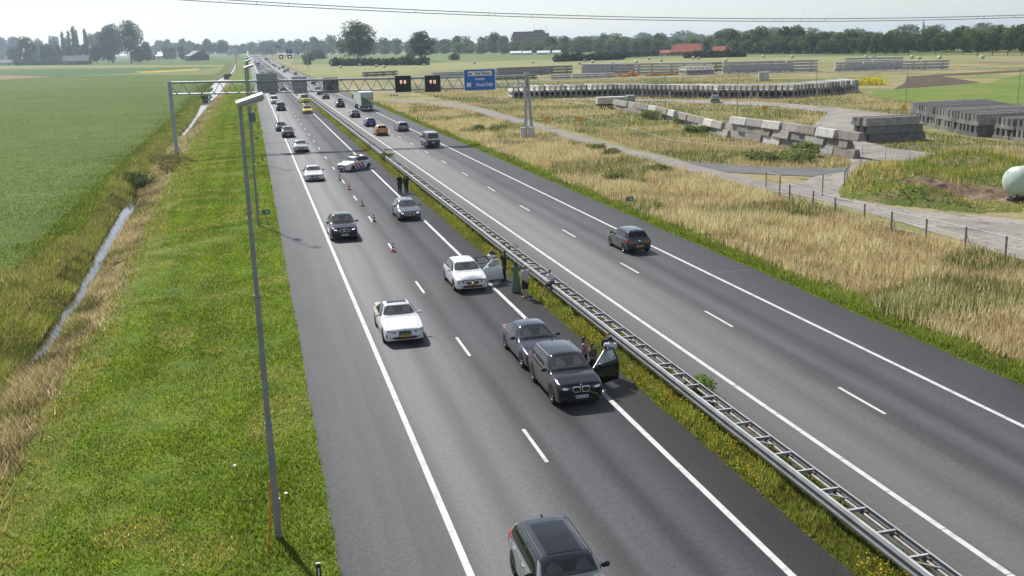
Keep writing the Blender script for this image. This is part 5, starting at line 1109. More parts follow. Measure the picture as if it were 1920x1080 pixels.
# long dark row of barrier ends in the middle distance
rp = [(62.3,243),(72,239),(85,234.5),(92.5,222.5),(100,210.5),(107,203.5),(114,199.5),(124,203.5),(137,211)]
acc = [0]
for a, c in zip(rp[:-1],rp[1:]): acc.append(acc[-1]+math.dist(a,c))
s_ = 0
while s_ < acc[-1]:
    x = float(np.interp(s_,acc,[p[0] for p in rp])); yy = float(np.interp(s_,acc,[p[1] for p in rp]))
    for l_ in range(2):
        ci = 2 if (s_ < 7 and s_ > 2) else rs.choices((0,3,2),(.5,.38,.12))[0]
        barrier(9.0,1.12,1.45,ci,'tee',x+.8,yy+4.6+rs.uniform(-.2,.2),GZ+1.42*l_,R(-8),f'{CN[ci]} tee shaped barrier in the long row of ends behind the gantry','barriers of the long row of ends')
    s_ += 1.28
# light beams stacked on the far side
def beam_stack(a, c, layers, n_, ci, label, group, h_=1.1, dep=2.2):
    d = Vector((c[0]-a[0],c[1]-a[1])); L = d.length/n_; ang = math.atan2(d.y,d.x)
    k = ('beam',round(L,1),h_,dep,ci)
    if k not in BM:
        b = MB(); b.box((0,0,h_*.52),(L*.985,dep,h_*.60)); b.box((-L*.3,0,h_*.11),(.4,dep*.9,h_*.22)); b.box((L*.3,0,h_*.11),(.4,dep*.9,h_*.22)); b.box((0,0,h_*.86),(L*.99,dep*1.12,h_*.10)); me = b.mesh('beam'); me.materials.append(CONC[ci]); BM[k] = me
    for l_ in range(layers):
        for q in range(n_):
            p = Vector(a)+d*((q+.5)/n_); tag(link('concrete_girder', BM[k], None, (p.x+rs.uniform(-.3,.3),p.y,GZ+h_*l_), (0,0,ang+rs.uniform(-.01,.01))), label, 'concrete girder', group)
CONC.append(mat('concrete_pale',(0.55,0.56,0.56),.85,0,(0.42,0.43,0.435),.5,5)); CN.append('pale')
beam_stack((129,391),(168,355),4,4,4,'long pale concrete beam in the far stack left of the white ends','beams of the first far stack')
beam_stack((171,352),(204,341),4,3,4,'long pale concrete beam in the middle far stack','beams of the middle far stack')
beam_stack((208,336),(244,320),3,4,4,'long pale concrete beam in the right far stack','beams of the right far stack')
beam_stack((222,352),(240,341),4,2,4,'long pale beam in the raised far stack seen over the others','beams of the raised far stack')
beam_stack((74,425),(96,428),2,2,4,'pale concrete beam in the low far stack left of the blue sign','beams of the left far stack')
beam_stack((98,410),(131,412),3,3,0,'grey concrete beam in the far stack right of the blue sign','beams of the far stack by the blue sign',1.2)
beam_stack((50,470),(66,476),2,2,3,'dark beam in the lone pile beyond the truck','beams of the lone far pile')
beam_stack((106,358),(128,352),2,3,4,'pale beam in the scattered far pile beyond the long row','beams of the scattered pile',.9)
for k in range(11):
    for l_ in range(2): barrier(5.0,.95,1.5,2,'tee',155.2+1.05*k,351.5,GZ+1.5*l_,R(10),'white tee shaped barrier in the short bright stack far off','barriers of the bright stack')
beam_stack((76,433),(131,440),2,6,0,'low grey beam in the long thin row behind the blue sign','beams of the thin row')
beam_stack((84,369),(103,366),2,3,3,'dark beam in the low pile right below the blue sign','beams of the low dark pile',.9)
beam_stack((133,402),(150,388),3,2,3,'dark grey beam in the pile behind the first far stack','beams of the dark far pile',1.3)
beam_stack((176,372),(206,362),3,3,0,'grey beam in the back row behind the middle far stack','beams of the back row',1.3)
# orange formwork
ORF = mat('formwork_orange',(0.55,0.23,0.03),.6)
for i,(x,y_,sx,h_,lab) in enumerate(((132.5,358,7,1.2,'orange formwork pile, leftmost'),(137.8,358.8,4.5,2.2,'taller orange formwork pile'),(145.5,356.4,6,1.2,'orange formwork pile in the middle'),(151.4,355.9,7,.9,'low orange formwork pile, rightmost'))):
    e = empty('formwork_pile', (x,y_,GZ), .1*i, lab+' before the far beams', 'formwork', 'orange formwork piles')
    for k in range(5):
        b = MB(); b.box((sx*(k-2)*.2+rs.uniform(-.2,.2),rs.uniform(-.4,.4),h_*(.2+.15*(k%3))),(sx*.26,1.6,h_*(.35+.3*rs.random())),rz=rs.uniform(-.2,.2)); b.obj('panel', ORF, e)
e = empty('storage_container', (151.8,284,GZ), R(-25), 'small white container standing on the far track', 'container'); b = MB(); b.box((0,0,1.3),(3.0,2.4,2.6)); b.obj('shell', mat('container_white',(.62,.62,.60),.6,0,(.5,.5,.48),2), e); b = MB(); b.box((-.6,-1.22,1.2),(.9,.05,2.1)); b.obj('door', mat('container_door',(.45,.46,.46),.6), e); b = MB(); b.box((0,0,2.64),(3.1,2.5,.08)); b.obj('roof', mat('container_roof',(.5,.5,.5),.6), e)
# tanker-like truck parked at the end of the block wall
e = empty('site_truck', (71.0,193,GZ), R(80), 'white tipper truck parked at the far end of the block wall', 'truck')
b = MB(); b.extr([(-1.1,1.0),(1.1,1.0),(1.25,2.3),(-1.25,2.3)],'Y',-1.5,4.2); b.obj('tipper_body', mat('tipper_pale',(.58,.57,.53),.6,0,(.45,.44,.4),1), e)
b = MB(); b.box((0,-2.6,1.5),(2.2,1.6,2.0)); b.obj('cab', mat('cab_grey',(.30,.31,.32),.5), e); b = MB(); b.box((0,-3.42,1.9),(1.9,.06,.8)); b.obj('windscreen', GLASS, e); b = MB(); b.box((0,.8,.75),(1.0,7,.25)); b.obj('chassis', BLACK, e)
for yy in (-2.4,1.5,3.0):
    for sx in (-1,1): link('wheel', tw_, e, (sx*1.0,yy,.5), (0,0,0 if sx>0 else PI))
far_car('hatch', DGREY, 94, 196.5, R(-25), 'dark car parked at the site track below the long row of ends', None)
# yellow site signs and thin poles
SIGNY = mat('sign_yellow',(0.75,0.36,0.02),.5)
for i,(x,y_,lab) in enumerate(((44.6,153.8,'small yellow diamond sign nearest the gantry leg'),(49.9,152.6,'yellow sign on the path fence right of the gantry leg'),(103.6,146.2,'yellow sign just left of the end-on stack'),(113.8,150.9,'yellow sign in the grass behind the end-on stack'),(85.4,159,'yellow sign behind the long stacked wall'))):
    e = empty('yellow_sign', (x,y_,GZ), R(-20), lab, 'site sign', 'yellow signs of the site'); b = MB(); b.tube((0,0,0),(0,0,1.3),.03,.03,6); b.obj('post', GALV2, e); b = MB(); b.prism(rrect(1.0,.62,.12) if i not in (0,2) else [(0,-.5),(.5,0),(0,.5),(-.5,0)],0,.03); b.obj('panel', SIGNY, e, (0,-.03,1.35), (R(90),0,0))
for i,(x,y_,h_,lab) in enumerate(((71.3,169.2,7.0,'thin grey pole beside the left end of the block wall'),(65.6,130.1,8.2,'thin dark pole in front of the block wall middle'),(111.1,156.2,7.5,'thin pole just above the end-on stack'),(115.1,133.9,7.5,'thin pole at the right edge of the picture'),(110.9,185.4,6.5,'thin pole before the right end of the row of ends'))):
    e = empty('light_pole', (x,y_,GZ), 0, lab, 'pole', 'thin poles around the site'); b = MB(); b.tube((0,0,-.2),(0,0,h_),.06,.045,8); b.obj('shaft', GALV2, e); b = MB(); b.tube((0,0,0),(0,0,.5),.10,.10,8); b.obj('foot', GALV, e); b = MB(); b.box((0,-.1,h_),(.12,.3,.06)); b.obj('head', GALV2, e)
# ---------------------------------------------------------------- fences
WIRE = mat('fence_wire',(0.34,0.35,0.35),.5,.5); FPOST = mat('fence_post',(0.23,0.23,0.21),.8,0,(.15,.15,.13),3)
def wire_fence(pts, h_, label, wires, brace_every=0, rp_=.05, panel=False):
    e = empty('wire_fence', (0,0,0), 0, label, 'fence')
    for i,(x,y_) in enumerate(pts):
        lean = rs.uniform(-.03,.03); b = MB(); b.tube((x,y_,GZ-.1),(x+lean,y_+lean,GZ+h_),rp_,rp_,7); b.obj('post', FPOST if rp_ > .04 else WIRE, e)
        if brace_every and i % brace_every == 1: b = MB(); b.tube((x,y_,GZ+h_*.75),(x-.15,y_-.95,GZ),.03,.03,6); b.obj('brace', FPOST, e)
    for z in wires:
        b = MB(); b.path([(x,y_,GZ+h_*z) for x,y_ in pts], .014 if z < .98 else .024, 4); b.obj('wire', WIRE, e)
    if panel:
        b = MB()
        for a, c in zip(pts[:-1],pts[1:]):
            for k in range(1,14): t = k/14; b.tube((a[0]+(c[0]-a[0])*t,a[1]+(c[1]-a[1])*t,GZ+.1),(a[0]+(c[0]-a[0])*t,a[1]+(c[1]-a[1])*t,GZ+h_),.006,.006,3,cap=False)
        tag(b.obj('mesh_wires', WIRE, e), kind='stuff')
    return e
wire_fence([(43.0,77.0),(42.0,73.6),(41.9,69.8),(41.6,66.2),(41.8,62.7),(41.6,59.2),(41.9,55.9),(42.3,52.6),(42.4,49.2),(42.4,45.5),(42.4,41.5),(42.4,37)], 1.55, 'wire fence with leaning concrete posts between dry grass and low track', (.3,.62,.99), 2, .065)
wire_fence([(52.5,262),(51.8,240),(51.2,222),(50.9,205),(50.8,190),(50.6,177),(50.3,165),(50.0,152),(49.7,141),(49.2,132),(48.7,124),(47.8,116),(47.2,109.6),(49.2,103.9),(52.5,97.4),(56.0,92.9)], 1.8, 'long mesh fence along the far side of the service path', (.06,.99), 0, .04, True)
wire_fence([(62.0,94.0),(64.4,93.4),(66.6,92.4),(68.9,91.2),(71.2,90.0),(73.5,88.6),(75.8,87.2),(78.1,85.8),(80.4,84.4),(82.7,83.0)], 1.9, 'row of grey mesh site fence panels across the yard road', (.08,.99), 0, .03, True)
wire_fence([(49.1,76.9),(50.6,79.3),(52.4,81.6),(55.6,84.5)], 1.7, 'site fence panels round the left side of the mound', (.08,.99), 0, .035, True)
wire_fence([(43.0,77.0),(43.2,79.8)], 1.8, 'short upright mesh panel at the corner of the fence', (.06,.5,.99), 0, .05, True); wire_fence([(46.3,75.7),(49.1,76.9)], 1.9, 'open gate panel standing on the junction', (.06,.99), 0, .05)
# red and white road closure boards
for x, y_, lab in ((35.5,262,'red and white striped road closure board near the truck'),(46.0,233,'red and white striped board at the bend of the service path')):
    e = empty('closure_board', (x,y_,GZ), R(-10), lab, 'barrier board'); 
    for k in range(5): b = MB(); b.box((-.8+.4*k,0,1.0),(.4,.05,.35)); b.obj('stripe', mat('board_red',(.45,.03,.03),.5) if k%2==0 else WHITEP, e)
    b = MB(); b.box((-.8,.04,.5),(.06,.06,1.1)); b.box((.8,.04,.5),(.06,.06,1.1)); b.obj('leg', GALV2, e)
# ================================================================ fields beyond
def fieldmat(n, c1, c2, s=.06): return multi_mat(n, c1, [(c2,s,.4,.65),(tuple(v*.8 for v in c1),s*6,.5,.75)], bump=.05, bscale=1.5)
sheet('hay_field', [(33,560),(37,900),(94,803),(207,746),(296,656),(400,450),(400,380),(331,386),(272,443),(224,497),(150,542),(91,538),(56,474),(40,500)], -.10, fieldmat('hay_field',(0.245,0.245,0.105),(0.20,0.215,0.09)))
sheet('green_field', [(36,905),(60,1500),(95,1093),(210,960),(332,735),(420,560),(400,452),(296,658),(207,748),(94,805)], -.07, fieldmat('green_field',(0.10,0.15,0.05),(0.20,0.21,0.075),.012))
sheet('meadow', [(60,1500),(62,2400),(200,1500),(330,1100),(600,640),(600,480),(420,562),(332,737),(210,962),(95,1095)], -.04, fieldmat('meadow',(0.105,0.16,0.055),(0.15,0.185,0.065),.02))
sheet('meadow_near', [(122,168),(137,155),(205,215),(260,270),(225,262),(185,226),(142,212),(128,193)], -.11, fieldmat('meadow_near',(0.12,0.18,0.035),(0.17,0.20,0.05)))
sheet('ploughed_strip', [(150,216),(184,228),(203,269),(262,282),(250,290),(196,276),(170,240)], -.09, fieldmat('ploughed',(0.085,0.062,0.045),(0.12,0.09,0.065),.2))
sheet('gravel_track', [(60,352),(97,349),(134,342),(174,332),(218,326),(262,306),(262,302),(217,321),(173,327),(133,337),(96,344),(60,347)], -.09, PATHM)
sheet('gravel_field_edge', [(299,372),(319,401),(345,384),(301,348)], -.06, fieldmat('stubble',(0.27,0.21,0.15),(0.22,0.18,0.12)))
sheet('crop_dark_strip', [(-700,1580),(-300,1010),(-190,878),(-126,738),(-84,755),(-60,926),(-99,921)], -.45, fieldmat('beet_green',(0.045,0.11,0.04),(0.06,0.125,0.045)))
sheet('flower_strip', [(-84,807),(-38,858),(-36,788),(-70,749)], -.42, fieldmat('flower_yellow',(0.42,0.32,0.04),(0.27,0.25,0.05)))
sheet('pale_field', [(-900,2300),(-364,1697),(-23,1040),(-21,933),(-60,960),(-270,1256),(-640,1800)], -.43, fieldmat('pale_green',(0.17,0.20,0.065),(0.21,0.215,0.085)))
sheet('tan_strip', [(-400,1400),(-183,850),(-120,715),(-150,650),(-260,800),(-500,1250)], -.40, fieldmat('tan_stubble',(0.22,0.17,0.10),(0.18,0.16,0.08)))
sheet('near_pale_field', [(-20,610),(-70,690),(-125,735),(-84,753),(-38,786),(-21,930),(-19,700)], -.44, fieldmat('pale_green2',(0.14,0.17,0.05),(0.18,0.19,0.06)))
sheet('scrub_strip', [(70,318),(98,312),(150,276),(170,262),(178,276),(150,300),(100,338),(72,340)], -.10, fieldmat('scrub_green',(0.10,0.135,0.035),(0.19,0.18,0.075),.08))
sheet('soil_strip', [(62,392),(128,386),(170,346),(240,312),(236,306),(168,338),(126,376),(62,384)], -.08, fieldmat('yard_soil',(0.20,0.175,0.145),(0.26,0.235,0.20),.1))
# ================================================================ trees
LEAF = leaf_mat('foliage', .32, .75, (1.1,1.2,.6), up=.35); BARK = mat('bark',(0.07,0.055,0.042),.9,0,(0.045,0.036,0.028),2)
def crown(n, lobes, leaf, seed, c0=(0.045,0.075,0.026), c1=(0.085,0.115,0.036)):
    """leaf clumps through the volume of several lobes [(x,y,z,rx,ry,rz)], unit-height tree"""
    r_ = np.random.default_rng(seed); w_ = np.array([a[3]*a[4]*a[5] for a in lobes])**.67; w_ = w_/w_.sum(); li = r_.choice(len(lobes), n, p=w_)
    L = np.array(lobes)[li]; d = r_.normal(size=(n,3)); d /= np.linalg.norm(d,axis=1)[:,None]; rad = r_.uniform(.45,1.05,n)**.5
    wob = 1+.16*np.sin(d[:,0]*5+li)*np.cos(d[:,2]*6+li*2)
    P = L[:,:3]+d*(rad*wob)[:,None]*L[:,3:]
    sz = leaf*r_.uniform(.6,1.5,n); a = r_.normal(size=(n,3)); nrm = d*.6+a*.6; nrm /= np.linalg.norm(nrm,axis=1)[:,None]
    t = np.cross(nrm, r_.normal(size=(n,3))); t /= np.linalg.norm(t,axis=1)[:,None]; s_ = np.cross(nrm,t)
    V = np.stack([P+t*sz[:,None],P+s_*sz[:,None]*.7,P-t*sz[:,None],P-s_*sz[:,None]*.7],1).reshape(-1,3)
    F = np.arange(4*n).reshape(n,4); tone = np.clip(r_.normal(.5,.22,n)+.25*np.sin(li*2.4),0,1)
    C = np.array(c0)+(np.array(c1)-np.array(c0))*tone[:,None]
    return V, F, np.repeat(C,4,0)
def lobes_round(seed, n=9, w_=.36, z0=.30, z1=.95):
    r_ = random.Random(seed); out = []
    for i in range(n):
        t = (i+.5)/n; z = z0+.10+(z1-z0-.16)*t; rad = w_*math.sin(math.pi*min(1,(.22+.72*t)))*.75; a = i*2.4+r_.uniform(-.4,.4); rr = w_*r_.uniform(.34,.52)
        out.append((rad*math.cos(a)*r_.uniform(.5,1.0),rad*math.sin(a)*r_.uniform(.5,1.0),z,rr,rr,rr*r_.uniform(.7,.95)))
    out.append((0,0,(z0+z1)/2,w_*.62,w_*.62,(z1-z0)*.42)); return out
def trunk_mesh(h_, seed, top=.62, r0_=.022):
    r_ = random.Random(seed); b = MB(); p = Vector((0,0,-.02)); rr = r0_; pts = [p]
    for k in range(4):
        q = p+Vector((r_.uniform(-.015,.015),r_.uniform(-.015,.015),top/4)); b.tube(p,q,rr,rr*.78,7,cap=False); rr *= .78; p = q; pts.append(p)
    for k in range(7):
        s0 = pts[1+k%4]; a = k*2.2+r_.uniform(-.3,.3); e_ = s0+Vector((math.cos(a)*.20,math.sin(a)*.20,r_.uniform(.14,.26))); b.tube(s0,e_,.010,.004,5,cap=False)
    me = b.mesh('trunk'); me.materials.append(BARK); return me
PROTO = {}
def proto(key, n, lob, leaf, seed, top=.6, **k):
    V,F,C = crown(n,lob,leaf,seed,**k); PROTO[key] = (np_mesh('crown',V,F,[LEAF],col=C), trunk_mesh(1,seed,top), (V,F,C))
for i in range(4): proto(f'round{i}',2600,lobes_round(30+i,12,.42,.0 if i<2 else .10,1.0),.030,40+i,.55)
proto('big0',7500,lobes_round(77,20,.46,.20,1.0),.015,50,.6,c0=(.038,.062,.024),c1=(.085,.108,.038)); proto('big1',6000,lobes_round(78,14,.36,.16,1.0),.018,51,.6)
for i in range(3): proto(f'ave{i}',1300,lobes_round(60+i,9,.42,.30,1.0),.030,66+i,.5,c0=(.05,.078,.025),c1=(.085,.115,.034))
for i in range(2): proto(f'poplar{i}',1300,[(random.uniform(-.01,.01),random.uniform(-.01,.01),z,.055+.035*math.sin(math.pi*min(1,z)),.055+.035*math.sin(math.pi*min(1,z)),.10) for z in np.linspace(.14,.92,11)],.020,70+i,.7)
proto('bush0',1300,[(random.uniform(-.35,.35),random.uniform(-.3,.3),random.uniform(.35,.55),.42,.42,.45) for _ in range(7)],.07,80,.3); proto('dome',1700,[(0,0,.25,.95,.95,.72)]+[(random.uniform(-.5,.5),random.uniform(-.5,.5),.35,.4,.4,.45) for _ in range(5)],.06,81,.2,c0=(.03,.05,.026),c1=(.05,.07,.034))
proto('light',1300,lobes_round(90,9,.45,.1,1.0),.03,91,.4,c0=(.08,.12,.035),c1=(.13,.17,.05))
def tree(key, x, y_, h_, wid, label, name='tree', group=None, cat='tree', z=-.3):
    cm, tm, _ = PROTO[key]; e = empty(name, (x,y_,z), random.uniform(0,6.28), label, cat, group)
    base_w = max(max(v.co.x for v in cm.vertices)-min(v.co.x for v in cm.vertices),.1) if key not in PW else PW[key]; PW[key] = base_w
    k = wid/base_w; e.scale = (k,k,h_); link('trunk', tm, e); link('crown', cm, e); return e
PW = {}
tree('big1',-197,1646,54,37,'tall broad tree left of the biggest one by the left farm'); tree('big0',-153,1474,54,42,'biggest dark tree with visible trunk beside the left farm')
for i,(x,y_,h_,w_) in enumerate([(-321,2005,54,8.7),(-303,1958,53.8,7.5),(-290,1924,61.3,10.2),(-282,1901,55.1,8.3),(-260,1845,54.4,8.9)]):
    tree(f'poplar{i%2}',x,y_,h_,w_,['leftmost slender poplar above the left farm','second slender poplar from the left','tallest slender poplar of the left farm','slender poplar touching the tallest one','slender poplar standing apart on the right'][i],'poplar_tree','slender poplars')
LF = [(-373,1844,28.1,22.8),(-338,1766,41.3,35.4),(-304,1748,30.2,25.2),(-296,1793,28.4,20.7),(-270,1730,24.2,18.3),(-236,1649,27.1,20.7),(-212,1590,24.7,18.5),(-200,1621,30,25.2),(-150,1556,22.1,18.3),(-145,1611,28.4,14.2)]
for i,(x,y_,h_,w_) in enumerate(LF): tree(f'round{i%4}',x,y_,h_,w_,'dark round tree among the left farm houses',group='round trees by the left farm')
tree('light',-308,1668,17,14.4,'small light green tree before the left farm houses')
for i,(x,y_,h_,w_) in enumerate([(-662,3146,62.7,50.8),(-592,2948,61.7,42),(-470,2603,49.8,37),(-408,2428,52.5,33),(-303,2228,51.8,32),(-277,2151,54.3,27),(-358,2285,47.3,28.6)]): tree(f'round{(i+1)%4}',x,y_,h_,w_,'hazy tree rising behind the left farm',group='hazy trees behind the left farm')
for i,(x,y_,h_,w_) in enumerate([(-142,1935,21,15.2),(-127,1886,19.5,15.8),(-108,1826,20.7,18),(-69,1747,16,8.7),(-94,1782,15,10.6)]): tree(f'round{i%2}',x,y_,h_,w_,'dark tree between the red barn and the black barn',group='trees between the barns')
tree('big0',83,808,31.7,35,'big lone tree standing in the hedge right of the motorway'); tree('big1',134,815,23.5,20.5,'compact lone tree at the right end of the hedge'); tree('bush0',157,1023,6.9,9.6,'small bush left behind the compact lone tree','shrub',cat='shrub')
tree('bush0',172,871,6.4,11,'dark bush alone in the green field','shrub',cat='shrub'); tree('dome',82,1280,12.5,26,'dome shaped dark bush beyond the far gantry','shrub',cat='shrub'); tree('bush0',47,858,5,7,'small shrub by the foot of the far gantry','shrub',cat='shrub'); tree('bush0',62,1120,9,16,'low bush right behind the far matrix signs','shrub',cat='shrub')
for i,(x,y_,h_,w_) in enumerate([(381,628,8.7,8.7),(383,611,9.2,8.5),(385,601,9.1,7.7),(377,576,10.8,8.1),(379,567,10.3,8.0),(371,545,12.8,9.0),(377,543,9.8,8.3),(383,539,10.5,9.6),(382,513,9.9,8.6),(382,489,10,7.6),(372,465,11.9,9.0),(381,465,12.3,9.6),(383,456,11,8.3),(392,456,10.5,7.8)]):
    tree(f'ave{i%3}',x,y_,h_,w_,'avenue tree with bare trunk in the row at the far right',group='avenue trees at the far right')
# woods that read as one mass
def wood(name, L, keys, label, n_keep=700, seed=1):
    L = [(x,y_,h_*random.uniform(.72,1.04),w_*random.uniform(1.1,1.45)) for x,y_,h_,w_ in L]; n_keep = int(n_keep*1.35)
    r_ = np.random.default_rng(seed); VV=[]; FF=[]; CC=[]; off=0
    for i,(x,y_,h_,w_) in enumerate(L):
        V,F,C = PROTO[keys[i%len(keys)]][2]; sel = r_.choice(len(F), min(n_keep,len(F)), replace=False); v = V.reshape(-1,4,3)[sel]; c_ = C.reshape(-1,4,3)[sel]
        cen = v.mean(1,keepdims=True); v = cen+(v-cen)*1.45; a = r_.uniform(0,6.28); rot = np.array([[math.cos(a),-math.sin(a),0],[math.sin(a),math.cos(a),0],[0,0,1]]); v = v@rot.T
        v = v.reshape(-1,3)*np.array([w_/.85,w_/.85,h_])+np.array([x,y_,-.3]); VV.append(v); CC.append(c_.reshape(-1,3)*r_.uniform(.9,1.75)*np.array([1.0,1.0,.95])); FF.append(np.arange(len(v)).reshape(-1,4)+off); off += len(v)
    return tag(link(name, np_mesh(name,np.concatenate(VV),np.concatenate(FF),[LEAF],col=np.concatenate(CC))), label, 'wood', kind='stuff')
RK = ['round0','round1','round2','round3']
wl = [(-259,3024,37.8,30),(-227,2893,41.9,28),(-198,2772,45.7,27),(-172,2660,41.3,26),(-147,2557,41,25),(-124,2461,38.4,24.4),(-103,2371,36,23.5),(-83,2288,37,22.7),(-64,2210,37,22),(-49,2146,35,21.4)]
wood('distant_wood', wl, ['ave0','ave1','ave2'], 'hazy row of trees beyond the black barn', 800, 2)
wood('distant_wood', [(-43,2809,34,25),(-26,2715,34,24),(-9,2620,35,31),(12,2505,35,33),(35,2382,33.5,31),(55,2384,34,29),(76,2381,36,26.5),(90,2295,36,23),(104,2215,35,22.5),(116,2140,35,24),(128,2070,35,23),(144,2081,36.6,27.6),(156,2005,37.4,26.6),(168,1931,32,23.7),(-70,3000,33,34),(-110,3200,34,36),(0,2900,36,34),(60,2650,38,34),(100,2500,36,30)], RK, 'hazy wood closing off the end of the motorway', 800, 3)
mf = [(196,1664,26.6,22.3),(206,1600,24.8,21.5),(217,1538,23.2,19.2),(240,1567,21.2,17.9),(257,1448,25,18.2),(264,1403,25.1,20.6),(272,1354,24.2,20),(285,1343,20.9,17),(292,1294,21.6,17.8),(298,1256,26.4,14.7),(303,1221,21.8,16.9),(315,1210,19.4,18.1),(320,1174,18.3,17.6),(325,1140,17.2,17.2),(329,1106,18.5,16.7),(341,1096,18.7,16.6),(345,1066,17.6,16.2),(355,1058,16.7,15),(359,1028,18,15.7),(362,1000,17,15.3),(365,974,16.6,13.9),(368,949,16.7,14.6),(371,926,14.3,13.3),(373,905,22.1,12),(376,887,14.8,13.8),(392,896,15,14),(394,872,14.1,13.6),(178,1800,30,24),(188,1740,28,24)]
rw = random.Random(4); mf2 = [(x*1.10+rw.uniform(-6,6),y_*1.10,h_*1.10*rw.uniform(.9,1.1),w_*1.15) for x,y_,h_,w_ in mf] + [(x*.985,y_*.985,h_*rw.uniform(.55,.8),w_*.9) for x,y_,h_,w_ in mf]
wood('distant_wood', mf+mf2, RK, 'hazy wood behind the fields in the middle', 620, 5)
rf = [(396,848,15.7,14.3),(386,799,17.1,14.4),(376,755,18.4,14.5),(379,737,18.4,15),(381,720,19.7,15.6),(383,705,18.1,14.5),(385,690,18.6,14.2),(387,675,19,14.7),(389,660,18.3,13.7),(391,646,18.3,14.2),(393,632,16.9,13.2),(405,635,14.8,12.6),(407,621,13.8,12.4),(408,608,13.6,11.4),(410,596,14,11.9),(422,598,15.6,11.3),(423,586,13.6,10.4),(424,574,16.1,12.3),(425,562,17.2,13.5),(426,551,18.5,13.2),(427,540,17.3,13),(428,530,15.7,12.8),(429,520,16.1,12.6),(430,510,15.2,12.4),(431,500,15.6,12.2),(433,488,15.2,12),(436,476,15.5,12)]
rf2 = [(x*1.06+rw.uniform(-4,4),y_*1.06,h_*1.08*rw.uniform(.85,1.1),w_*1.2) for x,y_,h_,w_ in rf] + [(x*.985,y_*.985,h_*rw.uniform(.5,.75),w_*.9) for x,y_,h_,w_ in rf[:16]]
wood('distant_wood', rf+rf2, RK, 'dark green wood on the right behind the avenue trees', 750, 6)
wood('distant_wood', [(700+rw.uniform(-60,60)+i*5,2300-i*24,25*rw.uniform(.7,1.1),36) for i in range(60)], RK, 'faint wooded ridge far behind the right wood', 400, 8)
# hedges
def hedge(a, c, h_, wd, label, n=1300, seed=1):
    r_ = np.random.default_rng(seed); d = np.array(c)-np.array(a); L = math.hypot(*d); k = int(L/3)
    lob = []
    for i in range(k+1):
        p = np.array(a)+d*i/max(k,1); hh = h_*r_.uniform(.38,.58); lob.append((p[0],p[1],hh*.9,wd*.7,wd*.7,hh))
    V,F,C = crown(n*2,lob,.62,seed,c0=(.032,.052,.026),c1=(.055,.078,.036)); return tag(link('hedge', np_mesh('hedge',V,F,[LEAF],col=C), None, (0,0,-.3)), label, 'hedge')
hedge((60,765),(117,693),6.0,4,'dark hedge running under the big lone tree',2600,1); hedge((200,659),(246,661),6.0,5,'dark hedge left of the red roofed farm',2000,2); hedge((287,643),(316,623),5.2,5,'dark hedge in front of the red roofed farm',1600,3); hedge((255,720),(325,770),5,4,'low hedge farther back beside the farm',1500,4)
hedge((-330,1640),(-258,1575),7,6,'long clipped hedge before the left farmhouse',1800,6)
# hay bales wrapped in pale foil
b = MB(); b.lathe([(0,-.6),(.58,-.6),(.66,-.5),(.66,.5),(.58,.6),(0,.6)],(0,0,.62),16,axis='X'); balem = b.mesh('bale'); balem.materials.append(mat('bale_wrap',(0.50,0.53,0.45),.5))
for i,(x,y_) in enumerate([(76,731),(110,661),(58,678),(81,676),(83,651),(147,677),(176,634),(185,566),(205,617),(203,595),(192,530),(212,546),(255,633),(235,564),(274,606),(269,587),(253,517),(312,550),(313,587),(326,496),(331,496),(327,457),(316,436),(325,433),(338,419)]):
    o = link('hay_bale', balem, None, (x,y_,-.1), (0,0,i*1.3)); o.scale = (1.3,1.3,1.3); tag(o, 'pale wrapped hay bale lying on the mown field', 'hay bale', 'hay bales on the mown field')
# ================================================================ distant buildings
def house(name, x, y_, rz, L, W_, eave, ridge, wall, roof, label, wins=3, hip=False, door=True):
    e = empty(name, (x,y_,-.3), rz, label, 'building')
    b = MB(); b.extr([(-W_/2,0),(W_/2,0),(W_/2,eave),(0,ridge-.15),(-W_/2,eave)],'X',-L/2,L/2); b.obj('wall', wall, e)
    b = MB(); o = .5
    b.add([(-L/2-o,-W_/2-o,eave-.2),(L/2+o,-W_/2-o,eave-.2),(L/2+o-(W_*.4 if hip else 0),0,ridge),(-L/2-o+(W_*.4 if hip else 0),0,ridge),(-L/2-o,W_/2+o,eave-.2),(L/2+o,W_/2+o,eave-.2)],[(0,1,2,3),(4,3,2,5)]+([(0,3,4),(1,5,2)] if hip else []))
    r_ = b.obj('roof', roof, e); sm = r_.modifiers.new('s','SOLIDIFY'); sm.thickness = .25
    for i in range(wins):
        b = MB(); b.box((-L/2+L*(i+.7)/(wins+.4),-W_/2-.06,eave*.55),(L/(wins*2.8),.12,eave*.42)); w_ = b.obj('window', mat('win_frame',(.6,.6,.58),.6), e); b = MB(); b.box((-L/2+L*(i+.7)/(wins+.4),-W_/2-.14,eave*.55),(L/(wins*3.4),.06,eave*.32)); b.obj('pane', GLASSD, w_)
    if door: b = MB(); b.box((L*.32,-W_/2-.08,eave*.36),(1.6,.14,eave*.70)); b.obj('door', mat('house_door',(.06,.05,.045),.6), e)
    return e
BRICK = mat('brick_far',(0.22,0.11,0.075),.9); REDR = mat('roof_red',(0.42,0.11,0.05),.8,0,(.33,.085,.04),.4); SLATE = mat('roof_slate',(0.10,0.10,0.115),.7); DKW = mat('dark_boards',(0.03,0.032,0.035),.8); PALEW = mat('render_pale',(.55,.53,.5),.8); METW = mat('sheet_pale',(.62,.63,.63),.5)
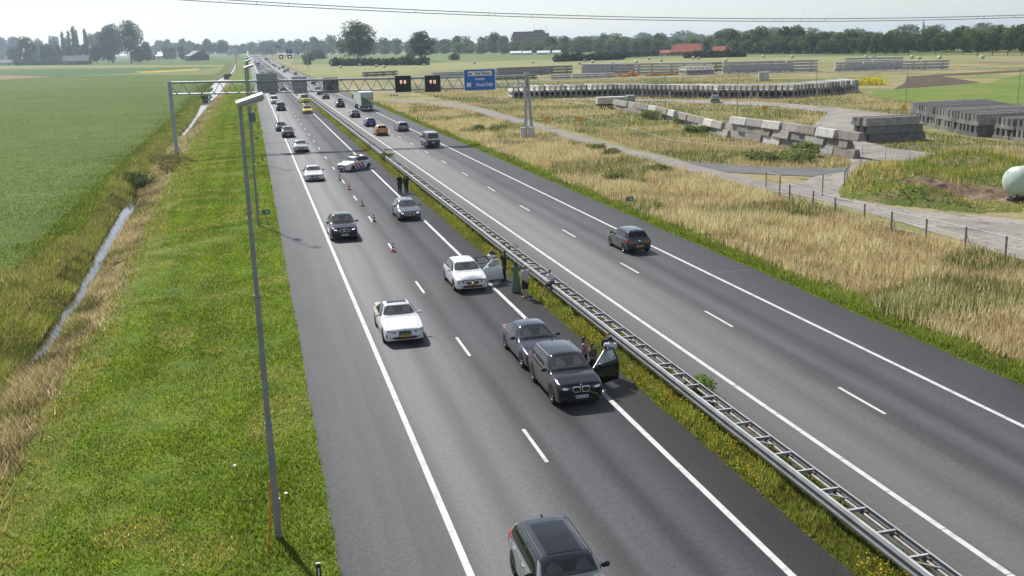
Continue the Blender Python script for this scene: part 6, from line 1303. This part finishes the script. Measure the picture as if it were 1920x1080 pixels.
house('farmhouse', 333,748,R(-32),24,12,3.2,9.0,BRICK,REDR,'farmhouse with big red roof behind the hedge',4,True); house('farm_shed', 349,724,R(-32),9,8,3,6.5,BRICK,REDR,'small red roofed annex right of the farmhouse',2); house('farm_shed', 360,735,R(60),11,8,3.2,7.5,BRICK,REDR,'red gable end standing right of the big red roof',2); house('farm_shed', 320,760,R(-32),8,6,2.6,4.6,PALEW,REDR,'low outbuilding at the left end of the red roofed farm',2)
house('barn', -74,1610,R(-72),30,28,7,14,DKW,SLATE,'black wooden barn with pale roof edge near the ditch',2); 
e = bpy.data.objects['barn']; b = MB(); b.add([(15.6,-14.6,6.9),(15.6,0,14.2),(15.6,0,13.2),(15.6,-14.6,5.9)],[(0,1,2,3)]); o = b.obj('barge_board', METW, e); s_ = o.modifiers.new('s','SOLIDIFY'); s_.thickness = .3
house('barn', -185,2000,R(-8),44,18,8,16,BRICK,mat('roof_dull_red',(.23,.09,.07),.8),'dull red roofed barn left of the white sheet barn',4); e = house('barn', -152,1990,R(-8),22,14,7,9,METW,METW,'bright white sheet barn beside the dull red roof',2)
house('farmhouse', -268,1610,R(-15),30,13,4,13,BRICK,SLATE,'grey roofed brick farmhouse among the left trees',5); house('farmhouse', -225,1500,R(-12),34,15,5,12,BRICK,mat('roof_grey',(.16,.16,.17),.7),'long grey roofed farmhouse right of the hedge on the left',6); house('farm_shed', -372,1760,R(-10),30,12,3.5,8,PALEW,SLATE,'low shed at the far left edge',3)
for i,(x,y_,L) in enumerate(((285,1095,12),(290,1066,9),(303,1048,13),(314,1037,8))): house('farm_shed',x,y_,R(-25),L,7,2.4,4.4,METW,METW,['white holiday cabin, leftmost before the wood','small white cabin second from the left','white gabled cabin below the big hotel','small white cabin, rightmost before the wood'][i],2,False,False)
HOT = mat('hotel_brick',(.20,.145,.125),.85,0,(.17,.125,.11),.3); HOTD = mat('hotel_dark',(.12,.11,.11),.8)
e = empty('hotel_building', (352,1275,-.3), R(-20), 'large brown hotel block rising above the middle wood', 'building'); e.scale = (1,1,.86)
b = MB(); b.box((0,0,14),(46,16,28)); b.obj('main_block', HOT, e); b = MB(); b.box((-2,0,29.5),(40,13,3)); b.obj('roof_storey', HOTD, e); b = MB(); b.box((10,0,31.8),(12,8,2.2)); b.obj('plant_room', HOTD, e); b = MB(); b.box((24,0,12),(8,14,22)); b.obj('side_wing', HOT, e)
for r_ in range(5):
    for k in range(12): b = MB(); b.box((-20.5+3.7*k,-8.05,8+4*r_),(1.9,.2,1.6)); b.obj('window', GLASSD, e)
for x,h_ in ((4,7),(13,5.5),(20,8)): b = MB(); b.tube((x,0,31),(x,0,31+h_),.18,.1,6); b.box((x,0,31+h_*.7),(.9,.5,.5)); b.obj('aerial', GALV2, e)
e = empty('church_spire', (1176,1617,0), 0, 'thin blue-grey church spire behind the right wood', 'church'); b = MB(); b.box((0,0,8),(5,5,17)); b.obj('tower', BRICK, e); b = MB(); b.tube((0,0,16),(0,0,35),2.9,.08,8); b.obj('spire', mat('spire_slate',(.10,.12,.15),.6), e); b = MB(); b.box((0,-2.52,13),(1.2,.1,1.2)); b.obj('clock', WHITEP, e)
e = empty('apartment_block', (560,1140,0), R(-25), 'pale flat roofed block showing over the wood left of the avenue', 'building'); b = MB(); b.box((0,0,11),(13,10,23.5)); b.obj('main_block', mat('block_pale',(.42,.44,.46),.8), e)
for k in range(3): b = MB(); b.box((-4+4*k,-5.05,20.5),(2,.1,1.6)); b.obj('window', GLASSD, e)
# ================================================================ overhead power line
pl = empty('power_line', (0,0,0), 0, 'pair of overhead power conductors with spacers crossing the sky', 'power line')
WIRM = mat('conductor',(0.05,0.05,0.055),.6,.3)

def cz(x, lo): return 20.75-.0755*x+.000285*x*x-(.45 if lo else 0)
XS = np.linspace(-60,240,61)
for lo in (0,1):
    b = MB(); b.path([(x,170+.02*x,cz(x,lo)) for x in XS], .06, 5); b.obj('conductor', WIRM, pl)
for x in (-3.5,2,7,27.5,39.8,41,47.5,48.7,89.5,93.5,95.2,99,101,104,137.5,139,146):
    b = MB(); b.tube((x,170+.02*x,cz(x,0)+.04),(x,170+.02*x,cz(x,1)-.04),.035,.035,5); b.obj('spacer', WIRM, pl)
# ================================================================ grass, reeds, flowers and shrubs
BLADE = leaf_mat('grass_blades', .40, .7, (1.2,1.2,.5), up=.72); STRAW = leaf_mat('straw_blades', .35, .8, (1.08,1.0,.8), up=.65)
def blades(name, X, Y, Z, H, Wd, C, lean, mt, label, seed=1, n_tip=1):
    r_ = np.random.default_rng(seed); n = len(X); a = r_.uniform(0,2*np.pi,n); ca, sa = np.cos(a), np.sin(a)
    la = r_.uniform(0,2*np.pi,n); ll = H*lean*r_.uniform(.2,1.0,n)
    V = np.empty((n,3,3)); V[:,0] = np.stack([X-ca*Wd/2,Y-sa*Wd/2,Z],1); V[:,1] = np.stack([X+ca*Wd/2,Y+sa*Wd/2,Z],1); V[:,2] = np.stack([X+np.cos(la)*ll,Y+np.sin(la)*ll,Z+H],1)
    F = np.arange(3*n).reshape(n,3); return tag(link(name, np_mesh(name,V.reshape(-1,3),F,[mt],col=np.repeat(np.clip(C*(1.85 if mt is BLADE else 1.8),0,.85),3,0))), label, None, kind='stuff')
def pal(cols, wts, n, r_, jit=.18):
    c = np.array(cols)[r_.choice(len(cols), n, p=np.array(wts)/sum(wts))]; return np.clip(c*r_.uniform(1-jit,1+jit,(n,1)),0,1)
def vn(X, Y, s, seed=0):     # smooth value noise in numpy
    r_ = np.random.default_rng(seed); G_ = r_.random((64,64)); u, v = X/s, Y/s; i, j = np.floor(u).astype(int), np.floor(v).astype(int); fu, fv = u-i, v-j; fu, fv = fu*fu*(3-2*fu), fv*fv*(3-2*fv)
    g_ = lambda a, c: G_[a%64, c%64]; return (g_(i,j)*(1-fu)+g_(i+1,j)*fu)*(1-fv)+(g_(i,j+1)*(1-fu)+g_(i+1,j+1)*fu)*fv
def zg(X, Y):
    out = np.empty(len(X)); 
    q = (Y/4).astype(int)
    for k in np.unique(q):
        s_ = q == k; c = gcols(k*4+2); out[s_] = np.interp(X[s_],[a for a,_ in c],[b_ for _,b_ in c])
    return out
def ydist(n, y0, y1, r_):     # more plants near the viewer
    u = r_.random(n); return y0*(y1/y0)**u
r_ = np.random.default_rng(3)
# mown verge on the left
n = 300000; Y = ydist(n,19,420,r_); X = r_.uniform(-9.4,1.22,n); m1 = vn(X,Y,1.3,1); m2 = vn(X,Y,4.0,2); m3 = vn(X,Y,.45,3)
keep = r_.random(n) < 1.2-Y/420; X, Y, m1, m2 = X[keep], Y[keep], m1[keep], m2[keep]; n = len(X)
C = pal([(.095,.145,.018),(.120,.168,.022),(.066,.106,.014),(.21,.195,.06)],[.40,.28,.24,.08],n,r_); C *= ((.66+.38*m2+.30*vn(X,Y,.7,4))*(1+.10*np.sin(X*2.6+.4*np.sin(Y*.07))))[:,None]
dry = (vn(X,Y,2.2,7) > .72) | (X < -7.8+1.2*vn(X,Y,2.0,9)); k = dry & (r_.random(n) < .6); C[k] = pal([(.26,.225,.11),(.19,.18,.07),(.12,.13,.04)],[.45,.35,.2],k.sum(),r_)
H = r_.uniform(.05,.16,n)*(.6+.9*m1)*(1+.4*(Y>80)); blades('verge_grass', X, Y, zg(X,Y)-.01, H, r_.uniform(.02,.045,n)*(1+Y/90), C, .8, BLADE, 'mown green grass of the left verge', 5)
# reed and straw fringe along the ditch
n = 150000; Y = ydist(n,26,330,r_); side = r_.random(n); c_ = xd(Y); h_ = hwat(Y)
X = np.where(side < .42, c_-h_-.1-np.abs(r_.normal(0,1.2,n)), c_+h_+np.where((Y>111)&(Y<178)|(Y<50),0.,.5)+np.abs(r_.normal(0,.9,n))*1.1)
wt_ = r_.random(n) < .035; X = np.where(wt_ & (vn(c_*0,Y,1.5,13) > .55), c_+r_.uniform(-1,1,n)*h_, X); mm = vn(X,Y,3.0,12); keep = mm > .05; X, Y, side, mm = X[keep], Y[keep], side[keep], mm[keep]; n = len(X)
C = np.where((side<.42)[:,None], pal([(.19,.22,.05),(.145,.19,.036),(.21,.165,.08),(.30,.26,.13)],[.40,.34,.12,.14],n,r_), pal([(.40,.33,.195),(.47,.40,.265),(.28,.235,.125),(.14,.16,.045),(.15,.11,.065)],[.36,.24,.18,.16,.06],n,r_)); gp = (vn(X,Y,2.6,14) > .60) & (r_.random(n) < .65); C[gp] = pal([(.13,.165,.04),(.17,.185,.05),(.09,.115,.03)],[.5,.3,.2],gp.sum(),r_); bp = (vn(X,Y,1.6,15) > .74); C[bp] *= .55; C *= (.7+.5*mm)[:,None]
dense = ((Y > 111) & (Y < 178)) | (Y < 50); H = r_.uniform(.15,.55,n)*(.5+.9*mm)*np.where(dense,1.7,1.0); blades('ditch_reeds', X, Y, zg(X,Y)-.02, H, r_.uniform(.025,.06,n)*(1+Y/160), C, .9, STRAW, 'dry reeds and straw along the ditch', 6)
# arable crop on the left field
n = 150000; Y = ydist(n,40,460,r_); X = -14.0+(xd(Y)+12)-np.where(r_.random(n)<.25, np.abs(r_.normal(0,2.4,n)), (r_.random(n)**1.15)*(10+Y*.36)); mm = vn(X,Y,6,21); m4 = vn(X,Y,1.2,22)
C = pal([(.060,.094,.015),(.052,.085,.015),(.074,.106,.017)],[.45,.35,.2],n,r_,.10)*(.80+.30*mm+.12*m4)[:,None]; edge = np.exp((X+14.0)/1.8)*(vn(X,Y,2.5,25)+.2); k = r_.random(n) < edge; C[k] = pal([(.17,.18,.055),(.22,.20,.08),(.12,.15,.04)],[.5,.25,.25],k.sum(),r_)
H = r_.uniform(.06,.20,n)*(.8+.4*mm)*np.where(X > xd(Y)-4.5,1.8,1.0); blades('field_crop', X, Y, np.full(n,-.57), H, r_.uniform(.03,.06,n)*(1+Y/140), C, .6, BLADE, 'green cereal crop of the left field', 8)
# median strip with yellow flowers
n = 105000; Y = ydist(n,15,230,r_); X = r_.uniform(13.62,15.75,n); mm = vn(X,Y,1.1,31); m2 = vn(X,Y,.35,32); k0 = (m2 > .2) & ~((X > 15.35) & (mm < .5)); X, Y, mm = X[k0], Y[k0], mm[k0]; n = len(X)
C = pal([(.105,.135,.030),(.15,.165,.035),(.075,.105,.022),(.22,.19,.08),(.16,.12,.06)],[.34,.26,.2,.12,.08],n,r_)*(.7+.55*mm)[:,None]
H = r_.uniform(.08,.36,n)*(.5+.9*mm)*np.clip((X-13.55)/.35,.25,1); blades('median_grass', X, Y, zg(X,Y)-.01, H, r_.uniform(.02,.045,n)*(1+Y/110), C, .6, BLADE, 'rough grass and weeds of the median strip', 9)
n = 9000; Y = ydist(n,15,230,r_); X = r_.uniform(13.75,15.9,n); k0 = vn(X,Y,2.4,41) > .52; X, Y = X[k0], Y[k0]; n = len(X); C = pal([(.62,.47,.03),(.50,.42,.05),(.55,.30,.02),(.60,.58,.35)],[.55,.25,.12,.08],n,r_,.1)
z = zg(X,Y)+r_.uniform(.10,.42,n); s_ = r_.uniform(.012,.028,n)*(1+Y/120); q = np.stack([np.stack([X-s_,Y,z],1),np.stack([X,Y-s_,z+.006],1),np.stack([X+s_,Y,z],1),np.stack([X,Y+s_,z+.01],1)],1).reshape(-1,3)
tag(link('median_flowers', np_mesh('flowers',q,np.arange(4*n).reshape(n,4),[BLADE],col=np.repeat(C,4,0))), 'yellow flowers scattered over the median strip', None, kind='stuff')
# green strip then tall dry grass on the right
n = 60000; Y = ydist(n,24,260,r_); X = 27.6+np.abs(r_.normal(0,1.15,n)); mm = vn(X,Y,1.4,51); C = pal([(.10,.145,.03),(.14,.175,.035),(.08,.115,.025),(.20,.19,.07)],[.4,.3,.2,.1],n,r_)*(.7+.5*mm)[:,None]
H = r_.uniform(.10,.38,n)*(.5+mm)*np.clip((X-27.5)/.6,.3,1); blades('verge_grass_right', X, Y, zg(X,Y)-.01, H, r_.uniform(.025,.055,n)*(1+Y/120), C, .7, BLADE, 'green grass strip beside the right carriageway', 10)
n = 230000; Y = ydist(n,26,290,r_); X = r_.uniform(28.3,43.2,n); b0 = 29.3+.9*vn(X*0,Y,5,61); lim = np.interp(Y,[20,80,130,205,230,250,290],[43.3,42.4,42.0,42.6,39,31,28.4]); mm = vn(X,Y,2.2,62); m2 = vn(X,Y,7,63); k0 = (X > b0-1.0*r_.random(n)) & (X < lim) & (vn(X,Y,.8,64) > .16); X, Y, mm, m2 = X[k0], Y[k0], mm[k0], m2[k0]; n = len(X)
C = pal([(.47,.385,.235),(.53,.455,.30),(.38,.305,.175),(.26,.23,.10)],[.4,.26,.22,.12],n,r_,.15); gm = (m2 > .68) & (r_.random(n) < .6) | (r_.random(n) < .08); C[gm] = pal([(.12,.145,.042),(.16,.165,.055),(.085,.11,.035)],[.45,.3,.25],gm.sum(),r_); C *= (.72+.5*mm)[:,None]
H = r_.uniform(.35,.95,n)*(.5+.75*mm); blades('dry_tall_grass', X, Y, zg(X,Y)-.02, H, r_.uniform(.03,.065,n)*(1+Y/150), C, .45, STRAW, 'tall straw coloured grass between motorway and service path', 11)
# rough growth beyond the path
n = 120000; Y = ydist(n,75,330,r_); X = 46.2+(r_.random(n)**1.2)*(30+Y*.28); mm = vn(X,Y,3.5,71); m2 = vn(X,Y,9,72)
def inpoly(X, Y, P):
    ins = np.zeros(len(X),bool)
    for (x1,y1),(x2,y2) in zip(P,P[1:]+P[:1]):
        cnd = ((y1 > Y) != (y2 > Y)); xi = (x2-x1)*(Y-y1)/((y2-y1) if y2 != y1 else 1e-9)+x1; ins ^= cnd & (X < xi)
    return ins
clear = np.zeros(n,bool)
for P in ([(43,80),(45.9,104.6),(50,97),(56.5,91.4),(59,91.6),(64.5,100.3),(70.4,110.3),(73,118),(78,132),(97,158),(97.5,178),(86,208),(70,228),(72,234),(92,212),(103,193),(105.5,170),(103.4,146),(99,138),(86,120),(74.5,111.5),(72.9,105.6),(73.6,98.6),(75.6,93.2),(79,88),(100,74),(100,60),(46,60)],
          [(88,135),(88,100),(108,98),(112,138),(97,140)],[(73,110),(84,110),(84,118),(73,118)],[(61,246),(85,237),(93,225),(100,213),(114,202),(137,214),(140,222),(114,214),(96,234),(62,256)],[(41,80),(41,250),(47.5,250),(46.4,80)]): clear |= inpoly(X,Y,P)
clear |= np.abs(X-np.interp(Y,[99,114,127.7,141,161,176,188],[63.6,63.7,62.9,64.6,67.9,69.2,69.4])) < 1.0
k0 = ~clear & (vn(X,Y,1.6,73) > .22); X, Y, mm, m2 = X[k0], Y[k0], mm[k0], m2[k0]; n = len(X)
C = pal([(.33,.275,.14),(.40,.335,.20),(.25,.21,.095)],[.5,.25,.25],n,r_); gm = (m2 > .45) & (r_.random(n) < .75); C[gm] = pal([(.11,.14,.04),(.15,.165,.05),(.08,.105,.035)],[.45,.3,.25],gm.sum(),r_); C *= (.7+.5*mm)[:,None]
H = r_.uniform(.2,.7,n)*(.5+.8*mm); blades('rough_growth', X, Y, np.full(n,GZ-.02), H, r_.uniform(.04,.08,n)*(1+Y/170), C, .5, STRAW, 'mixed green and dry growth over the site', 12)
n = 26000; U, W_ = r_.random(n), r_.random(n); hh = np.array([mound_h(a,c) for a,c in zip(U,W_)]); k0 = (hh[:,0] > .03) & ((hh[:,1] < .22) | (r_.random(n) < .02)); U, W_, hh = U[k0], W_[k0], hh[k0]; n = len(U); X, Y = 47+31*U, 60+32*W_; mm = vn(X,Y,3,81)
C = pal([(.12,.155,.035),(.16,.18,.045),(.085,.115,.03),(.25,.215,.10)],[.38,.28,.2,.14],n,r_); k = (mm > .58) | (hh[:,0] < .35); C[k] = pal([(.34,.28,.16),(.22,.20,.09),(.14,.15,.05)],[.55,.25,.2],k.sum(),r_); blades('mound_growth', X, Y, GZ-.05+np.maximum(0,hh[:,0]), r_.uniform(.3,.9,n)*(.5+.7*mm)*np.clip(hh[:,0]/.8,.35,1), r_.uniform(.05,.10,n), C, .5, BLADE, 'green grass growing on the earth mound', 13)
# shrubs
def shrub(x, y_, w_, h_, label, seed, c0=(.05,.072,.026), c1=(.095,.12,.042), leaf=.09, n=900, z=None):
    r2 = random.Random(seed); lob = [(r2.uniform(-.35,.35)*w_,r2.uniform(-.35,.35)*w_,h_*r2.uniform(.35,.6),w_*.32,w_*.32,h_*.42) for _ in range(5)]
    V,F,C = crown(n,lob,leaf,seed,c0=tuple(v*1.7 for v in c0),c1=tuple(v*1.8 for v in c1)); e = empty('shrub', (x,y_,gz(x,y_) if z is None else z), 0, label, 'shrub'); link('foliage', np_mesh('foliage',V,F,[LEAF],col=C), e)
    b = MB()
    for k in range(5): b.tube((0,0,-.05),(r2.uniform(-.3,.3)*w_,r2.uniform(-.3,.3)*w_,h_*.6),.02,.008,5)
    b.obj('stems', BARK, e)
shrub(14.95,118,1.5,1.25,'green bush growing through the guard rail by the police car',1,leaf=.07); shrub(-13.2,117,3.4,1.9,'dark green bush on the ditch bank below the gantry post, left one',2,(.026,.040,.014),(.055,.075,.026),leaf=.08,n=1500); shrub(-12.0,114,2.2,1.4,'dark green bush at the head of the near water stretch',3,(.026,.040,.014),(.055,.075,.026),leaf=.08,n=1300); shrub(-9.6,126,3.4,1.6,'brownish shrub right of the gantry post foot',4,(.09,.085,.04),(.16,.14,.06),.08)
shrub(-10.8,134,3.8,1.7,'grey-green shrub around the gantry post foot',5,(.06,.062,.03),(.12,.11,.05),.08,1500); shrub(15.5,33.4,1.3,.8,'leafy weed clump on the right of the guard rail near the SUV',6,(.055,.085,.022),(.10,.14,.035),.05,900); shrub(15.4,62.5,1.0,.55,'small weed clump beside the guard rail near the white hatchback',9,(.06,.09,.025),(.11,.14,.04),.05,500)
for i,(x,y_,w_,h_) in enumerate(((36.5,152,2.6,1.3),(34.0,155,2.0,1.1),(39.5,96,2.4,1.0),(33.6,92,2.2,1.0),(38.5,66,1.2,.7),(41.2,112,2.6,1.0),(40.5,119,2.6,1.0))): shrub(x,y_,w_,h_,['olive shrub in the dry grass beyond the silver van','smaller olive shrub beside it nearer the road','low shrub in the dry grass below the branch road','grey-green weeds in the dry grass right of the road','weed clump in the dry grass across from the small hatchback','green weed patch beside the service path','second green weed patch beside the service path'][i],20+i,(.07,.085,.035),(.13,.14,.05),.10,700)
for i,(x,y_,w_,h_) in enumerate(((66.5,163,4,1.6),(65.8,150,4,1.4),(62.0,136,3,1.2),(60.3,102,4,1.8),(57.5,98,4.5,1.4),(54.5,101,4,1.2))): shrub(x,y_,w_,h_,['wide bush before the far end of the block wall','bush before the block wall near its thin pole','bush before the middle of the block wall','tall weeds at the near end of the block wall','weed thicket behind the branch road','lower weed thicket behind the path fence'][i],40+i,(.07,.09,.036),(.13,.145,.055),.14,1000)
shrub(158,238,8,2.2,'yellow flowering broom bush in the far meadow',60,(.22,.20,.03),(.42,.34,.04),.22,900)
shrub(-14.2,330,4,2.0,'dark bush on the ditch bank beyond the gantry',61,leaf=.2); shrub(-12,600,4,2.2,'dark bush by the ditch far off',62,leaf=.25)

n = 16000; Y = ydist(n,38,80,r_); X = -13.2-np.abs(r_.normal(0,4.5,n))*np.clip((86-Y)/36,.15,1); mm = vn(X,Y,2.5,91); C = pal([(.24,.22,.09),(.17,.19,.05),(.34,.29,.16),(.12,.15,.04)],[.34,.3,.2,.16],n,r_)*(.75+.5*mm)[:,None]
blades('field_edge_weeds', X, Y, zg(X,Y)-.02, r_.uniform(.2,.7,n)*(.5+.8*mm), r_.uniform(.03,.07,n), C, .5, STRAW, 'pale weeds at the near edge of the left field', 17)
# ================================================================ hazy air
b = MB(); b.box((0,1500,31.5),(16000,12000,68)); hz = b.obj('haze', [])
hm = bpy.data.materials.new('haze_air'); hm.use_nodes = True; hn = hm.node_tree; hn.nodes.remove(hn.nodes['Principled BSDF'])
pv = hn.nodes.new('ShaderNodeVolumePrincipled'); pv.inputs['Color'].default_value = (0.70,0.85,1.0,1); pv.inputs['Density'].default_value = 0.00012; pv.inputs['Anisotropy'].default_value = 0.35
hn.links.new(pv.outputs[0], hn.nodes['Material Output'].inputs['Volume']); hz.data.materials.append(hm); tag(hz, 'pale hazy summer air over the whole landscape', kind='stuff')
